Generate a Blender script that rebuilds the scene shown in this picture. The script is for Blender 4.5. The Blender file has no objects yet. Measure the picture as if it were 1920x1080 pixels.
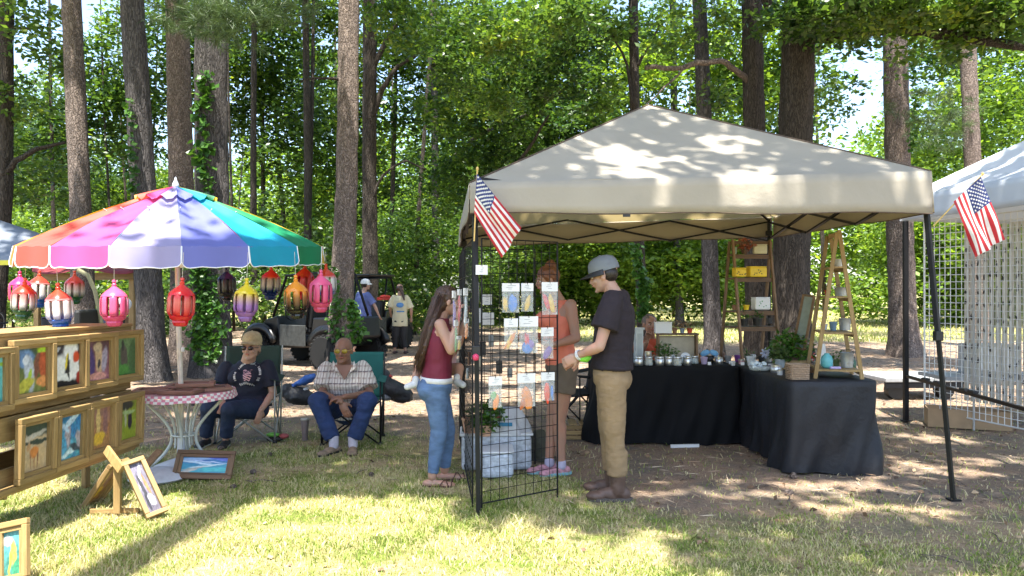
import bpy, math, random
import numpy as np
from mathutils import Vector, Matrix
from math import radians, sin, cos, pi, sqrt, atan2

rng = np.random.default_rng(7)
R = random.Random(11)
scene = bpy.context.scene
col = scene.collection

# ------------------------------------------------------------------ camera, sky, sun, exposure
F = 1450.0                      # focal length in photograph pixels
CH = 1.5                        # camera height
cam_d = bpy.data.cameras.new('camera'); cam = bpy.data.objects.new('camera', cam_d); col.objects.link(cam)
cam.location = (0, 0, CH); cam.rotation_euler = (radians(90.2), 0, 0)
cam_d.lens = 36.0 * F / 1920.0; cam_d.sensor_width = 36.0
cam_d.clip_start = 0.05; cam_d.clip_end = 2000
scene.camera = cam

SUN_EL, SUN_AZ = 71.0, 7.0      # the sun stands behind the camera, a little to its left
sd = Vector((-sin(radians(SUN_AZ)) * cos(radians(SUN_EL)), -cos(radians(SUN_AZ)) * cos(radians(SUN_EL)), sin(radians(SUN_EL))))
world = bpy.data.worlds.new('World'); scene.world = world; world.use_nodes = True
wn = world.node_tree.nodes; wl = world.node_tree.links
bg = wn['Background']; sky = wn.new('ShaderNodeTexSky'); sky.sky_type = 'NISHITA'; sky.sun_disc = False
sky.sun_elevation = radians(SUN_EL); sky.sun_rotation = atan2(sd.x, sd.y)
sky.air_density = 1.0; sky.dust_density = 1.5; sky.ozone_density = 1.0
wl.new(sky.outputs[0], bg.inputs[0]); bg.inputs[1].default_value = 0.15
sun_d = bpy.data.lights.new('sun', 'SUN'); sun = bpy.data.objects.new('sun', sun_d); col.objects.link(sun)
sun_d.energy = 4.9; sun_d.angle = radians(0.53); sun_d.color = (1.0, 0.95, 0.86)
sun.rotation_euler = sd.to_track_quat('Z', 'Y').to_euler(); sun.location = (0, 0, 30)
vs = scene.view_settings; vs.view_transform = 'Standard'; vs.look = 'None'; vs.gamma = 1; vs.use_curve_mapping = False
vs.exposure = 1.88
scene.cycles.max_bounces = 7; scene.cycles.transparent_max_bounces = 16
scene.cycles.diffuse_bounces = 4; scene.cycles.transmission_bounces = 5

# ------------------------------------------------------------------ helpers
def V(*a): return Vector(a)
def at(px, py, d):
    """the world point that the photograph shows at pixel (px, py), d metres away"""
    return Vector(((px - 960) / F * d, d, CH + (545 - py) / F * d))
def gx(px, d): return (px - 960) / F * d
def gz(py, d): return CH + (545 - py) / F * d
def gd(py): return F * CH / (py - 545)      # distance of a ground point

def hash2(ix, iy, seed=0):
    n = (ix.astype(np.int64) * 374761393 + iy.astype(np.int64) * 668265263 + seed * 1442695041) & 0x7fffffff
    n = ((n ^ (n >> 13)) * 1274126177) & 0x7fffffff
    return ((n ^ (n >> 16)) & 0xffff) / 65535.0
def vnoise(x, y, seed=0):
    x = np.asarray(x, float); y = np.asarray(y, float)
    ix = np.floor(x); iy = np.floor(y); fx = x - ix; fy = y - iy
    fx = fx * fx * (3 - 2 * fx); fy = fy * fy * (3 - 2 * fy)
    a = hash2(ix, iy, seed); b = hash2(ix + 1, iy, seed); c = hash2(ix, iy + 1, seed); d = hash2(ix + 1, iy + 1, seed)
    return (a * (1 - fx) + b * fx) * (1 - fy) + (c * (1 - fx) + d * fx) * fy
def fbm(x, y, seed=0, o=4):
    s = 0; a = 0.5; t = 0
    for i in range(o):
        s = s + a * vnoise(x * 2 ** i, y * 2 ** i, seed + i * 17); t += a; a *= .5
    return s / t
def sstep(a, b, x):
    t = np.clip((x - a) / (b - a), 0, 1); return t * t * (3 - 2 * t)

class MB:
    """collects shapes, then links them as one mesh object"""
    def __init__(s): s.v = []; s.f = []; s.m = []; s.cur = 0
    def mat(s, i): s.cur = i; return s
    def add(s, vs_, fs_):
        o = len(s.v); s.v.extend([tuple(p) for p in vs_])
        for f in fs_: s.f.append(tuple(i + o for i in f)); s.m.append(s.cur)
        return s
    def box(s, c, size, rot=None):
        hx, hy, hz = size[0] / 2, size[1] / 2, size[2] / 2
        p = [Vector((x, y, z)) for x in (-hx, hx) for y in (-hy, hy) for z in (-hz, hz)]
        if rot is not None: p = [rot @ q for q in p]
        c = Vector(c)
        return s.add([q + c for q in p], [(0, 1, 3, 2), (4, 6, 7, 5), (0, 4, 5, 1), (2, 3, 7, 6), (0, 2, 6, 4), (1, 5, 7, 3)])
    def bar(s, a, b, w, t, up=(0, 0, 1)):
        a = Vector(a); b = Vector(b); d = (b - a); L = d.length; d.normalize()
        u = Vector(up); x = u.cross(d)
        if x.length < 1e-4: x = Vector((1, 0, 0)).cross(d)
        x.normalize(); y = d.cross(x)
        return s.box((a + b) / 2, (w, t, L), Matrix((x, y, d)).transposed())
    def tube(s, pts, rad, n=8, caps=True, sq=1.0):
        pts = [Vector(p) for p in pts]; k = len(pts)
        if not hasattr(rad, '__len__'): rad = [rad] * k
        vs_ = []; prev = None
        for i, p in enumerate(pts):
            t = (pts[min(i + 1, k - 1)] - pts[max(i - 1, 0)]).normalized()
            if prev is None:
                x = t.cross(Vector((0, 0, 1)))
                if x.length < .05: x = t.cross(Vector((0, 1, 0)))
            else: x = prev - t * prev.dot(t)
            x.normalize(); prev = x; y = t.cross(x)
            for j in range(n):
                a = 2 * pi * j / n
                vs_.append(p + (x * cos(a) + y * sin(a) * sq) * rad[i])
        fs_ = [(i * n + j, i * n + (j + 1) % n, (i + 1) * n + (j + 1) % n, (i + 1) * n + j) for i in range(k - 1) for j in range(n)]
        if caps: fs_ += [tuple(range(n - 1, -1, -1)), tuple(range((k - 1) * n, k * n))]
        return s.add(vs_, fs_)
    def lathe(s, prof, n=16, c=(0, 0, 0), caps=True, sx=1, sy=1, rot=None):
        vs_ = []; c = Vector(c)
        for r, z in prof:
            for j in range(n):
                a = 2 * pi * j / n; q = Vector((r * cos(a) * sx, r * sin(a) * sy, z))
                if rot is not None: q = rot @ q
                vs_.append(q + c)
        k = len(prof)
        fs_ = [(i * n + j, i * n + (j + 1) % n, (i + 1) * n + (j + 1) % n, (i + 1) * n + j) for i in range(k - 1) for j in range(n)]
        if caps: fs_ += [tuple(range(n - 1, -1, -1)), tuple(range((k - 1) * n, k * n))]
        return s.add(vs_, fs_)
    def ell(s, c, r, n=12, m=8, rot=None):
        prof = [(sin(pi * i / m), -cos(pi * i / m)) for i in range(m + 1)]
        prof[0] = (.02, -1); prof[-1] = (.02, 1)
        vs_ = []; c = Vector(c)
        for q, z in prof:
            for j in range(n):
                a = 2 * pi * j / n; p = Vector((q * cos(a) * r[0], q * sin(a) * r[1], z * r[2]))
                if rot is not None: p = rot @ p
                vs_.append(p + c)
        k = m + 1
        fs_ = [(i * n + j, i * n + (j + 1) % n, (i + 1) * n + (j + 1) % n, (i + 1) * n + j) for i in range(k - 1) for j in range(n)]
        fs_ += [tuple(range(n - 1, -1, -1)), tuple(range((k - 1) * n, k * n))]
        return s.add(vs_, fs_)
    def grid(s, fn, nu, nv):
        vs_ = [fn(i / nu, j / nv) for j in range(nv + 1) for i in range(nu + 1)]
        fs_ = [(j * (nu + 1) + i, j * (nu + 1) + i + 1, (j + 1) * (nu + 1) + i + 1, (j + 1) * (nu + 1) + i) for j in range(nv) for i in range(nu)]
        return s.add(vs_, fs_)
    def build(s, name, mat, parent=None, smooth=False, world=False, bevel=0, solid=0, kind=None, auto=None):
        me = bpy.data.meshes.new(name)
        v = s.v
        if world and parent is not None:
            inv = parent['_m'] if False else (Matrix.Translation(parent.location) @ parent.rotation_euler.to_matrix().to_4x4()).inverted()
            v = [tuple(inv @ Vector(p)) for p in v]
        me.from_pydata(v, [], s.f)
        mats = mat if isinstance(mat, (list, tuple)) else [mat]
        for m_ in mats: me.materials.append(m_)
        if len(mats) > 1: me.polygons.foreach_set('material_index', s.m)
        if smooth: me.polygons.foreach_set('use_smooth', [True] * len(me.polygons))
        me.update()
        if auto: me.set_sharp_from_angle(angle=radians(auto))
        o = bpy.data.objects.new(name, me); col.objects.link(o)
        if parent is not None: o.parent = parent
        if solid:
            md = o.modifiers.new('solid', 'SOLIDIFY'); md.thickness = solid; md.offset = 0
        if bevel:
            md = o.modifiers.new('bevel', 'BEVEL'); md.width = bevel; md.segments = 2; md.limit_method = 'ANGLE'
        if kind: o['kind'] = kind
        return o

def tag(o, label=None, cat=None, group=None, kind=None):
    if label: o['label'] = label
    if cat: o['category'] = cat
    if group: o['group'] = group
    if kind: o['kind'] = kind
    return o
def thing(name, label, cat, loc=(0, 0, 0), rz=0.0, group=None):
    o = bpy.data.objects.new(name, None); col.objects.link(o); o.empty_display_size = .1
    o.location = loc; o.rotation_euler = (0, 0, rz)
    return tag(o, label, cat, group)
def dup(root, loc=None, rot=None, label=None, group=None, scale=None):
    def cp(o, par):
        c = o.copy(); col.objects.link(c)
        if par is not None: c.parent = par
        for ch in [x for x in kids.get(o.name, [])]: cp(ch, c)
        return c
    kids = {}
    for o in list(col.objects):
        if o.parent: kids.setdefault(o.parent.name, []).append(o)
    r = cp(root, None)
    if loc is not None: r.location = loc
    if rot is not None: r.rotation_euler = rot
    if scale is not None: r.scale = scale if hasattr(scale, '__len__') else (scale,) * 3
    if label: r['label'] = label
    if group: r['group'] = group
    return r

# ------------------------------------------------------------------ materials
MT = {}
def new_mat(name):
    m = bpy.data.materials.new(name); m.use_nodes = True
    return m, m.node_tree.nodes, m.node_tree.links, m.node_tree.nodes['Principled BSDF']
def mix(n, l, fac, a, b, mode='MIX'):
    x = n.new('ShaderNodeMix'); x.data_type = 'RGBA'; x.blend_type = mode
    for sock, val in ((x.inputs[0], fac), (x.inputs[6], a), (x.inputs[7], b)):
        if hasattr(val, 'is_linked') or hasattr(val, 'links'): l.new(val, sock)
        elif isinstance(val, (int, float)): sock.default_value = val
        else: sock.default_value = (*val, 1) if len(val) == 3 else val
    return x.outputs[2]
def ramp(n, l, src, stops):
    r = n.new('ShaderNodeValToRGB'); l.new(src, r.inputs[0]); e = r.color_ramp.elements
    while len(e) < len(stops): e.new(.5)
    for k, (p, c) in enumerate(stops): e[k].position = p; e[k].color = (*c, 1) if hasattr(c, '__len__') else (c, c, c, 1)
    return r.outputs[0]
def noise(n, l, scale, detail=4, vec=None, rough=.55, dist=0):
    t = n.new('ShaderNodeTexNoise'); t.inputs['Scale'].default_value = scale; t.inputs['Detail'].default_value = detail
    t.inputs['Roughness'].default_value = rough; t.inputs['Distortion'].default_value = dist
    if vec is not None: l.new(vec, t.inputs['Vector'])
    return t.outputs['Fac']
def objco(n, l, scale=(1, 1, 1)):
    tc = n.new('ShaderNodeTexCoord'); mp = n.new('ShaderNodeMapping'); l.new(tc.outputs['Object'], mp.inputs[0]); mp.inputs['Scale'].default_value = scale
    return mp.outputs[0]
def geoco(n, l, scale=(1, 1, 1)):
    g = n.new('ShaderNodeNewGeometry'); mp = n.new('ShaderNodeMapping'); l.new(g.outputs['Position'], mp.inputs[0]); mp.inputs['Scale'].default_value = scale
    return mp.outputs[0]
def bump(n, l, p, h, strength=.4, dist=.01):
    b = n.new('ShaderNodeBump'); l.new(h, b.inputs['Height']); b.inputs['Strength'].default_value = strength; b.inputs['Distance'].default_value = dist
    l.new(b.outputs[0], p.inputs['Normal']); return b
def M(name, c, rough=.6, metal=0, var=.12, vs_=18, bs=.15, bd=.004, trans=0, bscale=None, spec=.5, stretch=(1, 1, 1), coat=0):
    """general surface: colour with mottling and fine relief; trans = share of light that passes through cloth or leaf"""
    if name in MT: return MT[name]
    m, n, l, p = new_mat(name)
    co = objco(n, l, stretch)
    f = noise(n, l, vs_, 5, co)
    dark = tuple(x * (1 - var) for x in c); lite = tuple(min(1, x * (1 + var)) for x in c)
    cc = ramp(n, l, f, [(.3, dark), (.7, lite)])
    l.new(cc, p.inputs['Base Color'])
    p.inputs['Roughness'].default_value = rough; p.inputs['Metallic'].default_value = metal
    p.inputs['Specular IOR Level'].default_value = spec
    if coat: p.inputs['Coat Weight'].default_value = coat; p.inputs['Coat Roughness'].default_value = .1
    if bs: bump(n, l, p, noise(n, l, bscale or vs_ * 4, 3, co), bs, bd)
    if trans:
        t = n.new('ShaderNodeBsdfTranslucent'); l.new(cc, t.inputs[0]); mx = n.new('ShaderNodeMixShader'); mx.inputs[0].default_value = trans
        l.new(p.outputs[0], mx.inputs[1]); l.new(t.outputs[0], mx.inputs[2]); l.new(mx.outputs[0], n['Material Output'].inputs[0])
    MT[name] = m; return m
def mat_wood(name, c1, c2, axis='Z', rough=.6, scale=1.0, knots=True):
    if name in MT: return MT[name]
    m, n, l, p = new_mat(name)
    s = {'X': (1.2, 14, 14), 'Y': (14, 1.2, 14), 'Z': (14, 14, 1.2)}[axis]
    co = objco(n, l, tuple(k * scale for k in s))
    oi = n.new('ShaderNodeObjectInfo'); va = n.new('ShaderNodeVectorMath'); va.operation = 'ADD'
    sc_ = n.new('ShaderNodeVectorMath'); sc_.operation = 'SCALE'; sc_.inputs[0].default_value = (37, 19, 53); l.new(oi.outputs['Random'], sc_.inputs['Scale'])
    l.new(co, va.inputs[0]); l.new(sc_.outputs[0], va.inputs[1]); co = va.outputs[0]
    f = noise(n, l, 2.5, 6, co, .6, 1.2)
    cc = ramp(n, l, f, [(.25, c1), (.5, tuple((a + b) / 2 for a, b in zip(c1, c2))), (.75, c2)])
    hv = n.new('ShaderNodeHueSaturation'); l.new(cc, hv.inputs['Color'])
    mr = n.new('ShaderNodeMapRange'); l.new(oi.outputs['Random'], mr.inputs[0]); mr.inputs[3].default_value = .78; mr.inputs[4].default_value = 1.15
    l.new(mr.outputs[0], hv.inputs['Value'])
    l.new(hv.outputs[0], p.inputs['Base Color']); p.inputs['Roughness'].default_value = rough
    bump(n, l, p, f, .35, .004)
    MT[name] = m; return m
def mat_attr(name, rough=.5, attr='Col', bs=.1, trans=0, grain=60):
    if name in MT: return MT[name]
    m, n, l, p = new_mat(name)
    a = n.new('ShaderNodeAttribute'); a.attribute_name = attr
    l.new(a.outputs['Color'], p.inputs['Base Color']); p.inputs['Roughness'].default_value = rough
    if bs: bump(n, l, p, noise(n, l, grain, 3, objco(n, l)), bs, .003)
    if trans:
        t = n.new('ShaderNodeBsdfTranslucent'); l.new(a.outputs['Color'], t.inputs[0]); mx = n.new('ShaderNodeMixShader'); mx.inputs[0].default_value = trans
        l.new(p.outputs[0], mx.inputs[1]); l.new(t.outputs[0], mx.inputs[2]); l.new(mx.outputs[0], n['Material Output'].inputs[0])
    MT[name] = m; return m
def set_col(me, cols, name='Col', domain='POINT'):
    a = me.color_attributes.new(name, 'FLOAT_COLOR', domain)
    c = np.ones((len(cols), 4), np.float32); c[:, :3] = cols; a.data.foreach_set('color', c.ravel())

def mat_bark(name, crev, plate, lite, sx=7, sz=2.2, strength=1.0):
    m, n, l, p = new_mat(name)
    co = objco(n, l, (1, 1, sz / sx))
    w = n.new('ShaderNodeTexNoise'); w.inputs['Scale'].default_value = 11; l.new(co, w.inputs['Vector'])
    ad = n.new('ShaderNodeMix'); ad.data_type = 'RGBA'; ad.inputs[0].default_value = .22; l.new(co, ad.inputs[6]); l.new(w.outputs['Color'], ad.inputs[7])
    v = n.new('ShaderNodeTexVoronoi'); v.feature = 'DISTANCE_TO_EDGE'; v.inputs['Scale'].default_value = sx; l.new(ad.outputs[2], v.inputs['Vector'])
    v2 = n.new('ShaderNodeTexVoronoi'); v2.inputs['Scale'].default_value = sx; l.new(ad.outputs[2], v2.inputs['Vector'])
    nz = noise(n, l, sx * 3.5, 5, co, .7)
    big = noise(n, l, 1.1, 3, co)
    base = ramp(n, l, nz, [(.3, plate), (.7, lite)])
    tint = mix(n, l, .45, base, mix(n, l, 1.0, base, ramp(n, l, v2.outputs['Color'], [(0, .55), (1, 1.35)]), 'MULTIPLY'))
    tint = mix(n, l, .5, tint, mix(n, l, 1.0, tint, ramp(n, l, big, [(.3, .6), (.7, 1.4)]), 'MULTIPLY'))
    cf = ramp(n, l, v.outputs['Distance'], [(0, .25), (.16, 1)])
    l.new(mix(n, l, cf, crev, tint), p.inputs['Base Color']); p.inputs['Roughness'].default_value = .9
    p.inputs['Specular IOR Level'].default_value = .2
    hh = n.new('ShaderNodeMath'); hh.operation = 'MULTIPLY_ADD'; l.new(cf, hh.inputs[0]); hh.inputs[1].default_value = .8; l.new(nz, hh.inputs[2])
    bump(n, l, p, hh.outputs[0], strength, .05)
    MT[name] = m; return m
BARK_PINE = mat_bark('pine_bark', (.085, .065, .056), (.205, .155, .13), (.36, .295, .255), 21, 10, .9)
BARK_OAK = mat_bark('oak_bark', (.018, .015, .013), (.07, .055, .045), (.13, .11, .09), 30, 4.2, .9)
BARK_GREY = mat_bark('grey_bark', (.035, .032, .032), (.095, .085, .085), (.19, .172, .165), 30, 5.0, .9)

def mat_leaf(name, c_lo, c_hi, trans=.38, rough=.42, yellow=None):
    m, n, l, p = new_mat(name)
    a = n.new('ShaderNodeAttribute'); a.attribute_name = 'rnd'
    big = noise(n, l, .45, 3, geoco(n, l))
    s = n.new('ShaderNodeMath'); s.operation = 'MULTIPLY_ADD'; l.new(a.outputs['Fac'], s.inputs[0]); s.inputs[1].default_value = .55; l.new(big, s.inputs[2])
    s2 = n.new('ShaderNodeMath'); s2.operation = 'SUBTRACT'; l.new(s.outputs[0], s2.inputs[0]); s2.inputs[1].default_value = .27
    stops = [(.2, c_lo), (.75, c_hi)]
    if yellow: stops.append((.93, yellow))
    cc = ramp(n, l, s2.outputs[0], stops)
    l.new(cc, p.inputs['Base Color']); p.inputs['Roughness'].default_value = rough; p.inputs['Specular IOR Level'].default_value = .45
    t = n.new('ShaderNodeBsdfTranslucent')
    hv = n.new('ShaderNodeHueSaturation'); l.new(cc, hv.inputs['Color']); hv.inputs['Hue'].default_value = .48; hv.inputs['Value'].default_value = 1.7; hv.inputs['Saturation'].default_value = 1.1
    l.new(hv.outputs[0], t.inputs[0]); mx = n.new('ShaderNodeMixShader'); mx.inputs[0].default_value = trans
    l.new(p.outputs[0], mx.inputs[1]); l.new(t.outputs[0], mx.inputs[2]); l.new(mx.outputs[0], n['Material Output'].inputs[0])
    MT[name] = m; return m
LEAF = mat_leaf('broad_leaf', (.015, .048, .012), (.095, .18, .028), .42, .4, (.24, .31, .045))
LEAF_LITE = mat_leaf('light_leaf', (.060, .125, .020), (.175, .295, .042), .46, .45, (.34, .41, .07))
LEAF_PINE = mat_leaf('pine_needle', (.03, .06, .022), (.08, .13, .04), .2, .5)
LEAF_IVY = mat_leaf('ivy_leaf', (.02, .06, .012), (.07, .17, .025), .25, .3)

# ------------------------------------------------------------------ leaf meshes
def leaf_mesh(name, pos, size, mat, flat=.5, parent=None, narrow=.55, kind=None, droop=0.0, dirs=None, fold=.18):
    """pos (N,3); every leaf is a folded rhombus of its own"""
    N = len(pos); pos = np.asarray(pos, float)
    size = np.asarray(size, float) * np.ones(N)
    if dirs is None:
        d = rng.normal(size=(N, 3)); d[:, 2] = d[:, 2] * flat - droop
    else: d = dirs
    d /= np.linalg.norm(d, axis=1)[:, None] + 1e-9
    up = rng.normal(size=(N, 3)) * .6; up[:, 2] += 1.0
    s = np.cross(d, up); s /= np.linalg.norm(s, axis=1)[:, None] + 1e-9
    nn = np.cross(s, d)
    L = size[:, None]
    base = pos; tip = pos + d * L
    w = L * narrow * .5
    mid = pos + d * L * .45 - nn * L * fold * .4
    a = mid + s * w + nn * L * fold * .6; b = mid - s * w + nn * L * fold * .6
    vv = np.stack([base, a, tip, b], 1).reshape(-1, 3)
    me = bpy.data.meshes.new(name)
    me.vertices.add(N * 4); me.vertices.foreach_set('co', vv.ravel().astype(np.float32))
    me.loops.add(N * 6); idx = np.arange(N)[:, None] * 4
    me.loops.foreach_set('vertex_index', (idx + np.array([0, 1, 2, 0, 2, 3])).ravel().astype(np.int32))
    me.polygons.add(N * 2); me.polygons.foreach_set('loop_start', (np.arange(N * 2) * 3).astype(np.int32))
    me.update(calc_edges=True)
    at_ = me.attributes.new('rnd', 'FLOAT', 'FACE'); at_.data.foreach_set('value', np.repeat(rng.random(N), 2).astype(np.float32))
    me.materials.append(mat)
    o = bpy.data.objects.new(name, me); col.objects.link(o)
    if parent is not None: o.parent = parent
    if kind: o['kind'] = kind
    return o
def clump_points(centres, radii, per, squash=.6):
    """leaf points gathered in sprays round each centre"""
    k = len(centres)
    c = np.repeat(centres, per, 0); r = np.repeat(radii, per)
    g = rng.normal(size=(len(c), 3)); g /= np.linalg.norm(g, axis=1)[:, None]
    rr = rng.random(len(c)) ** (1 / 2.2)
    g[:, 2] *= squash
    return c + g * (r * rr)[:, None]
# ------------------------------------------------------------------ the ground
def lawn_fac(x, y):
    """1 where the lawn is thick, 0 on bare ground"""
    px = 960 + F * x / np.maximum(y, .5)
    n = fbm(x * .9 + 3, y * .9, 5)
    edge = 7.6 - .6 * sstep(-1.6, -.4, x) - 2.0 * sstep(-.2, 1.2, x)
    edge = edge + (n - .5) * 3.0
    near = 1 - sstep(-.6, .9, y - edge)
    right = sstep(.6, 2.4, x) * .75
    near = near * (1 - right * sstep(.35, .6, n + .1))
    far = sstep(21.5, 24, y + (n - .5) * 5 + -9 * (1 - sstep(-.5, 2.5, x))) 
    return np.clip(np.maximum(near, far), 0, 1)
def ground_z(x, y):
    return (fbm(x * .7, y * .7, 21) - .5) * .05 * (1 - sstep(14, 30, np.abs(y))) + (fbm(x * 3, y * 3, 22) - .5) * .018
def dense_axis(a, b, lo, hi, step, grow=1.18):
    v = list(np.arange(lo, hi + 1e-6, step)); s = step
    while v[-1] < b: s *= grow; v.append(v[-1] + s)
    s = step
    while v[0] > a: s *= grow; v.insert(0, v[0] - s)
    return np.array(v)
xs = dense_axis(-400, 400, -8, 8, .08); ys = dense_axis(-300, 600, 2.5, 14, .08)
gxx, gyy = np.meshgrid(xs, ys); gzz = ground_z(gxx, gyy)
gv = np.stack([gxx, gyy, gzz], -1).reshape(-1, 3)
nx_, ny_ = len(xs), len(ys)
ii, jj = np.meshgrid(np.arange(nx_ - 1), np.arange(ny_ - 1)); q0 = (jj * nx_ + ii).ravel()
me = bpy.data.meshes.new('ground'); me.vertices.add(len(gv)); me.vertices.foreach_set('co', gv.ravel().astype(np.float32))
me.loops.add(len(q0) * 4); me.loops.foreach_set('vertex_index', np.stack([q0, q0 + 1, q0 + nx_ + 1, q0 + nx_], 1).ravel().astype(np.int32))
me.polygons.add(len(q0)); me.polygons.foreach_set('loop_start', (np.arange(len(q0)) * 4).astype(np.int32))
me.update(calc_edges=True); me.polygons.foreach_set('use_smooth', [True] * len(q0))
lf = lawn_fac(gv[:, 0], gv[:, 1])
a_ = me.attributes.new('lawn', 'FLOAT', 'POINT'); a_.data.foreach_set('value', lf.astype(np.float32))
ground = bpy.data.objects.new('ground', me); col.objects.link(ground); ground['kind'] = 'structure'
m, n, l, p = new_mat('ground_surface')
co = geoco(n, l)
a = n.new('ShaderNodeAttribute'); a.attribute_name = 'lawn'
n1 = noise(n, l, 2.2, 8, co, .65); n2 = noise(n, l, 28, 6, co, .75); n3 = noise(n, l, 90, 4, co, .8); n4 = noise(n, l, .6, 4, co)
straw = ramp(n, l, n2, [(.3, (.25, .195, .09)), (.55, (.54, .44, .25)), (.72, (.72, .62, .42))])
green = ramp(n, l, n2, [(.3, (.09, .12, .03)), (.7, (.27, .34, .06))])
lawnc = mix(n, l, ramp(n, l, n1, [(.42, 0), (.6, 1)]), straw, green)
needle = ramp(n, l, n3, [(.3, (.14, .095, .065)), (.52, (.40, .275, .19)), (.72, (.62, .48, .36))])
dirt = ramp(n, l, n2, [(.3, (.15, .12, .095)), (.7, (.33, .275, .22))])
dirtc = mix(n, l, ramp(n, l, n1, [(.4, 0), (.62, 1)]), needle, dirt)
dirtc = mix(n, l, .35, dirtc, mix(n, l, 1.0, dirtc, ramp(n, l, n4, [(.3, .6), (.7, 1.3)]), 'MULTIPLY'))
l.new(mix(n, l, a.outputs['Fac'], dirtc, lawnc), p.inputs['Base Color']); p.inputs['Roughness'].default_value = .95
p.inputs['Specular IOR Level'].default_value = .15
hh = n.new('ShaderNodeMath'); hh.operation = 'MULTIPLY_ADD'; l.new(n3, hh.inputs[0]); hh.inputs[1].default_value = .5; l.new(n2, hh.inputs[2])
bump(n, l, p, hh.outputs[0], .9, .035)
me.materials.append(m)

# ------------------------------------------------------------------ grass blades, pine straw, fallen leaves
def strips(name, pos, h, w, lean, mat, bend=.5, flatten=False):
    N = len(pos); ang = rng.random(N) * 2 * pi
    side = np.stack([np.cos(ang), np.sin(ang), np.zeros(N)], 1); la = rng.random(N) * 2 * pi
    ld = np.stack([np.cos(la), np.sin(la), np.zeros(N)], 1) * lean[:, None]
    up = np.array([0, 0, 1.0])
    b0 = pos - side * w[:, None] / 2; b1 = pos + side * w[:, None] / 2
    midp = pos + up * (h * .55)[:, None] + ld * (h * .3)[:, None]
    m0 = midp - side * (w * .38)[:, None]; m1 = midp + side * (w * .38)[:, None]
    tip = pos + up * (h * (1 - .25 * lean))[:, None] + ld * h[:, None]
    vv = np.stack([b0, b1, m1, m0, tip], 1).reshape(-1, 3)
    me = bpy.data.meshes.new(name); me.vertices.add(N * 5); me.vertices.foreach_set('co', vv.ravel().astype(np.float32))
    idx = np.arange(N)[:, None] * 5
    me.loops.add(N * 7); me.loops.foreach_set('vertex_index', (idx + np.array([0, 1, 2, 3, 3, 2, 4])).ravel().astype(np.int32))
    ls = (np.arange(N)[:, None] * 7 + np.array([0, 4])).ravel()
    me.polygons.add(N * 2); me.polygons.foreach_set('loop_start', ls.astype(np.int32))
    me.update(calc_edges=True)
    at_ = me.attributes.new('rnd', 'FLOAT', 'FACE'); at_.data.foreach_set('value', np.repeat(rng.random(N), 2).astype(np.float32))
    me.materials.append(mat); o = bpy.data.objects.new(name, me); col.objects.link(o); o['kind'] = 'stuff'
    return o
m, n, l, p = new_mat('grass_blade')
a = n.new('ShaderNodeAttribute'); a.attribute_name = 'rnd'
big = noise(n, l, 1.6, 4, geoco(n, l))
s = n.new('ShaderNodeMath'); s.operation = 'MULTIPLY_ADD'; l.new(a.outputs['Fac'], s.inputs[0]); s.inputs[1].default_value = .6; l.new(big, s.inputs[2])
cc = ramp(n, l, s.outputs[0], [(.36, (.10, .17, .022)), (.60, (.23, .33, .045)), (.76, (.44, .46, .13)), (.92, (.66, .57, .32))])
l.new(cc, p.inputs['Base Color']); p.inputs['Roughness'].default_value = .55
t = n.new('ShaderNodeBsdfTranslucent'); l.new(cc, t.inputs[0]); mx = n.new('ShaderNodeMixShader'); mx.inputs[0].default_value = .35
l.new(p.outputs[0], mx.inputs[1]); l.new(t.outputs[0], mx.inputs[2]); l.new(mx.outputs[0], n['Material Output'].inputs[0])
GRASS = m
def field_pts(N, y0, y1, pw=1.0, margin=1.12):
    y = y0 + (y1 - y0) * rng.random(N) ** pw; x = (rng.random(N) * 2 - 1) * y * .68 * margin
    return x, y
x, y = field_pts(480000, 3.3, 10.5, 1.1)
dens = lawn_fac(x, y) * (.22 + 1.15 * sstep(.40, .64, fbm(x * 2.2, y * 2.2, 3))) * np.where(y > 6.2, .6, 1) + .035
k = rng.random(len(x)) < dens; x = x[k]; y = y[k]
h = (.014 + .026 * rng.random(len(x))) * (1 + .7 * (fbm(x * 1.4, y * 1.4, 9) > .58)); tall = rng.random(len(x)) < .03; h[tall] *= 1.8
pos = np.stack([x, y, ground_z(x, y) - .003], 1)
strips('grass', pos, h, .0045 + .0035 * rng.random(len(x)), .25 + .9 * rng.random(len(x)), GRASS)
x = rng.uniform(-7, 7, 90000); y = rng.uniform(-1.0, 3.4, 90000); k = rng.random(90000) < .35 + lawn_fac(x, y) * .5; x = x[k]; y = y[k]
strips('near_grass', np.stack([x, y, ground_z(x, y) - .003], 1), .02 + .035 * rng.random(len(x)), .006 + .003 * rng.random(len(x)), .25 + .9 * rng.random(len(x)), GRASS)
# far grass of the open field
x, y = field_pts(60000, 22, 60, 1.3)
k = rng.random(len(x)) < lawn_fac(x, y); x = x[k]; y = y[k]
strips('field_grass', np.stack([x, y, ground_z(x, y)], 1), .06 + .12 * rng.random(len(x)), .02 + .02 * rng.random(len(x)), .3 + .6 * rng.random(len(x)), GRASS)
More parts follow.
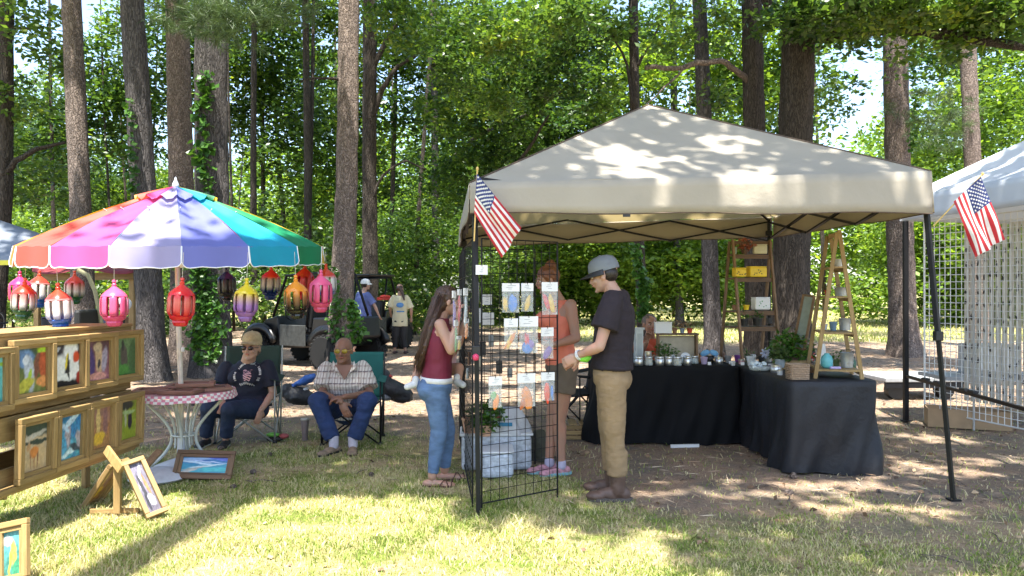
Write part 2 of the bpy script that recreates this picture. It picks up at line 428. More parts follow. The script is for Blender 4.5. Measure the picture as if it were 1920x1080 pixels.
# pine straw
m, n, l, p = new_mat('pine_straw')
a = n.new('ShaderNodeAttribute'); a.attribute_name = 'rnd'
l.new(ramp(n, l, a.outputs['Fac'], [(0, (.12, .07, .04)), (.5, (.34, .22, .13)), (1, (.58, .47, .33))]), p.inputs['Base Color']); p.inputs['Roughness'].default_value = .8
x, y = field_pts(60000, 5.0, 22, 1.1)
k = (rng.random(len(x)) > lawn_fac(x, y) * .8) & ((y > 8.6) | (rng.random(len(x)) < .22)); x = x[k]; y = y[k]
dd = rng.normal(size=(len(x), 3)); dd[:, 2] = .12 * rng.random(len(x))
leaf_mesh('pine_straw', np.stack([x, y, ground_z(x, y) + .004], 1), .06 + .10 * rng.random(len(x)), m, narrow=.05, kind='stuff', dirs=dd, fold=.02)
# fallen leaves and twigs
m2, n, l, p = new_mat('fallen_leaf'); MT['pine_straw_leaf'] = m2
a = n.new('ShaderNodeAttribute'); a.attribute_name = 'rnd'
l.new(ramp(n, l, a.outputs['Fac'], [(0, (.09, .05, .03)), (.5, (.26, .16, .09)), (1, (.5, .37, .22))]), p.inputs['Base Color']); p.inputs['Roughness'].default_value = .7
x, y = field_pts(5000, 4.0, 22, .9)
k = (rng.random(len(x)) > lawn_fac(x, y) * .9) | (rng.random(len(x)) < .05); x = x[k]; y = y[k]
dd = rng.normal(size=(len(x), 3)); dd[:, 2] = .25 * rng.random(len(x))
leaf_mesh('fallen_leaves', np.stack([x, y, ground_z(x, y) + .008], 1), .025 + .035 * rng.random(len(x)), m2, narrow=.7, kind='stuff', dirs=dd, fold=.3)

mb = MB()
for i in range(130):
    d_ = R.uniform(4.2, 13); x_ = R.uniform(-.7, .7) * d_
    if d_ < 6 and x_ < .8 and R.random() < .8: continue
    a_ = R.uniform(0, pi); L_ = R.uniform(.06, .30); z_ = float(ground_z(np.array(x_), np.array(d_))) + .008
    mb.tube([(x_ - cos(a_) * L_ / 2, d_ - sin(a_) * L_ / 2, z_), (x_ + R.uniform(-.02, .02), d_ + R.uniform(-.02, .02), z_ + .012), (x_ + cos(a_) * L_ / 2, d_ + sin(a_) * L_ / 2, z_)], [.004, .0035, .002], 5)
mb.build('twigs', BARK_PINE, smooth=True, kind='stuff')
mb = MB()
for i in range(34):
    d_ = R.uniform(5, 13); x_ = R.uniform(-.6, .7) * d_; r_ = R.uniform(.016, .03)
    mb.ell((x_, d_, r_ * .8), (r_ * 1.4, r_, r_), 8, 6, Matrix.Rotation(R.uniform(0, 3), 3, 'Z'))
mb.build('pine_cones', BARK_PINE, kind='stuff')
# ------------------------------------------------------------------ trees
def trunk_mesh(name, pts, rad, mat, parent, n=22, seg=.22, flare=.0, seed=0, rough=.05):
    """a swept trunk through pts (local), with bark relief in its outline"""
    pts = [Vector(p) for p in pts]; P = []; Rr = []
    for i in range(len(pts) - 1):
        k = max(1, int((pts[i + 1] - pts[i]).length / seg))
        for j in range(k):
            t = j / k; P.append(pts[i].lerp(pts[i + 1], t)); Rr.append(rad[i] * (1 - t) + rad[i + 1] * t)
    P.append(pts[-1]); Rr.append(rad[-1])
    z0 = P[0].z
    mb = MB(); k = len(P); vs_ = []
    for i, q in enumerate(P):
        t = (P[min(i + 1, k - 1)] - P[max(i - 1, 0)]).normalized()
        x = t.cross(Vector((0, 1, 0.01))); x.normalize(); y_ = t.cross(x)
        fl = 1 + flare * math.exp(-(q.z - z0) / .35) if flare else 1
        for j in range(n):
            a = 2 * pi * j / n
            w = 1 + rough * (2 * R.random() - 1) + .05 * sin(3 * a + seed + i * .07) + .04 * sin(5 * a + seed * 2 - i * .05)
            if flare: w += .22 * flare * math.exp(-(q.z - z0) / .25) * sin(4 * a + seed)
            vs_.append(q + (x * cos(a) + y_ * sin(a)) * Rr[i] * fl * w)
    fs_ = [(i * n + j, i * n + (j + 1) % n, (i + 1) * n + (j + 1) % n, (i + 1) * n + j) for i in range(k - 1) for j in range(n)]
    fs_.append(tuple(range((k - 1) * n, k * n)))
    mb.add(vs_, fs_)
    return mb.build(name, mat, parent, smooth=True)
def limb(pts, r0, r1, mat, parent, name='limb', n=8):
    mb = MB(); k = len(pts); P = [Vector(p) for p in pts]
    Q = [P[0]]; 
    for i in range(k - 1):
        for j in range(1, 4):
            q = P[i].lerp(P[i + 1], j / 3) + Vector([R.uniform(-.03, .03) for _ in range(3)]); Q.append(q)
    mb.tube(Q, [r0 + (r1 - r0) * i / (len(Q) - 1) for i in range(len(Q))], n)
    return mb.build(name, mat, parent, smooth=True)

LM = dict(broad=LEAF, lite=LEAF_LITE)
def crown_pts(c, r, ncl, per, clr=.55, shell=.55, squash=.6):
    """sprays of leaves spread through an uneven crown with holes"""
    g = rng.normal(size=(ncl, 3)); g /= np.linalg.norm(g, axis=1)[:, None]
    rr = shell + (1 - shell) * rng.random(ncl); rr = np.where(rng.random(ncl) < .3, rr * .6, rr)
    cen = np.array(c) + g * rr[:, None] * np.array(r)
    return clump_points(cen, clr * (.6 + .8 * rng.random(ncl)), per, squash)

# trees that stand out: (pixel x at base, x at pixel row 0 or top, distance, trunk width px at eye level, bark, label, ...)
TREES = [
 ('pine_tree', 160, 133, 13.2, 38, BARK_PINE, 'slender pine trunk with mottled grey bark rising behind the left half of the rainbow umbrella'),
 ('pine_tree', 287, 246, 12.9, 46, BARK_GREY, 'grey trunk with a thin ivy line rising behind the right end of the picture stand'),
 ('pine_tree', 345, 330, 16.0, 46, BARK_PINE, 'pinkish brown pine trunk close behind the ivy covered one, its top hidden by needles'),
 ('pine_tree', 396, 393, 13.6, 62, BARK_GREY, 'thick trunk wrapped in ivy standing directly behind the woman in the visor'),
 ('pine_tree', 634, 655, 14.6, 42, BARK_PINE, 'tall straight pine with a vine at its foot behind the man in plaid'),
 ('oak_tree', 694, 694, 21.0, 28, BARK_OAK, 'dark trunk just right of the tall straight pine, behind the parked off road buggy'),
 ('oak_tree', 1207, 1188, 20.0, 20, BARK_OAK, 'ivy clad trunk seen above and beneath the beige canopy, left of its peak'),
 ('oak_tree', 1340, 1312, 17.7, 29, BARK_GREY, 'medium dark trunk right of the canopy peak, standing left of the narrow wooden shelf'),
 ('oak_tree', 1425, 1410, 17.2, 42, BARK_OAK, 'dark trunk with one bare branch reaching left, between the canopy peak and the big oak'),
 ('oak_tree', 1483, 1500, 16.2, 64, BARK_OAK, 'thickest dark oak with a heavy limb spreading right over the tents'),
 ('pine_tree', 1697, 1676, 17.7, 46, BARK_PINE, 'pale barked pine standing in the gap between the beige and the white tent'),
 ('pine_tree', 1840, 1812, 20.5, 30, BARK_PINE, 'reddish pine trunk rising behind the white tent roof'),
 ('oak_tree', -12, 10, 15.5, 30, BARK_OAK, 'dark trunk at the far left with a bare limb reaching toward the first pine'),
 ('oak_tree', 476, 476, 26.0, 12, BARK_OAK, 'thin dark sapling above the turquoise umbrella panel'),
 ('oak_tree', 577, 572, 27.0, 14, BARK_OAK, 'thin dark sapling just left of the tall straight pine'),
 ('oak_tree', 818, 812, 30.0, 14, BARK_GREY, 'slim grey sapling left of the beige canopy corner'),
 ('oak_tree', 1275, 1262, 31.0, 14, BARK_GREY, 'slim far sapling seen through the open tent behind the jars'),
]
tree_objs = []
for i, (nm, xb, xt, d, wpx, bark, lab) in enumerate(TREES):
    bx, r = gx(xb, d), wpx / F * d / 2
    ztop = gz(0, d)
    slope = (xt - xb) / F * d / ztop
    H = 15 + R.random() * 4
    t = thing(nm, lab, 'tree', (bx, d, -.05))
    tree_objs.append(t)
    bend = R.uniform(-.15, .15)
    pts = [(0, 0, 0), (slope * 1.2, .05, 1.2), (slope * ztop * .5 + bend * .4, .1, ztop * .5), (slope * ztop, .0, ztop), (slope * H * .9, .2, H)]
    rad = [r * 1.15, r * 1.04, r * .96, r * .88, r * .35]
    trunk_mesh('trunk', pts, rad, bark, t, n=26 if wpx > 25 else 12, flare=.32 if nm == 'pine_tree' else .4, seed=i)
    t['_top'] = H; t['_sl'] = slope
# hero branches
def px_branch(tree, pix, d, r0, r1, name='limb', mat=BARK_OAK):
    base = tree.location
    pts = []
    for k_, q in enumerate(pix):
        dd = d + (q[2] if len(q) > 2 else 0)
        pts.append(at(q[0], q[1], dd) - base)
    return limb(pts, r0, r1, mat, tree, name)
oak = tree_objs[9]
px_branch(oak, [(1495, 75), (1540, 62, -.4), (1600, 58, -.8), (1680, 48, -1.2), (1760, 62, -1.6), (1850, 78, -2), (1960, 90, -2.2)], 16.2, .20, .07)
px_branch(oak, [(1490, 60), (1462, 35, -.3), (1440, 5, -.5), (1420, -60, -.7)], 16.2, .16, .08)
px_branch(oak, [(1680, 48, -1.2), (1740, 30, -1.5), (1830, 10, -2)], 16.2, .09, .04, 'branch')
o11 = tree_objs[8]
px_branch(o11, [(1405, 155), (1380, 128, -.2), (1350, 112, -.4), (1310, 118, -.5), (1260, 128, -.7), (1212, 124, -.9)], 17.2, .075, .05, 'limb', BARK_PINE)
px_branch(o11, [(1290, 122, -.6), (1262, 150, -.8), (1212, 196, -1)], 17.2, .03, .015, 'branch', BARK_PINE)
t6 = tree_objs[5]
px_branch(t6, [(694, 240), (715, 170), (745, 125), (790, 95), (830, 60)], 21, .09, .03)
px_branch(t6, [(694, 140), (730, 60), (765, 10)], 21, .09, .05)
px_branch(t6, [(694, 380), (716, 330), (760, 300), (800, 318)], 21, .05, .02)
t0 = tree_objs[12]
px_branch(t0, [(5, 330), (30, 300), (70, 278), (118, 268)], 15.5, .075, .03)
px_branch(t0, [(5, 60), (30, 50), (80, 52)], 15.5, .05, .02)
px_branch(tree_objs[6], [(1190, 210), (1175, 120, -.2), (1145, 60, -.4)], 20, .05, .02, 'branch')
px_branch(tree_objs[6], [(1190, 130), (1215, 95, -.2), (1240, 40, -.4)], 20, .05, .02, 'branch')
px_branch(tree_objs[15], [(812, 330), (900, 250, -3), (990, 215, -6), (1080, 150, -8)], 30, .10, .03)
px_branch(tree_objs[15], [(812, 120), (880, 110, -4), (960, 90, -6), (1060, 60, -8)], 30, .12, .03)
px_branch(tree_objs[15], [(940, 345, -8), (985, 290, -8.5), (1030, 215, -9)], 30, .07, .03, 'branch')
px_branch(tree_objs[4], [(640, 150), (590, 148, -.3), (560, 152, -.6)], 14.6, .03, .012, 'dead_branch')

# crowns of the named trees: pines hold theirs above the picture, oaks lower
def base_np(t): return np.array(t.location)
for i, t in enumerate(tree_objs):
    H, sl = t['_top'], t['_sl']; del t['_top']; del t['_sl']
    pine = t.name.startswith('pine')
    c = (sl * H, .2 if pine else -2.2, H - (1.5 if pine else 2.0)); r = (2.2, 2.2, 2.6) if pine else (3.0, 2.8, 3.4)
    if pine:
        cen = crown_pts(c, r, 260, 1, .1)
        N = 26; base = np.repeat(cen, N, 0); g = rng.normal(size=(len(base), 3)); g[:, 2] = g[:, 2] * .7 + .2
        leaf_mesh('crown', base, .28 + .12 * rng.random(len(base)), LEAF_PINE, parent=t, narrow=.07, dirs=g, fold=.02)
    else:
        P_ = crown_pts(c, r, 110, 38, .75)
        leaf_mesh('crown', P_, .13 + .09 * rng.random(len(P_)), LEAF, parent=t)

# oak foliage hanging in the picture along the limbs
def px_foliage(t, blobs, mat, size=.14, name='foliage', per=34, clr=.35, squash=.6):
    """blobs: (px, py, distance, half width px, half height px, sprays)"""
    allp = []
    for (px, py, d, hw, hh, ncl) in blobs:
        g = rng.normal(size=(ncl, 3)); rr = rng.random(ncl) ** .5; g /= np.linalg.norm(g, axis=1)[:, None]
        c = np.array(at(px, py, d)); cen = c + g * rr[:, None] * np.array((hw / F * d, 1.6, hh / F * d))
        allp.append(clump_points(cen, clr * (.5 + rng.random(ncl)), per, squash))
    P_ = np.concatenate(allp) - base_np(t)
    return leaf_mesh(name, P_, size * (.6 + .8 * rng.random(len(P_))), mat, parent=t)
px_foliage(oak, [(1560, 20, 14.5, 120, 34, 60), (1700, 8, 14, 140, 34, 90), (1850, 25, 14, 110, 48, 100), (1650, 50, 15, 80, 20, 18),
                 (1780, 100, 15, 120, 14, 12), (1480, 20, 15.5, 60, 26, 26)], LEAF, .15)
px_foliage(tree_objs[15], [(900, 200, 22, 130, 90, 130), (1010, 130, 21, 120, 70, 110), (1080, 60, 20, 110, 50, 80), (960, 300, 23, 110, 50, 90),
                           (850, 330, 24, 90, 80, 80), (850, 60, 22, 120, 60, 90), (1120, 190, 22, 70, 50, 34), (800, 430, 26, 100, 60, 60)], LEAF, .15)
px_foliage(tree_objs[5], [(760, 40, 17, 80, 60, 60), (860, 110, 16, 70, 60, 55), (960, 70, 15, 90, 45, 60), (1060, 30, 15, 90, 40, 50), (930, 190, 16.5, 60, 30, 30)], LEAF, .12)
px_foliage(o11, [(1250, 60, 16.5, 60, 50, 22), (1340, 50, 17.5, 50, 50, 20), (1330, 190, 18, 60, 30, 20), (1560, 180, 19, 40, 60, 16)], LEAF, .13)
px_foliage(t0, [(60, 60, 15, 60, 80, 36), (40, 200, 16, 50, 60, 26), (80, 330, 17, 60, 60, 30)], LEAF, .13)

# pine boughs of long needles hanging into the top of the picture
def bough(t, spots, d):
    P_ = []; D_ = []
    for px, py, k_, s_ in spots:
        for _ in range(k_):
            c = np.array(at(px + R.gauss(0, s_), py + R.gauss(0, s_ * .45), d + R.uniform(-.8, .8)))
            ax = np.array([R.gauss(0, 1), R.gauss(0, .6), R.gauss(0, .3)]); ax /= np.linalg.norm(ax)
            nn_ = 60; tt = rng.random(nn_)[:, None] * .22
            P_.append(c + ax * tt); g = rng.normal(size=(nn_, 3)) * .55 + ax * .9; D_.append(g)
    P_ = np.concatenate(P_) - base_np(t); D_ = np.concatenate(D_)
    leaf_mesh('needle_bough', P_, .14 + .08 * rng.random(len(P_)), LEAF_PINE, parent=t, narrow=.045, dirs=D_, fold=.02)
bough(tree_objs[2], [(360, 25, 40, 40), (430, 35, 60, 45), (500, 12, 60, 45), (400, 60, 20, 26)], 11.5)
bough(tree_objs[10], [(1640, 30, 30, 50), (1740, 225, 40, 36), (1770, 180, 20, 30)], 17)
bough(tree_objs[11], [(1760, 270, 24, 30)], 20)

# ivy on trunks
def ivy(t, pix_path, d, wpx, count, size=.075, name='ivy'):
    P_ = []
    for _ in range(count):
        k_ = R.uniform(0, len(pix_path) - 1.001); i_ = int(k_); f_ = k_ - i_
        px = pix_path[i_][0] * (1 - f_) + pix_path[i_ + 1][0] * f_; py = pix_path[i_][1] * (1 - f_) + pix_path[i_ + 1][1] * f_
        w = pix_path[i_][2] * (1 - f_) + pix_path[i_ + 1][2] * f_
        off = R.gauss(0, w * .5)
        P_.append(np.array(at(px + off, py, d)) + np.array([0, R.uniform(-.06, .04), 0]))
    P_ = np.array(P_) - base_np(t)
    g = rng.normal(size=(len(P_), 3)); g[:, 1] = -abs(g[:, 1]) * .5 - .2; g[:, 2] = g[:, 2] * .4 - .7
    leaf_mesh(name, P_, size * (.6 + .9 * rng.random(len(P_))), LEAF_IVY, parent=t, narrow=.95, dirs=g, fold=.25)
ivy(tree_objs[3], [(385, 130, 12), (380, 250, 18), (385, 330, 12)], 13.32, 0, 170, .13)
ivy(tree_objs[3], [(375, 470, 30), (385, 560, 34), (388, 620, 34), (385, 680, 16)], 13.30, 0, 1300, .085)
ivy(tree_objs[3], [(395, 330, 6), (378, 400, 10), (375, 470, 20)], 13.32, 0, 200, .085)
ivy(tree_objs[1], [(245, 180, 6), (246, 300, 7), (252, 360, 6)], 12.66, 0, 130, .09)
ivy(tree_objs[4], [(626, 500, 5), (632, 560, 14), (626, 600, 14), (636, 640, 14)], 14.3, 0, 260, .075)
ivy(tree_objs[4], [(660, 560, 6), (664, 600, 16), (672, 640, 18)], 14.1, 0, 200, .09)
ivy(tree_objs[6], [(1190, 455, 8), (1206, 530, 10), (1206, 600, 9)], 19.7, 0, 500, .12)
ivy(tree_objs[10], [(1712, 90, 4), (1716, 180, 6), (1708, 280, 5)], 17.4, 0, 160, .10)

# ------------------------------------------------------------------ the woodland beyond: one mass of leaves, with bushes at its foot
def wood_mass(name, specs, mat, leaf, per=40, clr=.8):
    P_ = []
    for (x, y, z, rx, ry, rz, ncl) in specs: P_.append(crown_pts((x, y, z), (rx, ry, rz), ncl, per, clr))
    P_ = np.concatenate(P_); P_ = P_[P_[:, 2] > .05]
    return leaf_mesh(name, P_, leaf * (.6 + .8 * rng.random(len(P_))), mat, kind='stuff')
sp = []; sp2 = []; sp3 = []
for px, z_, d_ in ((60, 8, 30), (180, 10, 32), (300, 12, 31), (470, 11.5, 32), (560, 12.5, 30), (760, 12, 31), (930, 12.5, 33), (1060, 12, 32), (700, 9, 30), (500, 8.5, 33), (880, 9.5, 32), (1920, 11, 34), (1780, 12, 33), (1200, 12, 34), (1400, 11, 36), (1010, 9.5, 31), (1090, 8.5, 33), (1150, 10.5, 32), (990, 7, 34), (240, 9, 33), (400, 10, 32), (560, 10, 34)):
    sp.append((gx(px, d_), d_, z_, 2.8, 2.2, 2.2, 100))
for i in range(64):                                     # broad belt of crowns
    d = R.uniform(27, 48); x = R.uniform(-.76, .76) * d
    px = 960 + F * x / d
    h = R.uniform(6.0, 17) ; rr = R.uniform(2.4, 4.2)
    z = R.uniform(3, h)
    if 1060 < px and z < 7: continue
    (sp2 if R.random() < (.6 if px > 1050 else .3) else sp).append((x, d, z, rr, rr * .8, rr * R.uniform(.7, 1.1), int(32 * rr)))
for i in range(46):
    d = R.uniform(50, 75); x = (i / 45 - .5) * 2.6 * d
    sp3.append((x, d, R.uniform(5, 9), 6, 4, R.uniform(5, 8), 190))
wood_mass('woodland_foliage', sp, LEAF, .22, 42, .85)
wood_mass('sun_tinted_woodland_foliage', sp2, LEAF_LITE, .22, 42, .85)  # paler leaf material, sunlight put into its colour
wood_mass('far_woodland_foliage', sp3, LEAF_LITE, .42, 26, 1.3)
sp = []
for i in range(30):                                     # left part: undergrowth close behind the clearing
    d = R.uniform(23, 30); px = R.uniform(-60, 900)
    rr = R.uniform(.9, 2.0); sp.append((gx(px, d), d, R.uniform(.5, 2.8), rr * 1.3, rr, rr, int(30 * rr)))
wood_mass('undergrowth_foliage', sp, LEAF, .15, 42, .5)
sp = []
for i in range(44):                                     # bright bushes at the far side of the field
    d = R.uniform(31, 36); px = R.uniform(930, 2050)
    rr = R.uniform(1.1, 2.1); sp.append((gx(px, d), d, R.uniform(1.0, 3.8), rr * 1.5, rr, rr, int(34 * rr)))
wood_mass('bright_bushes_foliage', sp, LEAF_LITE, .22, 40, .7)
sp = []
for i in range(22):                                     # the wood goes on past both edges of the picture
    d = R.uniform(18, 40); x = R.choice((-1, 1)) * R.uniform(.80, 1.3) * d; rr = R.uniform(2.6, 4.0); sp.append((x, d, R.uniform(2, 9), rr, rr, rr, int(18 * rr)))
wood_mass('side_woodland_foliage', sp, LEAF, .26, 36, .95)
# thin stems in the wood
mb = MB()
for i in range(46):
    d = R.uniform(26, 48); x = R.uniform(-.72, .72) * d; px = 960 + F * x / d
    if 1080 < px < 1660 and d < 38: continue
    r = R.uniform(.05, .13); k1 = R.uniform(-.6, .6)
    mb.tube([(x, d, -.1), (x + k1 * .3, d, 4), (x + k1, d, 9), (x + k1 * 1.5, d, 15)], [r, r * .9, r * .7, r * .3], 7)
mb.build('woodland_stems', BARK_OAK, smooth=True, kind='stuff')

# ------------------------------------------------------------------ trees round and behind the camera, whose crowns shade the place
ox, oy = -sd.x / sd.z, -sd.y / sd.z          # ground shift of a shadow per metre of height
def lit_target(x, y):
    """share of light wanted at a ground-projected point: 1 open, 0 closed"""
    px = 960 + F * x / np.maximum(y, .5); pyy = 545 + F * CH / np.maximum(y, .5)
    L = np.zeros_like(x)
    L = np.where((x < -2.35) & (y < 7.4), 1.0, L)                                   # round the display stand
    edge = np.where(px < 860, 5.65, 4.95) - .9 * sstep(1050, 1450, px)
    L = np.maximum(L, 1 - sstep(-.18, .18, y - edge - .5 * (fbm(x * 2, y * 2, 77) - .5)))
    dap = sstep(.50, .56, fbm(x * 1.35 + 9, y * 1.9, 31))
    L = np.maximum(L, np.where((px > 1180) & (y < 9), dap * .9, 0))                 # dappled right side and tent roof
    roof = (x > .15) & (x < 3.3) & (y > 6.1) & (y < 9.8)
    dr = sstep(.47, .53, fbm(x * 4.2 + 4, y * 4.2, 57, 3)) * sstep(.2, 1.0, x)
    L = np.where(roof, dr, L)
    L = np.where((x > -.6) & (x <= .15) & (y > 6.0) & (y < 10), 0, L)
    L = np.where((x > -.5) & (x < 3.3) & (y > 5.8) & (y < 6.1), dr * sstep(.9, 1.6, x), L)
    umb = ((x + 2.75) ** 2 + (y - 7.05) ** 2) < 1.1 ** 2
    L = np.where(umb, .93, L)
    mid = sstep(.41, .49, fbm(x * .8 + 2, y * 1.5, 91) + .22 * sstep(13, 17, y) * sstep(0, 3, x))
    L = np.where((y > 9.2) & (~roof), mid, L)
    return L
N = 270000
x = rng.uniform(-13, 13, N); y = rng.uniform(2.2, 21, N)
keep = rng.random(N) > (lit_target(x, y) * 1.02)
keep &= ~((y < 3.6) & (np.abs(x) < 6))
x = x[keep]; y = y[keep]; z = rng.uniform(9.5, 13.0, len(x))
wx = x - ox * z; wy = y - oy * z
trunks = [(-6.5, -2.0), (7.0, -1.5), (-9.5, 7.0), (9.5, 8.5), (4.9, 2.0)]
own = np.argmin(np.stack([(wx - a_) ** 2 + (wy - b_) ** 2 for a_, b_ in trunks], 0), 0)
labs = ['broad leafy tree behind the camera left, its crown above the lawn', 'broad leafy tree behind the camera right, its crown above the tents', 'broad leafy tree beyond the left edge of the picture',
        'broad leafy tree beyond the right edge behind the white tent', 'broad leafy tree just outside the right edge before the tents']
for k_, (a_, b_) in enumerate(trunks):
    t = thing('shade_tree', labs[k_], 'tree', (a_, b_, 0))
    trunk_mesh('trunk', [(0, 0, 0), (.1, 0, 4), (0, .1, 8), (.1, 0, 12)], [.3, .27, .2, .06], BARK_OAK, t, n=14, seg=.5, flare=.3, seed=k_)
    for q in range(9):
        an = q * 2.4; Lr = R.uniform(2.5, 4.8); z0_ = R.uniform(6.5, 9.5)
        limb([(0, 0, z0_), (cos(an) * Lr * .5, sin(an) * Lr * .5, z0_ + 1.2), (cos(an) * Lr, sin(an) * Lr, z0_ + 2.2)], .09, .02, BARK_OAK, t)
    s_ = own == k_
    if s_.sum() == 0: continue
    P_ = np.stack([wx[s_] - a_, wy[s_] - b_, z[s_]], 1)
    leaf_mesh('crown', P_, .12 + .11 * rng.random(len(P_)), LEAF, parent=t, narrow=.65)
t = thing('pine_tree', 'tall bare pine behind the camera whose shadow falls across the lawn', 'tree', (-2.62, .7, 0))
trunk_mesh('trunk', [(0, 0, -.05), (0, 0, 5), (.05, 0, 10), (.0, 0, 16.5)], [.2, .18, .16, .12], BARK_PINE, t, n=16, seg=.4, flare=.3, seed=3)
# ------------------------------------------------------------------ materials of made things
BLACK = M('black_metal', (.007, .007, .009), .5, .0, .1, 30, .05, spec=.3)
BLACKP = M('black_plastic', (.015, .015, .016), .5, 0, .2, 30, .1)
WHITE_W = M('white_wire', (.72, .72, .70), .4, 0, .05, 40, .03)
def mat_tent(name, c, ct, tr):
    m, n, l, p = new_mat(name); co = objco(n, l); f = noise(n, l, 3, 4, co)
    l.new(ramp(n, l, f, [(.3, tuple(x * .94 for x in c)), (.7, tuple(x * 1.05 for x in c))]), p.inputs['Base Color']); p.inputs['Roughness'].default_value = .8
    bump(n, l, p, noise(n, l, 14, 3, co), .25, .02)
    t = n.new('ShaderNodeBsdfTranslucent'); t.inputs[0].default_value = (*ct, 1); mx = n.new('ShaderNodeMixShader'); mx.inputs[0].default_value = tr
    l.new(p.outputs[0], mx.inputs[1]); l.new(t.outputs[0], mx.inputs[2]); l.new(mx.outputs[0], n['Material Output'].inputs[0]); MT[name] = m; return m
TENT = mat_tent('beige_tent_cloth', (.50, .455, .375), (.46, .36, .17), .34)
TENTW = M('white_tent_cloth', (.66, .69, .74), .75, 0, .04, 3, .2, .004, trans=.2, bscale=240)
CLOTHB = M('black_tablecloth', (.004, .0045, .006), .8, 0, .3, 3, .3, .006, bscale=40, spec=.25)
TIN = M('tin', (.62, .62, .60), .3, .9, .08, 30, .05)
GALV = M('galvanised', (.42, .43, .42), .45, .7, .2, 12, .05)
WHITEP = M('white_plastic', (.72, .74, .76), .4, 0, .05, 8, .05)
CARD = M('white_card', (.75, .75, .74), .7, 0, .03, 20, .02)
PINE_X = mat_wood('light_wood_x', (.20, .12, .04), (.40, .27, .11), 'X')
PINE_Z = mat_wood('light_wood_z', (.20, .12, .04), (.40, .27, .11), 'Z')
PINE_Y = mat_wood('light_wood_y', (.22, .13, .05), (.42, .29, .13), 'Y')
DWOOD = mat_wood('brown_wood', (.085, .045, .022), (.20, .115, .06), 'X')
DWOODZ = mat_wood('brown_wood_z', (.12, .07, .035), (.28, .17, .09), 'Z')
CARDB = M('cardboard', (.38, .26, .15), .8, 0, .12, 10, .1)
def simple(name, c, rough=.5, metal=0, trans=0): return M(name, c, rough, metal, .1, 20, .05, trans=trans)
def mat_clear(name, tint, alpha, rough=.15):
    if name in MT: return MT[name]
    m, n, l, p = new_mat(name)
    p.inputs['Base Color'].default_value = (*tint, 1); p.inputs['Roughness'].default_value = rough
    t = n.new('ShaderNodeBsdfTransparent'); mx = n.new('ShaderNodeMixShader')
    nz = noise(n, l, 30, 3, objco(n, l)); r_ = n.new('ShaderNodeMapRange'); l.new(nz, r_.inputs[0]); r_.inputs[1].default_value = .3; r_.inputs[2].default_value = .7
    r_.inputs[3].default_value = alpha * .6; r_.inputs[4].default_value = min(1, alpha * 1.4)
    bump(n, l, p, nz, .3, .01)
    l.new(r_.outputs[0], mx.inputs[0]); l.new(t.outputs[0], mx.inputs[1]); l.new(p.outputs[0], mx.inputs[2]); l.new(mx.outputs[0], n['Material Output'].inputs[0])
    MT[name] = m; return m
POLY = mat_clear('clear_bag', (.75, .78, .76), .26)
GLASS = mat_clear('jar_glass', (.62, .68, .66), .5, .08)

# ------------------------------------------------------------------ the beige canopy
FL, FR = (gx(881, 5.2), 5.2), (gx(1746, 5.65), 5.65)
BL, BR = (gx(862, 8.45), 8.45), (gx(1449, 8.8), 8.8)
TOP = {'FL': gz(343, 5.2), 'FR': gz(321, 5.65), 'BL': 2.20, 'BR': 2.34}
BOT = {'FL': gz(400, 5.2), 'FR': gz(399, 5.65), 'BL': gz(462, 8.45), 'BR': gz(444, 8.8)}
tent = thing('canopy_tent', 'beige pop up canopy on black legs sheltering the jewellery and plant stall', 'canopy tent', (1.25, 7.0, 0))
peak = V(gx(1215, 7.0), 7.0, gz(197, 7.0))
cs = {'FL': V(*FL, 0), 'FR': V(*FR, 0), 'BL': V(*BL, 0), 'BR': V(*BR, 0)}
def roof_piece(mb, a, b, seed, pk, top, cs, sag=.06):
    A, B = cs[a].copy(), cs[b].copy(); A.z = top[a]; B.z = top[b]
    def fn(u, v):
        e = A.lerp(B, u); q = e.lerp(pk, v)
        s_ = sag * sin(pi * min(1, v * 1.0)) * (sin(pi * u) ** .7) * (1 - v * .3)
        w = .012 * (float(fbm(np.array(u * 7 + seed), np.array(v * 5 + seed), seed, 3)) - .5) * (sin(pi * u) ** .3) * 2
        w += .008 * abs(sin(u * 26 + seed)) * math.exp(-v * 9) * sin(pi * u) * min(1, v * 8)
        q = q.copy(); q.z -= s_ - w; return q
    mb.grid(fn, 44, 30)
mb = MB()
for k_, (a, b) in enumerate((('FL', 'FR'), ('FR', 'BR'), ('BR', 'BL'), ('BL', 'FL'))): roof_piece(mb, a, b, k_ + 3, peak, TOP, cs)
mb.build('roof_cloth', TENT, tent, smooth=True, world=True)
for k_, (a, b) in enumerate((('FL', 'FR'), ('FR', 'BR'), ('BR', 'BL'), ('BL', 'FL'))):
    A, B = cs[a], cs[b]; nrm = (B - A).cross(V(0, 0, 1)).normalized()
    def fn(u, v):
        q = A.lerp(B, u); zt = TOP[a] * (1 - u) + TOP[b] * u; zb = BOT[a] * (1 - u) + BOT[b] * u
        q = q + nrm * (.004 + .012 * sin(u * 9 + k_) * v + .01 * v); q.z = zt * (1 - v) + zb * v + .006 * sin(u * 17 + k_) * v; return q
    m_ = MB().grid(fn, 50, 4); m_.build('valance', TENT, tent, smooth=True, world=True, solid=.003)
    mb = MB(); P_ = [fn(i / 30, 1.0) + V(0, 0, -.002) for i in range(31)]; mb.tube(P_, .0045, 5)
    mb.build('valance_hem', M('brown_piping', (.09, .06, .04), .7), tent, world=True)
    zt = TOP[a]; C_ = cs[a].copy(); C_.z = zt + .004
    MB().tube([C_.lerp(peak + V(0, 0, .006), i / 12) - V(0, 0, .0) for i in range(13)], .006, 5).build('ridge_seam', MT['brown_piping'], tent, world=True)
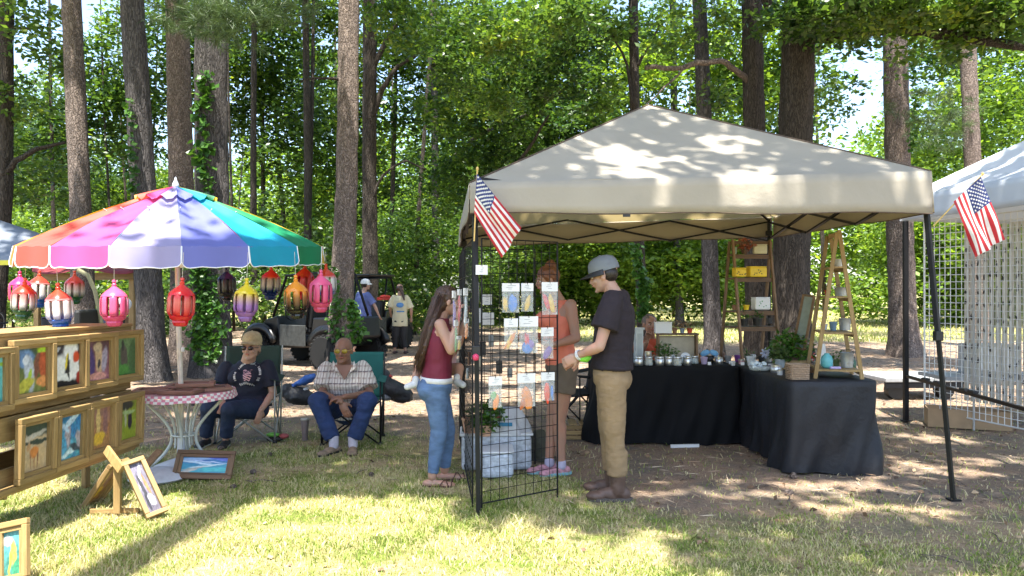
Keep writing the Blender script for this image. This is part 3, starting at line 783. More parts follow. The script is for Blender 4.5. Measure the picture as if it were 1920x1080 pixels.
# legs (splayed), truss bars, roof bars
feet = {'FL': V(gx(897, 5.12), 5.12, 0), 'FR': V(gx(1787, 5.53), 5.53, 0), 'BL': V(gx(868, 8.75), 8.75, 0), 'BR': V(gx(1443, 9.0), 9.0, 0)}
tops = {}
for k_ in ('FL', 'FR', 'BL', 'BR'):
    inn = {'FL': V(.03, .05, 0), 'FR': V(-.03, .05, 0), 'BL': V(.05, -.05, 0), 'BR': V(-.06, -.05, 0)}[k_]
    tp = cs[k_] + inn; tp.z = TOP[k_] - .03; tops[k_] = tp; ft = feet[k_]
    mid = ft.lerp(tp, .50)
    lg = MB().bar(mid, tp, .035, .035).build('leg', BLACK, tent, world=True, bevel=.004)
    lo = MB().bar(ft + V(0, 0, .0), mid + (tp - mid) * .02, .027, .027).build('lower_leg', M('lit_tint_black_metal', (.016, .016, .013), .6, spec=.2), lg, world=False)  # black lower leg, its lit olive look put into the colour
    lo.parent = tent; lo.data.transform(Matrix.Translation(-tent.location))
    MB().box(ft + V(0, 0, .008), (.075, .075, .012)).build('foot', BLACK, tent, world=True)
    MB().box(mid, (.055, .055, .07)).build('slider', BLACKP, tent, world=True, bevel=.006)
    MB().box(tp + V(0, 0, -.16), (.06, .06, .06)).build('bracket', BLACKP, tent, world=True, bevel=.006)
def truss(a, b, zt, zb, n=3):
    A, B = tops[a], tops[b]
    for i in range(n):
        p0 = A.lerp(B, i / n); p1 = A.lerp(B, (i + 1) / n)
        for s_ in (0, 1):
            q0 = p0.copy(); q1 = p1.copy(); q0.z = zt if s_ else zb; q1.z = zb if s_ else zt
            off = V(0, .01 if s_ else -.01, 0)
            MB().bar(q0 + off, q1 + off, .030, .018).build('truss_bar', BLACK, tent, world=True)
truss('BL', 'BR', 2.28, 2.06); truss('FL', 'FR', 2.27, 2.12); truss('BR', 'FR', 2.28, 2.08); truss('BL', 'FL', 2.24, 2.05)
ctr = V(peak.x, peak.y, 2.35)
for k_ in tops:
    q = tops[k_].copy(); q.z -= .02; MB().bar(q, peak - V(0, 0, .07), .024, .014).build('roof_bar', BLACK, tent, world=True)
MB().tube([ctr + V(0, 0, .2), peak - V(0, 0, .03)], .016, 8).build('peak_pole', BLACK, tent, world=True)
MB().box(at(1175, 404, 5.28), (.05, .01, .018)).build('buckle', BLACKP, tent, world=True)

# ------------------------------------------------------------------ flags
FRED = simple('flag_red', (.50, .025, .035), .7, 0, .25); FWHITE = simple('flag_white', (.78, .76, .72), .7, 0, .25); FBLUE = simple('flag_blue', (.03, .045, .17), .7, 0, .2)
def flag(label, A, B, C, D, d, staff, wave=.02, ph=0.0):
    t = thing('american_flag', label, 'flag', at(staff[1][0], staff[1][1], d), group='flags on the beige canopy')
    P = [at(*A, d), at(*B, d), at(*C, d), at(*D, d)]
    def fn(u, v):
        q = P[0].lerp(P[2], u).lerp(P[1].lerp(P[3], u), v)
        s_ = min(1, u * 1.5)
        return q + V(.25 * wave * sin(v * 11 + ph) * s_, wave * (sin(v * 9 + u * 3 + ph) + .5 * sin(v * 17 - u * 5)) * s_, 0)
    mb = MB(); nu, nv = 40, 26; mb.grid(fn, nu, nv)
    mb.m = []
    for j in range(nv):
        for i in range(nu):
            mb.m.append(2 if (i < 16 and j < 14) else (0 if (j // 2) % 2 == 0 else 1))
    mb.build('flag_cloth', [FRED, FWHITE, FBLUE], t, smooth=True, world=True)
    sb = MB()
    for r_ in range(9):
        for c_ in range(6 if r_ % 2 == 0 else 5):
            u = (c_ * 2 + 1 + (r_ % 2)) / 12 * .4; v = (r_ + 1) / 10 * 14 / 26
            q = fn(u, v) + V(0, -.003, 0); ra = .0095
            pts = []
            for k_ in range(10):
                a_ = pi / 2 + k_ * pi / 5; rr = ra if k_ % 2 == 0 else ra * .45
                pts.append(q + V(cos(a_) * rr, 0, sin(a_) * rr))
            sb.add(pts, [tuple(range(10))])
    sb.build('stars', FWHITE, t, world=True, kind='stuff')
    MB().tube([at(*staff[0], d + .01), at(*staff[1], d + .01)], .005, 7).build('staff', simple('gold_stick', (.55, .38, .12), .5), t, world=True)
    MB().ell(at(*staff[0], d + .01), (.009, .009, .014)).build('finial', MT['gold_stick'], t, world=True)
    return t
flag('american flag hanging from the left front corner of the beige canopy', (894, 325), (889, 399), (977, 427), (942, 484), 5.08, ((895, 316), (889, 452)), .018, .4)
flag('american flag on a slanted stick at the right front corner of the beige canopy', (1840, 331), (1788, 378), (1882, 449), (1831, 482), 5.55, ((1843, 326), (1750, 424)), .02, 1.9)

# ------------------------------------------------------------------ wire grid walls
def wire_object(name, me, par, loc, rz, ry=None):
    o = bpy.data.objects.new(name, me); col.objects.link(o); o.parent = par; o.location = loc; o.rotation_euler = (0, 0, 0); return o
def gridwall(label, p0, p1, z0, z1, mat, step=.0765, r=.0024, fr=.0065, legs=True, group=None, name='grid_panel'):
    p0 = V(*p0, 0); p1 = V(*p1, 0); L = (p1 - p0).length; rz = atan2(p1.y - p0.y, p1.x - p0.x)
    t = thing(name, label, 'wire rack', p0, rz, group)
    H = z1 - z0; nv = int(round(L / step)); nh = int(round(H / step))
    v_me = MB().tube([(0, 0, z0), (0, 0, z1)], r, 5).build('wire', mat, t); vm = v_me.data; v_me.location = (L / nv, -r, 0)
    for i in range(2, nv): wire_object('wire', vm, t, (L * i / nv, -r, 0), 0)
    h_me = MB().tube([(0, 0, 0), (L, 0, 0)], r, 5).build('wire', mat, t); hm = h_me.data; h_me.location = (0, r, z0 + H / nh)
    for i in range(2, nh): wire_object('wire', hm, t, (0, r, z0 + H * i / nh), 0)
    for x_ in (0, L): MB().tube([(x_, 0, 0 if legs else z0), (x_, 0, z1)], fr, 7).build('frame_post', mat, t)
    for z_ in (z0, z1): MB().tube([(0, 0, z_), (L, 0, z_)], fr * .8, 6).build('frame_rail', mat, t)
    return t
GA0, GA1 = (gx(903, 5.2), 5.2), (gx(1045, 5.58), 5.58)
gridwall('front black wire grid panel hung with small clear bags beside the canopy leg', GA0, GA1, .07, 1.85, BLACK)
gridwall('black wire grid panel seen edge on, running back from the front left canopy leg', (gx(886, 5.3), 5.3), (gx(870, 6.5), 6.5), .05, 1.85, BLACK, step=.12)
gridwall('black wire grid panel seen edge on behind the first, before the rear left leg', (gx(868, 6.55), 6.55), (gx(862, 7.8), 7.8), .05, 1.85, BLACK, step=.12)
gridwall('black wire grid panel inside the tent behind the plastic bins', (gx(893, 6.9), 6.9), (gx(1003, 6.7), 6.7), .10, 1.86, BLACK)
# small bags on the grid
def gpoint(px):
    """depth of the front grid panel at pixel column px"""
    f_ = (px - 903) / (1045 - 903); return 5.2 + .38 * f_ - .03
def bag(label, x0, x1, y0, y1, cols, d=None, header=.28, mat=POLY, yaw=None, clear=True):
    d = d or gpoint((x0 + x1) / 2); c = at((x0 + x1) / 2, y1, d); w = (x1 - x0) / F * d; h = (y1 - y0) / F * d
    t = thing('merchandise_bag', label, 'bag', c, radians(15) if yaw is None else yaw, 'small bags hung on the wire grid')
    MB().box((0, 0, h * (1 - header / 2)), (w * 1.02, .010, h * header)).build('header_card', CARD, t)
    def fn(u, v):
        return V((u - .5) * w, -.006 - .012 * sin(pi * u) * sin(pi * v), h * (1 - header) * v)
    mb = MB().grid(fn, 8, 8); mb.grid(lambda u, v: V((.5 - u) * w, .006 + .008 * sin(pi * u) * sin(pi * v), h * (1 - header) * v), 8, 8)
    mb.build('pouch', mat, t, smooth=True)
    for k_, (cx, cz, rx, rz_, cc, an) in enumerate(cols):
        mb = MB(); rot = Matrix.Rotation(radians(an), 3, 'Y')
        for q in range(3):
            mb.ell((( cx - .5) * w + R.uniform(-.1, .1) * w, -.002, cz * h * (1 - header) + R.uniform(-.05, .05) * h), (rx * w * R.uniform(.6, 1), .006, rz_ * h * R.uniform(.7, 1.1)), 8, 6, rot)
        mb.build('contents', simple('bright_%s' % '_'.join('%02d' % int(100 * q) for q in cc), cc, .6), t, smooth=True)
    MB().tube([(0, .02, h + .005), (0, -.012, h + .012), (0, -.012, h - .01)], .002, 5).build('hook', BLACK, t)
    mb = MB()
    for q in range(3): mb.box((R.uniform(-.1, .1) * w, -.0062, h * (1 - header * (.3 + .2 * q))), (w * R.uniform(.2, .5), .001, .002))
    mb.build('print', simple('grey_ink', (.12, .14, .2), .7), t)
    return t
BLU, YEL, ORG, RED_, PUR, GRN, TEA = (.06, .22, .65), (.72, .48, .10), (.75, .25, .05), (.65, .05, .08), (.22, .12, .42), (.15, .35, .12), (.1, .4, .42)
bag('small clear bag with blue piece under a white header, upper row left', 941, 974, 531, 586, [(.62, .45, .28, .3, BLU, 5), (.2, .4, .1, .25, YEL, 0)])
bag('small clear bag with yellow piece under a white header, upper row middle', 977, 1000, 531, 584, [(.5, .4, .3, .3, YEL, 15)])
bag('small clear bag with red and yellow pieces, upper row right beside the orange top', 1015, 1046, 529, 590, [(.3, .55, .14, .28, RED_, -20), (.6, .5, .14, .3, YEL, -12)])
bag('small clear bag with an orange and yellow feather shape, middle row left', 945, 971, 597, 654, [(.5, .35, .2, .32, ORG, 35), (.35, .3, .12, .25, YEL, 25)])
bag('small clear bag with blue, purple and red pieces, middle row centre', 973, 1009, 593, 662, [(.5, .25, .34, .16, BLU, 20), (.6, .3, .22, .16, PUR, -30), (.4, .5, .1, .2, RED_, 0)])
bag('narrow clear bag with dull purple piece, middle row right', 1014, 1038, 614, 672, [(.5, .28, .3, .2, PUR, 25)])
bag('small clear bag with green foliage and orange piece, lowest row left', 916, 941, 706, 764, [(.5, .25, .3, .24, ORG, 10), (.4, .6, .3, .15, GRN, 0)])
bag('small clear bag with orange and rust pieces, lowest row middle', 970, 1004, 700, 762, [(.5, .35, .25, .34, ORG, -14), (.35, .2, .2, .2, (.55, .15, .05), 20)])
bag('small clear bag with a bright red piece, lowest row right', 1014, 1040, 698, 751, [(.45, .42, .2, .38, (.8, .08, .03), 0), (.85, .4, .08, .3, BLU, 0)])
bag('plain white card tag near the top of the wire grid by the leg', 892, 914, 497, 515, [], header=1.0)
sidebag = [(847, 856, 545, 612, 5.75, PUR, 'pale'), (857, 866, 542, 600, 5.65, RED_, 'pink'), (868, 878, 540, 610, 5.5, (.5, .55, .6), 'grey'), (850, 860, 600, 655, 5.7, GRN, 'green'),
           (869, 880, 598, 632, 5.5, ORG, 'orange'), (855, 866, 630, 655, 5.7, YEL, 'golden')]
for k_, (x0, x1, y0, y1, d_, cc, nm) in enumerate(sidebag):
    bag('%s %s bag seen edge on, hanging by the face of the woman in maroon' % (nm, 'long' if y1 - y0 > 50 else 'short'), x0, x1, y0, y1, [(.5, .35, .35, .35, cc, 5), (.5, .7, .3, .2, cc, -5)], d=d_, yaw=radians(50), header=.2)
for k_, (x0, x1, y0, y1) in enumerate([(888, 898, 530, 570), (903, 922, 552, 572), (889, 902, 578, 606), (905, 926, 586, 610)]):
    bag(['narrow white card high on the inner wire grid beside the leg', 'small white tag right of the narrow card on the inner grid', 'pale packet on the inner grid below the narrow card', 'cream packet on the inner grid right of the pale packet'][k_], x0, x1, y0, y1, [], d=6.75, header=.95)
hg = at(892, 676, 5.12); t = tag(MB().lathe([(.004, 0), (.018, .004), (.022, .02), (.02, .035), (.006, .045)], 14, hg).build('pink_bow', simple('pink_gloss', (.6, .04, .12), .3), smooth=True), 'small round pink ornament fixed to the front left canopy leg', 'ornament')

inner = [(905, 640, 12, 26, 'dark'), (921, 628, 10, 22, 'grey'), (936, 676, 12, 24, 'dark'), (899, 668, 9, 20, 'cream'), (956, 690, 10, 18, 'grey'), (884, 560, 8, 26, 'black'), (880, 660, 8, 24, 'brown'), (877, 690, 8, 20, 'grey')]
cc_ = {'dark': (.03, .03, .035), 'grey': (.25, .27, .28), 'cream': (.5, .46, .36), 'black': (.012, .012, .014), 'brown': (.14, .07, .04)}
where = ['left of centre', 'above the plant', 'beside the lowest row of bags', 'close to the leg', 'left of the orange feather bag', 'high on the side panel', 'low on the side panel', 'lowest on the side panel']
for k_, (px, py, w_, h_, nm) in enumerate(inner):
    d_ = 6.72 if k_ < 5 else 5.9
    t = thing('hanging_packet', 'small %s packet hooked on the black wire grid, %s' % (nm, where[k_]), 'packet', at(px, py, d_), 0 if k_ < 5 else 1.1)
    w2, h2 = w_ / F * d_, h_ / F * d_
    MB().box((0, 0, -h2 / 2), (w2, .012, h2)).build('packet_body', simple('packet_' + nm, cc_[nm], .5), t, bevel=.004)
    MB().tube([(0, .02, .008), (0, -.02, .012), (0, -.02, 0)], .0022, 5).build('hook', BLACK, t)
# ------------------------------------------------------------------ tables under black cloths
def draped(label, x0, x1, y0, y1, zt, folds, seed, zb=.01, name='black_tablecloth', flare=.07, mat=None):
    mb = MB(); n = 220; rc = .05
    per = []
    cx, cy, hx, hy = (x0 + x1) / 2, (y0 + y1) / 2, (x1 - x0) / 2, (y1 - y0) / 2
    for i in range(n):
        a_ = 2 * pi * i / n + pi / 4; ex = .16
        c_, s_ = cos(a_), sin(a_)
        per.append((cx + hx * math.copysign(abs(c_) ** ex, c_), cy + hy * math.copysign(abs(s_) ** ex, s_), c_, s_))
    # resample evenly
    P2 = [V(p[0], p[1], 0) for p in per]; Ls = [0]
    for i in range(n): Ls.append(Ls[-1] + (P2[(i + 1) % n] - P2[i]).length)
    tot = Ls[-1]; pts = []
    j = 0
    for i in range(n):
        s_ = tot * i / n
        while Ls[j + 1] < s_: j += 1
        f_ = (s_ - Ls[j]) / max(1e-6, Ls[j + 1] - Ls[j]); pts.append(P2[j].lerp(P2[(j + 1) % n], f_))
    rows = 26; vs_ = []
    for r_ in range(rows + 1):
        v = r_ / rows
        for i in range(n):
            q = pts[i]; t_ = (pts[(i + 1) % n] - pts[i - 1]).normalized(); nn = V(t_.y, -t_.x, 0)
            s_ = tot * i / n
            w = float(fbm(np.array(s_ * folds + seed + v * .8), np.array(v * 1.2 + seed), seed, 2)) - .42
            w2 = float(vnoise(np.array(s_ * folds * 2.6 + v * 2.0), np.array(v * 2.0), seed + 5)) - .5
            off = (.015 + .13 * (w - .08) + .07 * w2 + .013 * sin(s_ * 31 + v * 6 + 5 * w)) * v ** .75 + flare * v * v * .5
            z = zt - (zt - zb) * v + (.012 * sin(s_ * 7 + seed) if r_ == rows else 0)
            if r_ == 0: off = -.006
            if r_ == 1: z = zt - .012; off = .004
            vs_.append((q.x + nn.x * off, q.y + nn.y * off, max(z, .004)))
    fs_ = [(r_ * n + (i + 1) % n, r_ * n + i, (r_ + 1) * n + i, (r_ + 1) * n + (i + 1) % n) for r_ in range(rows) for i in range(n)]
    fs_.append(tuple(range(n)))
    mb.add(vs_, fs_)
    o = mb.build(name, mat or CLOTHB, smooth=True, auto=60)
    return tag(o, label, 'tablecloth', 'black cloth covered tables')
TZ = .765
draped('black cloth over the rear table behind the man in the dark shirt', .80, 2.22, 7.50, 8.2, TZ, 2.4, 3, flare=.02)
draped('black cloth over the right hand table, its wrinkled end facing the lawn', 2.235, 3.0, 6.28, 8.15, TZ, 3.2, 8, flare=.0, mat=M('sky_tinted_black_cloth', (.008, .009, .013), .6, 0, .3, 3, .5, .01, bscale=30, spec=.5))  # same black cloth, sky light on its end put into the slate colour
# strip of white card under the rear cloth
tag(MB().box((gx(1285, 7.35), 7.38, .02), (.28, .02, .03), Matrix.Rotation(.12, 3, 'Z')).build('paper_strip', CARD), 'white paper edge showing under the rear black tablecloth', 'paper')

# ------------------------------------------------------------------ small goods
def jar(label, px, d, z=TZ, r=.035, h=.075, lid=TIN, body=GLASS, cat='jar', group='tins and jars on the black tables', content=None):
    t = thing('jar', label, cat, (gx(px, d), d, z), 0, group)
    MB().lathe([(r * .9, 0), (r, .006), (r, h * .72), (r * .86, h * .8)], 16).build('glass_body', body, t, smooth=True, auto=50)
    if content: MB().lathe([(r * .82, .003), (r * .85, .01), (r * .85, h * .55), (r * .6, h * .6)], 12).build('contents', content, t, smooth=True)
    MB().lathe([(r * .92, h * .78), (r * .95, h * .8), (r * .95, h * .97), (r * .9, h)], 18).build('lid', lid, t, smooth=True, auto=40)
    return t
ordn = ['first', 'second', 'third', 'fourth', 'fifth', 'sixth', 'seventh', 'eighth', 'ninth']
cand = simple('candle_wax', (.6, .55, .42), .6)
for k_, px in enumerate((1198, 1216, 1237, 1254, 1270, 1289)):
    jar('%s silver lidded jar from the left along the front of the rear table' % ordn[k_], px, 7.6 + .02 * (k_ % 2), r=.042, h=.088, body=TIN if k_ in (0, 2, 3, 5) else GLASS, content=cand if k_ in (1, 4) else None)
jar('silver tin stacked on the second jar of the rear table row', 1215, 7.6, z=TZ + .09, r=.036, h=.05, body=TIN)
jar('silver tin standing alone on the rear table before the tree', 1348, 7.75, r=.04, h=.07, body=TIN)
jar('silver tin at the corner where the two tables meet', 1455, 6.95, r=.048, h=.07, body=TIN)
jar('glass jar with silver lid behind the row near the patterned plate', 1302, 7.8, r=.04, h=.08)
jar('small clear jar behind the row below the tile', 1278, 7.85, r=.035, h=.07)
def pot(label, px, d, z, r, h, mat, plant=None, name='flower_pot', cat='pot', n=16, taper=.75, ph=.12, pn=120, group=None):
    t = thing(name, label, cat, (gx(px, d), d, z), 0, group)
    MB().lathe([(r * taper, 0), (r * taper, .003), (r, h * .85), (r * 1.06, h * .86), (r * 1.06, h), (r * .95, h), (r * .85, h * .6)], n).build('pot_body', mat, t, smooth=True, auto=40)
    if plant:
        P_ = clump_points(np.array([[0, 0, h + ph * .35]]), np.array([ph * .8]), pn if ph < .15 else int(pn * 1.7), .8)
        leaf_mesh('foliage', P_, ph * (.35 if ph < .15 else .22) * (.6 + .8 * rng.random(len(P_))), plant, parent=t, narrow=.5)
    return t
def boxthing(name, label, cat, px, d, z, w, dp, h, mat, yaw=0, bev=.004, lid=None, group=None):
    t = thing(name, label, cat, (gx(px, d), d, z), yaw, group)
    mb = MB(); th = .006
    mb.box((0, 0, th / 2), (w, dp, th))
    for sx in (-1, 1): mb.box((sx * (w / 2 - th / 2), 0, h / 2 + th / 2), (th, dp, h - th))
    for sy in (-1, 1): mb.box((0, sy * (dp / 2 - th / 2), h / 2 + th / 2), (w - 2 * th, th, h - th))
    mb.build('box_body', mat, t)
    if lid: MB().box((0, 0, h + .008), (w * 1.03, dp * 1.03, .016)).build('lid', lid, t, bevel=.003)
    return t
LEAFP = LEAF_IVY
# display crate with cream panel behind the jars
ct = thing('display_case', 'dark framed case with cream panel standing behind the jars on the rear table', 'case', (gx(1270, 8.0), 8.0, TZ))
cw = 72 / F * 8.0; chh = (gz(628, 8.0) - TZ)
MB().box((0, .06, chh / 2), (cw - .02, .01, chh - .02)).build('cream_panel', simple('cream', (.50, .44, .33), .7), ct)
for x_ in (-cw / 2, cw / 2): MB().box((x_, .02, chh / 2), (.018, .10, chh)).build('side_board', DWOODZ, ct)
MB().box((0, .02, chh + .009), (cw + .03, .12, .018)).build('top_board', DWOOD, ct)
pot('small leafy green plant before the cream panel on the rear table', 1247, 7.85, TZ, .035, .06, simple('terracotta_dark', (.12, .07, .05), .8), LEAFP, ph=.16, pn=160)
zc = TZ + chh + .02
boxthing('white_box', 'pale white carton on top of the cream panelled case beside the seated woman', 'box', 1243, 8.0, zc, .17, .08, .10, WHITEP, lid=CARD)
pot('small brown pot on top of the case, left of three', 1265, 8.0, zc, .028, .055, simple('brown_clay', (.25, .13, .07), .7), MT['pine_straw_leaf'], ph=.09, pn=60)
pot('small grey blue pot on top of the case, middle of three', 1279, 8.0, zc, .026, .05, simple('blue_clay', (.2, .26, .34), .5), MT['pine_straw_leaf'], ph=.09, pn=60)
pot('small red pot on top of the case, right of three', 1293, 8.0, zc, .03, .05, simple('red_clay', (.55, .07, .03), .5), MT['pine_straw_leaf'], ph=.08, pn=50)
t = thing('white_lantern_box', 'tall white panelled box standing at the left end of the rear table', 'box', (gx(1197, 7.9), 7.9, TZ), .15)
MB().box((0, 0, .17), (.08, .08, .34)).build('panel_body', M('aged_white', (.5, .54, .54), .6), t, bevel=.004); MB().box((0, 0, .35), (.10, .10, .02)).build('cap', MT['aged_white'], t)
MB().box((0, -.042, .17), (.05, .004, .26)).build('inset_panel', simple('pale_grey', (.38, .42, .43), .5), t)
# patterned plate and tile
t = thing('patterned_plate', 'round white plate with blue centre propped against the cream panel', 'plate', (gx(1285, 7.86), 7.86, TZ))
rt = Matrix.Rotation(radians(80), 3, 'X')
MB().lathe([(.002, 0), (.05, .0), (.052, .006), (.002, .008)], 24, (0, 0, .055), rot=rt).build('plate_disc', WHITEP, t, smooth=True, auto=40)
MB().lathe([(.001, .009), (.022, .009), (.022, .012), (.001, .012)], 16, (0, -.0, .055), rot=rt).build('blue_centre', simple('china_blue', (.05, .1, .3), .3), t)
t = thing('blue_tile', 'small blue and white diamond shaped tile left of the round plate', 'tile', (gx(1262, 7.86), 7.86, TZ))
MB().box((0, 0, .05), (.06, .008, .06), Matrix.Rotation(pi / 4, 3, 'Y')).build('tile_body', WHITEP, t); MB().box((0, -.005, .05), (.035, .004, .035), Matrix.Rotation(pi / 4, 3, 'Y')).build('tile_motif', MT['china_blue'], t)
# blue bow, price tags, pots between the tables
t = thing('blue_bow', 'light blue ribbon bow on a black pot before the tree', 'bow', (gx(1330, 7.9), 7.9, TZ))
MB().lathe([(.04, 0), (.05, .07)], 14).build('pot_body', BLACKP, t, smooth=True)
for s_ in (-1, 1):
    MB().ell((s_ * .045, 0, .10), (.05, .02, .03), rot=Matrix.Rotation(s_ * .4, 3, 'Y')).build('bow_loop', simple('sky_blue', (.16, .38, .62), .5), t, smooth=True)
    MB().bar((0, -.01, .10), (s_ * .08, -.01, .06), .025, .004).build('bow_tail', MT['sky_blue'], t)
for k_, (px, d_, cc, lab) in enumerate([(1320, 7.75, (.45, .35, .5), 'pale lilac pot at the back left of the tree'), (1365, 7.9, (.2, .2, .2), 'dark pot with a price tag right of the lone silver tin'), (1383, 8.0, (.2, .05, .25), 'purple pot below the narrow wooden shelf'),
                                   (1402, 8.0, (.13, .16, .12), 'dark green pot below the narrow wooden shelf'), (1408, 7.6, (.6, .62, .62), 'white mug with small motif below the narrow wooden shelf'), (1428, 7.9, (.03, .03, .03), 'black canister below the white box shelf')]):
    pot(lab, px, d_, TZ, .035 if k_ != 4 else .045, .07 if k_ != 4 else .09, simple('pot_colour_%s' % ['lilac', 'dark', 'purple', 'green', 'white', 'black'][k_], cc, .5), LEAFP if k_ in (3,) else None, ph=.08, pn=60)
for k_, (px, d_) in enumerate(((1330, 7.62), (1370, 7.7), (1392, 7.6), (1420, 7.4))):
    t = thing('price_tag', '%s small white price tag from the left on the back table' % ordn[k_], 'tag', (gx(px, d_), d_, TZ), 0, 'price tags on the black cloth')
    MB().box((0, 0, .018), (.035, .003, .03), Matrix.Rotation(-.25, 3, 'X')).build('tag_card', CARD, t)
# cluster of white glass pieces and flower
t = thing('glass_dish', 'cluster of frosted white glass pieces in a dish at the table corner', 'glassware', (gx(1424, 7.1), 7.1, TZ))
MB().lathe([(.05, 0), (.09, .01), (.10, .045), (.095, .045)], 20).build('dish', GLASS, t, smooth=True)
for k_ in range(16): MB().ell((R.uniform(-.07, .07), R.uniform(-.06, .06), R.uniform(.03, .075)), (.02, .018, .016), 8, 6, Matrix.Rotation(R.random() * 3, 3, 'X')).build('frosted_piece', simple('frosted_glass', (.6, .68, .72), .25), t, smooth=True)
t = thing('paper_flower', 'pale blue paper flower above the dish of glass', 'flower', (gx(1435, 7.5), 7.5, TZ))
MB().tube([(0, 0, 0), (0, 0, .12)], .004, 6).build('stem', simple('stem_green', (.1, .2, .06), .6), t)
for k_ in range(8):
    a_ = k_ * pi / 4; MB().ell((cos(a_) * .03, -.01, .13 + sin(a_) * .03), (.026, .008, .012), 8, 6, Matrix.Rotation(-a_, 3, 'Y')).build('petal', simple('pale_blue', (.5, .55, .75), .6), t, smooth=True)
# crates, plants and basket on the right hand table
def crate(label, px, d, z, w, dp, h, yaw=0, nb=3):
    t = thing('wooden_crate', label, 'crate', (gx(px, d), d, z), yaw)
    for sy in (-1, 1):
        for k_ in range(nb):
            zz = h * (k_ + .5) / nb
            MB().box((0, sy * dp / 2, zz), (w, .008, h / nb * .8)).build('slat', PINE_X, t)
    for sx in (-1, 1):
        for k_ in range(nb): MB().box((sx * w / 2, 0, h * (k_ + .5) / nb), (.008, dp - .01, h / nb * .8)).build('slat', PINE_Y, t)
    MB().box((0, 0, .006), (w - .01, dp - .01, .008)).build('bottom', PINE_X, t)
    return t
crate('pale slatted crate of plants behind the basket on the right table', 1485, 7.3, TZ, .30, .2, .09)
pot('leafy trailing plant in the crate before the big oak', 1484, 7.3, TZ + .02, .06, .09, MT['terracotta_dark'], LEAFP, ph=.26, pn=420)
pot('grey green succulent at the left end of the crate', 1462, 7.2, TZ + .02, .05, .08, MT['pale_grey'], LEAF_PINE, ph=.12, pn=200)
def basket(label, px, d, z, w, dp, h, mat):
    t = thing('woven_basket', label, 'basket', (gx(px, d), d, z), .05)
    for k_ in range(9):
        zz = h * (k_ + .5) / 9; mb = MB(); s_ = 1 + .06 * k_ / 9
        pts = []; n = 28
        for i in range(n + 1):
            a_ = 2 * pi * i / n; c_, q_ = cos(a_), sin(a_)
            pts.append((w / 2 * s_ * math.copysign(abs(c_) ** .35, c_) + .0, dp / 2 * s_ * math.copysign(abs(q_) ** .35, q_), zz + .002 * ((i + k_) % 2)))
        mb.tube(pts, h / 18 * .95, 6); mb.build('weave_row', mat, t, smooth=True)
    MB().box((0, 0, h * .45), (w * .9, dp * .9, h * .8)).build('basket_lining', mat, t)
    return t
basket('square tan woven basket at the front left corner of the right table', 1495, 6.42, TZ, .155, .13, .13, M('wicker', (.33, .23, .15), .8, 0, .3, 60, .4, .006))
# leaning mirror frame
t = thing('framed_mirror', 'dark wooden framed chalk mirror leaning beside the tall A shaped shelf', 'mirror', (gx(1505, 7.3), 7.3, TZ + .02), 0)
A_ = [at(1487, 652, 7.25), at(1508, 655, 7.15), at(1527, 556, 7.45), at(1507, 553, 7.55)]
mb = MB(); 
for i in range(4):
    MB().bar(A_[i] , A_[(i + 1) % 4], .022, .02).build('frame_side', DWOODZ, t, world=True)
MB().add([A_[0], A_[1], A_[2], A_[3]], [(0, 1, 2, 3)]).build('mirror_plate', simple('greenish_mirror', (.22, .27, .25), .25), t, world=True, solid=.004)

# A shaped ladder shelves
def ladder_shelf(label, loc, yaw, L=.45, H=1.22, sp=.21, wood=PINE_Z, woodx=PINE_X, zs=(.07, .38, .68, .93)):
    t = thing('ladder_shelf', label, 'shelf', loc, yaw)
    for sx in (-1, 1):
        x_ = sx * L / 2
        MB().bar((x_, -sp, 0), (x_, -.008, H), .032, .022, up=(1, 0, 0)).build('leg', wood, t, bevel=.002)
        MB().bar((x_ + sx * .024, sp, 0), (x_ + sx * .024, .012, H - .02), .032, .022, up=(1, 0, 0)).build('leg', wood, t, bevel=.002)
    for z_ in zs:
        hw = sp * (1 - z_ / H)
        for k_ in range(3 if hw > .07 else 2):
            nb = 3 if hw > .07 else 2; y_ = -hw + 2 * hw * (k_ + .5) / nb
            MB().box((0, y_ * .95, z_), (L + .06, 2 * hw / nb * .86 + .012, .016)).build('board', woodx, t, bevel=.002)
        MB().box((0, -hw - .0, z_ - .02), (L - .03, .014, .03)).build('rail', woodx, t)
    MB().box((0, 0, H - .03), (L, .014, .035)).build('top_rail', woodx, t)
    return t
s1 = ladder_shelf('dark narrow wooden ladder shelf with yellow boxes, on the rear table beside the oak', (gx(1408, 8.0), 8.0, TZ), radians(12), L=.42, H=1.26, wood=DWOODZ, woodx=DWOOD, zs=(.36, .52, .86, 1.10))
s2 = ladder_shelf('tall light wood A shaped ladder shelf at the end of the right table', (gx(1563, 6.66), 6.66, TZ), radians(77), L=.42, H=1.24, sp=.185)
# goods on the dark shelf (left)
zz = TZ
YB = simple('yellow_enamel', (.78, .55, .02), .45)
def rbox(name, label, cat, px, d, z, w, dp, h, mat, dots=None, yaw=0):
    t = thing(name, label, cat, (gx(px, d), d, z), yaw)
    MB().box((0, 0, h / 2), (w, dp, h)).build('container_body', mat, t, bevel=.012)
    MB().box((0, 0, h + .004), (w * .96, dp * .96, .01)).build('rim', mat, t, bevel=.003)
    if dots:
        mb = MB()
        for k_ in range(7): mb.lathe([(.001, 0), (.006, 0), (.006, .002), (.001, .002)], 8, (R.uniform(-.4, .4) * w, -dp / 2 - .001, R.uniform(.2, .8) * h), rot=Matrix.Rotation(pi / 2, 3, 'X'))
        mb.build('dots', dots, t)
    return t
rbox('yellow_box', 'larger dotted yellow box on the dark ladder shelf, right one', 'box', 1418, 7.93, zz + .875, .19, .10, .10, YB, BLACKP, radians(12))
rbox('yellow_box', 'smaller dotted yellow box on the dark ladder shelf, left one', 'box', 1386, 7.88, zz + .875, .12, .09, .085, YB, BLACKP, radians(12))
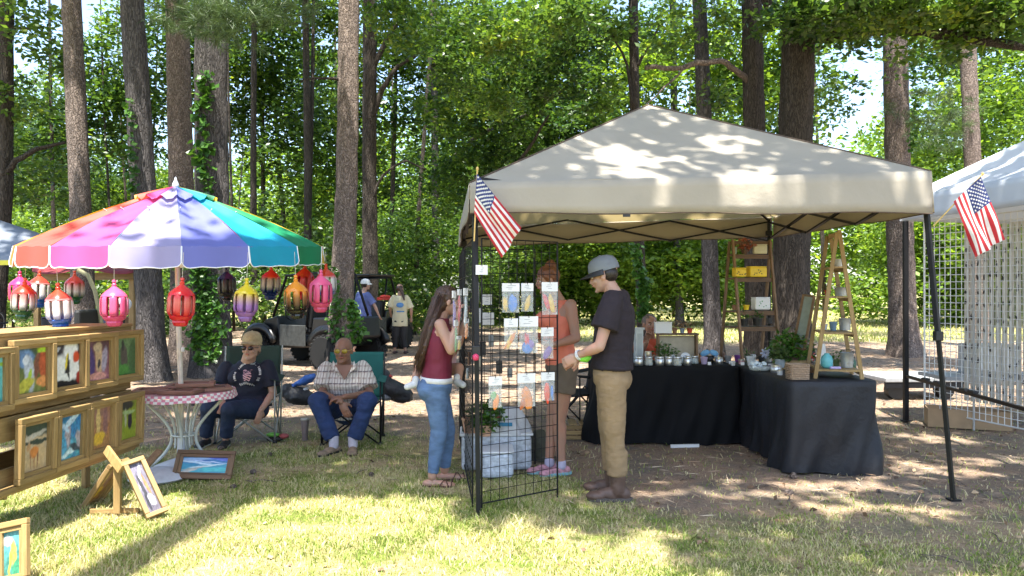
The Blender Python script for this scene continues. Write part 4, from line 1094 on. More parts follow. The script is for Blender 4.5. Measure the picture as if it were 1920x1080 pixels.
rbox('white_planter', 'white enamel planter with green motif on the dark ladder shelf', 'planter', 1426, 7.93, zz + .54, .17, .10, .12, WHITEP, simple('leaf_print', (.05, .3, .12), .5), radians(12))
rbox('white_planter', 'cream planter on the top board of the dark ladder shelf', 'planter', 1425, 8.0, zz + 1.115, .14, .06, .09, simple('cream_enamel', (.6, .57, .42), .5))
pot('pot with rusty red foliage on the top board of the dark ladder shelf', 1396, 8.0, zz + 1.115, .035, .05, MT['terracotta_dark'], simple('rust_leaf', (.30, .08, .04), .6), ph=.12, pn=140)
pot('small green glass jar at the left of the top board', 1377, 8.0, zz + 1.115, .03, .07, simple('green_glass', (.25, .36, .28), .3))
pot('small brown pot beside the white planter on the dark shelf', 1378, 7.9, zz + .54, .03, .05, MT['brown_clay'], LEAFP, ph=.06, pn=40)
pot('small yellow pot beside the white planter on the dark shelf', 1399, 7.9, zz + .54, .032, .05, YB, LEAFP, ph=.06, pn=40)
pot('dark pot low on the dark ladder shelf, left side', 1395, 7.85, zz + .38, .045, .07, BLACKP, LEAFP, ph=.08, pn=70)
pot('dark round pot low on the dark ladder shelf, right side', 1420, 7.85, zz + .38, .05, .08, BLACKP, LEAFP, ph=.08, pn=70)
# goods on the A shelf (right)
def bucket(label, px, d, z, r, h, mat=GALV, handle=True):
    t = thing('bucket', label, 'bucket', (gx(px, d), d, z))
    MB().lathe([(r * .85, 0), (r * .87, .01), (r * .93, h * .5), (r, h), (r * 1.04, h + .004), (r * .95, h), (r * .88, h * .4)], 18).build('bucket_body', mat, t, smooth=True, auto=40)
    MB().lathe([(r * .95, h * .33), (r * .96, h * .35), (r * .95, h * .37)], 18, caps=False).build('hoop', mat, t)
    if handle: MB().tube([(cos(a_) * r, 0, h + sin(a_) * r * .5) for a_ in [pi * i / 10 for i in range(11)]], .002, 5).build('handle', BLACK, t)
    return t
bucket('large galvanised bucket on the lowest board of the A shelf', 1588, 6.6, zz + .08, .055, .125)
t = pot('bulbous turquoise vase on the lowest board of the A shelf', 1550, 6.55, zz + .08, .001, .001, simple('turquoise', (.12, .42, .45), .4))
MB().lathe([(.03, 0), (.048, .02), (.05, .07), (.04, .10), (.022, .115), (.022, .125)], 18).build('vase_body', MT['turquoise'], t, smooth=True)
pot('small dark pot with leaves between the turquoise vase and the bucket', 1568, 6.7, zz + .08, .03, .06, simple('olive_glaze', (.08, .12, .04), .4), LEAFP, ph=.08, pn=70)
rbox('lilac_card', 'small lilac card lying on the lowest board of the A shelf', 'card', 1566, 6.5, zz + .08, .09, .03, .008, simple('lilac', (.5, .42, .66), .7))
bucket('galvanised tub on the second board of the A shelf', 1584, 6.75, zz + .39, .05, .10)
pot('blue grey pot left of the tub on the second board', 1562, 6.7, zz + .39, .032, .075, simple('slate_blue', (.12, .2, .26), .5))
pot('small white cup at the far end of the second board', 1545, 6.85, zz + .39, .03, .05, WHITEP)
bucket('flat galvanised pail on the third board of the A shelf', 1577, 6.75, zz + .69, .055, .07)
pot('small brick red pot on the third board of the A shelf', 1552, 6.9, zz + .69, .028, .05, MT['red_clay'])
bucket('small white tin pail near the top of the A shelf', 1573, 6.8, zz + .94, .04, .07, simple('pale_tin', (.5, .5, .47), .4, .3))
t = thing('white_signboard', 'white card standing on the right table behind the turquoise vase', 'card', (gx(1542, 7.2), 7.2, TZ), .4)
MB().box((0, 0, .13), (.08, .01, .22), Matrix.Rotation(-.1, 3, 'X')).build('card_body', CARD, t)
pot('small pot of red blossoms behind the left leg of the A shelf', 1518, 7.5, TZ, .035, .07, WHITEP, simple('red_bloom', (.6, .05, .03), .6), ph=.07, pn=60)
extra_goods = [
 (1312, 7.95, 'short amber bottle behind the row of jars left of the blue bow', (.30, .13, .03), .022, .09), (1326, 8.1, 'tall clear bottle with white label left of the tree', (.5, .52, .5), .02, .13),
 (1345, 8.05, 'small cream tub behind the lone silver tin', (.5, .46, .36), .035, .05), (1358, 8.1, 'slim brown bottle right of the lone silver tin', (.16, .08, .04), .018, .11),
 (1374, 7.6, 'tiny white pot with price tag at the front of the rear table', (.6, .6, .58), .024, .04), (1390, 7.75, 'pale pink candle tub near the table corner', (.55, .32, .34), .032, .05),
 (1412, 8.05, 'red topped jar beneath the ladder shelf', (.45, .05, .04), .028, .07), (1440, 8.0, 'white lidded tub right of the black canister', (.58, .58, .56), .035, .06),
 (1446, 7.3, 'small violet candle tub right of the glass dish', (.25, .18, .4), .028, .045), (1462, 6.75, 'small white pot left of the woven basket', (.6, .6, .58), .026, .045),
 (1522, 6.95, 'brown glass bottle between the basket and the A shelf', (.18, .09, .04), .022, .10), (1530, 7.4, 'white ceramic cup left of the turquoise vase', (.6, .6, .6), .034, .06),
 (1536, 7.9, 'pink flowered pot at the far left of the A shelf', (.55, .25, .3), .035, .07), (1600, 7.2, 'dark green bottle behind the right leg of the A shelf', (.03, .09, .05), .024, .12), (1233, 7.95, 'white tub left of the leafy plant on the rear table', (.55, .55, .52), .03, .06)]
for k_, (px, d_, lab, cc, r_, h_) in enumerate(extra_goods):
    t = thing('bottle' if h_ > .085 else 'tub', lab, 'bottle' if h_ > .085 else 'tub', (gx(px, d_), d_, TZ), 0)
    mt_ = simple('goods_%d' % k_, cc, .3)
    if h_ > .085: MB().lathe([(r_ * .9, 0), (r_, .006), (r_, h_ * .62), (r_ * .45, h_ * .78), (r_ * .42, h_ * .9)], 14).build('glass_body', mt_, t, smooth=True, auto=50); MB().lathe([(r_ * .5, h_ * .88), (r_ * .5, h_), (r_ * .3, h_)], 12).build('cap', BLACKP, t, smooth=True, auto=40)
    else: MB().lathe([(r_ * .85, 0), (r_ * .9, .004), (r_, h_ * .75), (r_ * .98, h_ * .76)], 14).build('tub_body', mt_, t, smooth=True, auto=50); MB().lathe([(r_ * 1.04, h_ * .76), (r_ * 1.05, h_ * .97), (r_ * .95, h_)], 16).build('lid', TIN if k_ % 2 else CARD, t, smooth=True, auto=40)
# bins of clear plastic inside the tent
def bin_(label, x0, x1, y0, y1, d, dp, mat):
    w = (x1 - x0) / F * d; h = (y1 - y0) / F * d
    c = at((x0 + x1) / 2, y1, d + dp / 2)
    t = thing('plastic_bin', label, 'storage bin', (c.x, c.y, max(0, gz(y1, d))), radians(3))
    mb = MB(); rr = [(w * .46, 0), (w * .5, h * .85)]
    mb.box((0, 0, h * .45), (w, dp, h * .9)); mb.build('bin_body', mat, t, bevel=.03)
    MB().box((0, 0, h * .93), (w * 1.05, dp * 1.05, h * .07)).build('lid', WHITEP, t, bevel=.01)
    for k_ in range(3): MB().box((0, -dp / 2 - .002, h * (.25 + .2 * k_)), (w * .85, .006, .006)).build('rib', mat, t)
    return t
CLR = mat_clear('milky_plastic', (.62, .67, .74), .93, .3)
bin_('milky plastic bin in front, low on the grass behind the wire grid', 901, 962, 845, 897, 6.12, .3, CLR)
bin_('large milky plastic storage bin behind the wire grid', 864, 996, 812, 884, 6.45, .36, CLR)
t = thing('white_tote', 'rumpled white plastic bag with blue label on top of the bins', 'bag', (gx(945, 6.55), 6.55, gz(815, 6.5)), 0)
mb = MB()
def tote(u, v):
    a_ = 2 * pi * u; r_ = (.20 * (1 - .35 * v ** 2)) * (1 + .14 * sin(5 * a_ + v * 4) + .06 * sin(11 * a_))
    return V(cos(a_) * r_, sin(a_) * r_ * .55, v * .22)
mb.grid(tote, 40, 12); mb.build('bag_body', M('thin_white_bag', (.66, .68, .72), .4, 0, .08, 12, .5, .02, trans=.2), t, smooth=True)
MB().box((.01, -.125, .10), (.12, .006, .03)).build('blue_label', simple('teal_blue', (.02, .2, .38), .5), t)
MB().box((-.05, -.13, .16), (.05, .005, .02)).build('red_label', simple('signal_red', (.5, .06, .04), .5), t)
pot('leafy green plant on the bins close to the canopy leg', 910, 6.3, gz(812, 6.3) - .02, .06, .09, M('peach_pot', (.55, .33, .22), .6), LEAFP, ph=.2, pn=380)
pot('straight sided peach coloured pot by the rear left leg', 882, 6.5, gz(812, 6.5), .07, .13, MT['peach_pot'])

# ------------------------------------------------------------------ the white tent at the right
WL, WLf = (4.50, 8.9), (4.78, 5.9)
wt = thing('white_tent', 'white canopy tent with a black rail at the right edge of the picture', 'canopy tent', (6.0, 7.2, 0))
wcs = {'FL': V(4.80, 5.75, 0), 'FR': V(7.9, 5.9, 0), 'BL': V(4.52, 9.0, 0), 'BR': V(7.7, 9.1, 0)}
wtop = {'FL': 2.53, 'FR': 2.5, 'BL': 2.58, 'BR': 2.5}; wpk = V(6.2, 7.3, 3.55)
mb = MB()
for k_, (a, b) in enumerate((('FL', 'FR'), ('FR', 'BR'), ('BR', 'BL'), ('BL', 'FL'))): roof_piece(mb, a, b, k_ + 13, wpk, wtop, wcs, .10)
mb.build('roof_cloth', TENTW, wt, smooth=True, world=True)
for (a, b) in (('FL', 'FR'), ('FR', 'BR'), ('BR', 'BL'), ('BL', 'FL')):
    A, B = wcs[a], wcs[b]; nrm = (B - A).cross(V(0, 0, 1)).normalized()
    def fn(u, v):
        q = A.lerp(B, u); zt = wtop[a] * (1 - u) + wtop[b] * u
        q = q + nrm * (.004 + .015 * sin(u * 12) * v); q.z = zt - .27 * v; return q
    MB().grid(fn, 40, 4).build('valance', TENTW, wt, smooth=True, world=True, solid=.003)
for q in (V(4.52, 8.88, 0), V(4.85, 5.85, 0), V(7.6, 9.0, 0), V(7.8, 6.0, 0)):
    MB().bar(q, q + V(0, 0, 2.3), .05, .05).build('leg', BLACK, wt, world=True, bevel=.004); MB().box(q + V(0, 0, .01), (.09, .09, .014)).build('foot', BLACK, wt, world=True)
MB().bar(V(4.52, 8.85, .52), V(4.24, 6.35, .52), .035, .03).build('side_rail', BLACK, wt, world=True)
MB().bar(V(4.24, 6.35, .52), V(4.2, 5.4, .52), .035, .03).build('side_rail', BLACK, wt, world=True)
for f_ in (.2, .32, .55, .62): 
    q = V(4.52, 8.85, .545).lerp(V(4.24, 6.35, .545), f_); MB().box(q, (.05, .10, .03)).build('clamp', BLACKP, wt, world=True, bevel=.006)
gA, gB = V(4.80, 9.0, 0), V(5.12, 7.62, 0)
mid_ = gA.lerp(gB, .5); end_ = gA.lerp(gB, 1.5)
gridwall('white wire grid panel under the white tent, farther of the two in view', gA[:2], mid_[:2], .12, 2.3, WHITE_W, r=.0042, fr=.011)
gridwall('white wire grid panel under the white tent, nearer one hung with card strips', mid_[:2], gB[:2], .12, 2.3, WHITE_W, r=.0042, fr=.011)
gridwall('white wire grid panel under the white tent, nearest and cut by the picture edge', gB[:2], end_[:2], .12, 2.3, WHITE_W, r=.0042, fr=.011)
STRIP = M('card_strip', (.70, .67, .60), .7, 0, .15, 8, .1, trans=.35)
JW = simple('dark_trinket', (.035, .03, .028), .4)
dr = (gB - gA).normalized(); back = V(dr.y, -dr.x, 0) * -1
for k_ in range(13):
    s_ = .56 + .082 * k_ ; q = gA + dr * s_ + V(.02, 0, 0) 
    t = thing('jewellery_strip', '%s strip of hanging trinkets on the white wire grid counted from the far end' % (['first', 'second', 'third', 'fourth', 'fifth', 'sixth', 'seventh', 'eighth', 'ninth', 'tenth', 'eleventh', 'twelfth', 'thirteenth'][k_]), 'jewellery strip', (q.x + .03, q.y + .01, .3), atan2(dr.y, dr.x), 'strips of trinkets in the white tent')
    MB().box((0, 0, .95), (.066, .002, 1.9), Matrix.Rotation(R.uniform(-.01, .01), 3, 'Y')).build('backing_card', STRIP, t)
    mb = MB()
    for z_ in range(12):
        if R.random() < .35: continue
        zz_ = .15 + z_ * .15 + R.uniform(-.03, .03); k2 = R.random()
        mb.ell((R.uniform(-.012, .012), -.012, zz_), (.010 + .008 * k2, .004, .016 + .02 * R.random()), 7, 5, Matrix.Rotation(R.uniform(-.5, .5), 3, 'Y'))
        if k2 > .5: mb.ell((R.uniform(-.012, .012), -.012, zz_ + .035), (.006, .003, .01), 6, 4)
    mb.build('trinkets', JW, t, smooth=True, kind='stuff')
t = boxthing('cardboard_box', 'low open cardboard box on the ground under the white wire grid', 'box', 1812, 8.55, 0, .80, .35, .20, CARDB, yaw=radians(-22))
t = thing('white_organizer', 'white plastic drawer unit behind the white wire grid', 'drawer unit', (gx(1850, 8.9), 8.9, .55))
MB().box((0, 0, .17), (.5, .3, .34)).build('case', M('greyish_plastic', (.4, .42, .43), .5), t, bevel=.01)
for k_ in range(3): MB().box((-.13 + .13 * k_, -.155, .18), (.11, .012, .26)).build('drawer', WHITEP, t, bevel=.004)
t = tag(MB().box((gx(1850, 8.8), 8.85, .525), (1.2, .6, .04)).build('folding_table', M('grey_table', (.35, .36, .37), .6)), 'grey folding table top behind the white wire grid', 'table')
t = thing('flat_trailer', 'low grey flat trailer bed beyond the black tables', 'trailer', (gx(1700, 11.0), 11.0, 0), .05)
MB().box((0, 0, .28), (1.1, .9, .06)).build('deck', M('grey_deck', (.3, .31, .32), .7), t, bevel=.01); MB().box((0, -.42, .21), (1.1, .04, .08)).build('side_rail', BLACK, t)
for s_ in (-.35, .35):
    MB().lathe([(.02, -.06), (.12, -.06), (.13, -.03), (.13, .03), (.12, .06), (.02, .06)], 20, (s_, -.3, .13), rot=Matrix.Rotation(pi / 2, 3, 'X')).build('wheel', BLACKP, t, smooth=True, auto=40)
# ------------------------------------------------------------------ the rainbow umbrella
UC = V(gx(336, 6.4), 6.4, 0); UR = 1.17
um = thing('rainbow_umbrella', 'large rainbow striped patio umbrella with scalloped valance and white edging', 'umbrella', (gx(340, 6.4), 6.4, 0))
UAP = V(gx(329, 6.4), 6.4, gz(354, 6.4)); ZR = 1.865
UCOL = [('yellow', (.62, .44, .02)), ('orange', (.70, .22, .02)), ('red', (.72, .10, .07)), ('pink', (.60, .09, .29)), ('lavender', (.33, .31, .52)), ('violet_blue', (.16, .18, .50)), ('turquoise', (.01, .33, .50)), ('green', (.005, .22, .09))]
UM = {}
for nm, c in UCOL: UM[nm] = M('umbrella_' + nm, c, .55, 0, .05, 6, .12, .004, trans=.3, bscale=200)
EDGE = M('white_binding', (.78, .78, .78), .6)
def rim(th, rad=UR, z=0.0):
    """theta 0 looks at the camera, positive to the right"""
    x_ = sin(th) * rad; y_ = -cos(th) * rad
    q = V(UC.x + x_, UC.y + y_, ZR + z + y_ * .055)
    return q
TH0 = radians(24); NP = 16
order = ['violet_blue', 'turquoise', 'green', 'yellow', 'orange', 'red', 'pink', 'lavender'] * 2
# first panel to the right of the front seam is violet blue, going round to the right; going left: lavender, pink, red, orange
left = ['lavender', 'pink', 'red', 'orange', 'yellow', 'green', 'turquoise', 'violet_blue']
names = [None] * NP
for k_ in range(8): names[k_] = ['violet_blue', 'turquoise', 'green', 'yellow', 'orange', 'red', 'pink', 'lavender'][k_]; names[NP - 1 - k_] = left[k_]
for k_ in range(NP):
    a0 = TH0 + k_ * 2 * pi / NP; a1 = a0 + 2 * pi / NP
    def fn(u, v):
        a_ = a0 + (a1 - a0) * u
        e0, e1 = rim(a0), rim(a1); e = e0.lerp(e1, u)
        q = UAP.lerp(e, v)
        sag = .05 * sin(pi * u) * sin(pi * v) + .03 * sin(pi * v)
        dome = .07 * sin(pi * v)
        q = q.copy(); q.z += dome - sag + .004 * sin(u * 17 + v * 9 + k_); return q
    MB().grid(lambda u, v: fn(u, .10 + .90 * v), 10, 22).build('canopy_panel', UM[names[k_]], um, smooth=True, world=True)
    # vent cap
    MB().grid(lambda u, v: fn(u, .0 + .27 * v) + V(0, 0, .022 + .012 * v), 8, 6).build('vent_panel', UM[names[k_]], um, smooth=True, world=True)
    # valance flap with rounded lower corners
    def fv(u, v):
        e = fn(u, 1.0); out = V(e.x - UC.x, e.y - UC.y, 0).normalized()
        uu = min(u, 1 - u) * .55; rc = .055
        cut = 0
        if uu < rc: cut = rc - sqrt(max(0, rc * rc - (rc - uu) ** 2))
        hgt = .148 - cut * .9
        return e + V(0, 0, -hgt * v) + out * (.012 * sin(u * 7 + k_ * 1.7) * v + .012 * v)
    un = [0, .01, .03, .06, .10, .15, .2, .3, .4, .5, .6, .7, .8, .85, .9, .94, .97, .99, 1.0]
    mb = MB(); vs_ = [fv(.004 + .992 * u, v / 4) for v in range(5) for u in un]; nn = len(un)
    mb.add(vs_, [(j * nn + i, j * nn + i + 1, (j + 1) * nn + i + 1, (j + 1) * nn + i) for j in range(4) for i in range(nn - 1)])
    vl = mb.build('valance_flap', UM[names[k_]], um, smooth=True, world=True)
    ed = MB().tube([fv(.004, .0), fv(.004, .5)] + [fv(.004 + .992 * u, 1.0) for u in un] + [fv(.996, .5), fv(.996, 0)], .0042, 5).build('edging', EDGE, um, smooth=True, world=True)
    MB().tube([fn(0, 1.0) + V(0, 0, -.012), fn(0, .55) + V(0, 0, -.014), fn(0, .05) + V(0, 0, -.03)], .005, 6).build('rib', M('white_rib', (.6, .6, .58), .4), um, world=True)
    st = rim(a0, UR * .5, .0); st.z = UAP.z - (UAP.z - ZR) * .5 + .03
    MB().tube([st, V(UC.x + .03, UC.y, 1.72)], .004, 5).build('stretcher', MT['white_rib'], um, world=True)
MB().lathe([(.03, -.02), (.026, .02), (.012, .05), (.006, .075), (.002, .08)], 14, UAP + V(0, 0, .02)).build('finial', simple('pale_plastic', (.55, .57, .62), .4), um, smooth=True, world=True)
POLE = M('white_pole', (.62, .57, .50), .35, .1)
MB().tube([V(um.location.x + .0, 6.4, .04), V(gx(340, 6.4), 6.4, .66), V(gx(336, 6.4), 6.4, 1.1), UAP], [.021] * 4, 14).build('pole', POLE, um, smooth=True, world=True)
MB().lathe([(.03, 0), (.032, .03), (.03, .06)], 12, V(UC.x + .035, 6.4, 1.69)).build('runner', WHITEP, um, smooth=True, world=True)
MB().box(at(343, 655, 6.37), (.02, .03, .04)).build('crank_knob', WHITEP, um, world=True, bevel=.006)
MB().lathe([(.22, 0), (.235, .02), (.21, .06), (.10, .10), (.035, .12), (.03, .26), (.026, .3)], 28, V(um.location.x, 6.4, .0)).build('base', M('dull_white_plastic', (.55, .56, .58), .45), um, smooth=True, auto=50, world=True)
MB().lathe([(.20, 0), (.22, .02), (.19, .05), (.08, .09)], 28, V(gx(318, 6.35), 6.15, .0)).build('base_weight', MT['dull_white_plastic'], um, smooth=True, auto=50, world=True)

# ------------------------------------------------------------------ lanterns under it
def lantern_mat(name, stops):
    if name in MT: return MT[name]
    m, n, l, p = new_mat(name)
    tc = n.new('ShaderNodeTexCoord'); sp_ = n.new('ShaderNodeSeparateXYZ'); l.new(tc.outputs['Object'], sp_.inputs[0])
    mr = n.new('ShaderNodeMapRange'); l.new(sp_.outputs['Z'], mr.inputs[0]); mr.inputs[1].default_value = -.33; mr.inputs[2].default_value = 0.0
    cc = ramp(n, l, mr.outputs[0], stops); l.new(cc, p.inputs['Base Color']); p.inputs['Roughness'].default_value = .25; p.inputs['Coat Weight'].default_value = .4
    t_ = n.new('ShaderNodeBsdfTranslucent'); l.new(cc, t_.inputs[0]); mx = n.new('ShaderNodeMixShader'); mx.inputs[0].default_value = .28
    l.new(p.outputs[0], mx.inputs[1]); l.new(t_.outputs[0], mx.inputs[2]); l.new(mx.outputs[0], n['Material Output'].inputs[0])
    MT[name] = m; return m
lr, lw, lb, lg = (.70, .05, .03), (.75, .73, .72), (.01, .10, .45), (.015, .10, .04)
LMT = {
 'pink': lantern_mat('lantern_pink', [(0, (.75, .09, .22)), (1, (.78, .12, .28))]),
 'hotpink': lantern_mat('lantern_hot_pink', [(0, (.70, .03, .14)), (1, (.72, .05, .2))]),
 'red': lantern_mat('lantern_red', [(0, (.72, .02, .03)), (.25, (.72, .02, .03)), (.5, (.75, .16, .12)), (.65, (.74, .02, .03)), (1, (.75, .06, .03))]),
 'plainred': lantern_mat('lantern_plain_red', [(0, (.62, .02, .03)), (1, (.65, .03, .03))]),
 'rwb': lantern_mat('lantern_red_white_blue', [(0, lb), (.22, lb), (.38, lw), (.58, lw), (.68, lr), (1, (.78, .10, .04))]),
 'rwn': lantern_mat('lantern_red_white_navy', [(0, (.01, .03, .16)), (.3, (.01, .03, .16)), (.42, (.5, .48, .5)), (.58, (.5, .4, .4)), (.68, lr), (1, lr)]),
 'rwg': lantern_mat('lantern_red_white_green', [(0, lg), (.22, lg), (.4, (.68, .62, .6)), (.52, (.7, .45, .4)), (.65, lr), (1, (.78, .10, .04))]),
 'yp': lantern_mat('lantern_yellow_purple', [(0, (.30, .13, .42)), (.38, (.34, .16, .44)), (.55, (.6, .38, .2)), (.65, (.78, .6, .02)), (1, (.8, .62, .02))]),
 'ob': lantern_mat('lantern_orange_black', [(0, (.012, .012, .012)), (.3, (.02, .015, .012)), (.5, (.3, .12, .03)), (.62, (.82, .30, .02)), (1, (.85, .34, .02))]),
 'navy': lantern_mat('lantern_navy_grey', [(0, (.015, .015, .02)), (.5, (.06, .055, .06)), (.65, (.03, .03, .09)), (1, (.02, .025, .09))]),
}
LANT = {}
def lantern(kind, px, ytop, d, label, s=1.0, yaw=0):
    q = at(px, ytop, d)
    t = thing('hanging_lantern', label, 'lantern', q, yaw, 'plastic bottle lanterns hung round the umbrella')
    s *= R.uniform(.92, 1.04); t.scale = (s, s, s); t.rotation_euler = (R.uniform(-.05, .05), R.uniform(-.06, .06), yaw)
    if kind not in LANT:
        LANT[kind] = []
        mt = LMT[kind]; o = MB().lathe([(.004, 0), (.013, -.004), (.014, -.018), (.008, -.022), (.012, -.03), (.016, -.034), (.014, -.048), (.030, -.062), (.052, -.078), (.068, -.094), (.080, -.108), (.084, -.118), (.078, -.116)], 18).build('lantern_cap', mt, t, smooth=True, auto=50)
        LANT[kind].append(o)
        sh = MB().grid(lambda u, v: V(0, 0, 0), 1, 1)
        # one bowed strip, copied eight times
        def strip(u, v):
            zz = -.106 - v * .150; bow = .066 + .022 * (1 - abs(2 * v - 1) ** 7)
            w = (u - .5) * (.041 + .006 * sin(pi * v)); return V(w, -bow + abs(u - .5) * .012, zz)
        for q_ in range(8):
            if q_ == 0: o = MB().grid(strip, 4, 12).build('lantern_strip', mt, t, smooth=True, solid=.002); sm = o
            else:
                o = sm.copy(); col.objects.link(o); o.parent = t
            o.rotation_euler = (0, 0, q_ * pi / 4); LANT[kind].append(o)
        o = MB().lathe([(.068, -.250), (.074, -.256), (.066, -.272), (.050, -.284), (.052, -.296), (.040, -.316), (.028, -.322)], 10).build('lantern_bowl', mt, t, smooth=True, auto=30); LANT[kind].append(o)
    else:
        for o in LANT[kind]:
            c = o.copy(); col.objects.link(c); c.parent = t
    top = max(.02, ZR - .04 - q.z + (q.y - UC.y) * .055) / s
    MB().tube([(0, 0, 0), (0, 0, top)], .0015, 4).build('string', simple('string', (.6, .55, .45), .8), t)
    return t
G_ = lantern
G_('hotpink', 37, 508, 6.3, 'hot pink bottle lantern at the far left, half hidden behind a red and green one', yaw=.2)
G_('rwg', 47, 521, 5.6, 'red, white and green bottle lantern at the left end under the umbrella', yaw=.5, s=.98)
G_('rwb', 74, 507, 6.8, 'red, white and blue bottle lantern behind the red and green one', yaw=.1)
G_('rwb', 108, 530, 5.35, 'red, white and blue bottle lantern hanging lowest at the left front', yaw=.3)
G_('rwg', 140, 507, 7.2, 'shaded red topped lantern between the blue one and the pink one', yaw=.7)
G_('pink', 214, 524, 5.25, 'bright pink bottle lantern hanging alone above the display stand', yaw=.4)
G_('red', 342, 520, 5.2, 'all red bottle lantern hanging in front of the umbrella pole', yaw=.1)
G_('navy', 424, 500, 7.4, 'dark navy lantern in the shade left of the yellow one', yaw=.1)
G_('yp', 463, 521, 5.4, 'yellow lantern fading to purple above the woman in the visor', yaw=.6)
G_('rwn', 509, 496, 7.2, 'red lantern with navy bottom between the yellow and the orange ones', yaw=.2)
G_('ob', 554, 515, 5.7, 'orange lantern fading to black', yaw=.3)
G_('plainred', 572, 493, 6.9, 'plain red lantern behind the orange and the pink ones', yaw=.1)
G_('pink', 602, 505, 5.9, 'pink lantern at the right end beside the straight pine', yaw=.7)
G_('rwb', 611, 494, 6.6, 'red, white and blue lantern peeping out behind the right end pink one', yaw=.2)

# ------------------------------------------------------------------ bistro table with curved white legs
tb = thing('round_table', 'round bistro table with curved white tube legs under the umbrella', 'table', (gx(345, 6.45), 6.45, 0))
TT = .665; TR = .395
MB().lathe([(.02, TT - .012), (TR - .01, TT - .012), (TR, TT - .006), (TR - .005, TT)], 40).build('tabletop', M('pink_mosaic', (.45, .24, .24), .5, 0, .5, 30, .3), tb, smooth=True, auto=40)
def mosaic_ring():
    mats = [simple('pink_cloth', (.62, .22, .30), .7), simple('white_cloth', (.74, .70, .68), .7)]
    mb = MB(); n = 84
    for i in range(n):
        for j in range(3):
            a0 = 2 * pi * i / n; a1 = 2 * pi * (i + 1) / n; z0 = TT + .008 - j * .02 + .004 * sin(a0 * 9) * (j > 0); z1 = z0 - .02
            r_ = TR + .012 + .006 * j
            mb.mat((i + j) % 2).add([(cos(a0) * r_, sin(a0) * r_, z0), (cos(a1) * r_, sin(a1) * r_, z0), (cos(a1) * (r_ + .004), sin(a1) * (r_ + .004), z1), (cos(a0) * (r_ + .004), sin(a0) * (r_ + .004), z1)], [(0, 1, 2, 3)])
    mb.build('checked_edge', mats, tb)
mosaic_ring()
WM = M('cream_metal', (.55, .57, .52), .4, .1, .15, 10)
for k_ in range(8):
    a_ = k_ * pi / 4 + .2; dx, dy = cos(a_), sin(a_)
    if k_ % 2 == 0: prof = [(.33, TT - .012), (.30, .58), (.20, .48), (.12, .38), (.09, .30), (.10, .22), (.17, .12), (.27, .04), (.36, .012)]
    else: prof = [(.22, TT - .012), (.18, .58), (.11, .46), (.08, .36), (.075, .28), (.08, .2)]
    P_ = []
    for i in range(len(prof) - 1):
        for j in range(4):
            t_ = j / 4; P_.append(((prof[i][0] * (1 - t_) + prof[i + 1][0] * t_), (prof[i][1] * (1 - t_) + prof[i + 1][1] * t_)))
    P_.append(prof[-1])
    for _ in range(2): P_ = [P_[0]] + [((P_[i - 1][0] + P_[i][0] + P_[i + 1][0]) / 3, (P_[i - 1][1] + P_[i][1] + P_[i + 1][1]) / 3) for i in range(1, len(P_) - 1)] + [P_[-1]]
    MB().tube([(dx * r_, dy * r_, z_) for r_, z_ in P_], .0125 if k_ % 2 == 0 else .009, 8).build('leg', WM, tb, smooth=True)
MB().tube([(cos(2 * pi * i / 24) * .088, sin(2 * pi * i / 24) * .088, .30) for i in range(25)], .009, 6).build('ring_brace', WM, tb, smooth=True)

# ------------------------------------------------------------------ pictures in wooden frames
def paint(base, blobs, seed, nfreq=3.0, namp=.35, nu=40, nv=50, w=1, h=1):
    u, v = np.meshgrid(np.linspace(0, 1, nu + 1), np.linspace(0, 1, nv + 1)); u = u.ravel(); v = v.ravel()
    wu = u + (fbm(u * 6, v * 6, seed, 3) - .5) * .10; wv = v + (fbm(u * 6, v * 6, seed + 4, 3) - .5) * .10
    c = np.zeros((len(u), 3))
    b0, b1 = np.array(base[0]), np.array(base[1]); t_ = np.clip(v + (fbm(u * nfreq, v * nfreq, seed, 4) - .5) * 1.2, 0, 1)[:, None]
    c = b0 * (1 - t_) + b1 * t_
    for (cu, cv, ru, rv, an, cc) in blobs:
        a_ = radians(an); du = wu - cu; dv = wv - cv; x_ = (du * cos(a_) + dv * sin(a_)) / ru; y_ = (-du * sin(a_) + dv * cos(a_)) / rv
        k_ = 1 - sstep(.75, 1.1, np.sqrt(x_ * x_ + y_ * y_)); c = c * (1 - k_[:, None]) + np.array(cc) * k_[:, None]
    c *= 1 + namp * (fbm(u * 22, v * 22, seed + 9, 3) - .5)[:, None] * 1.6
    return np.clip(c, .004, .9)
PAINT = mat_attr('painted_picture', .35, bs=.25, grain=90)
FRM = {}
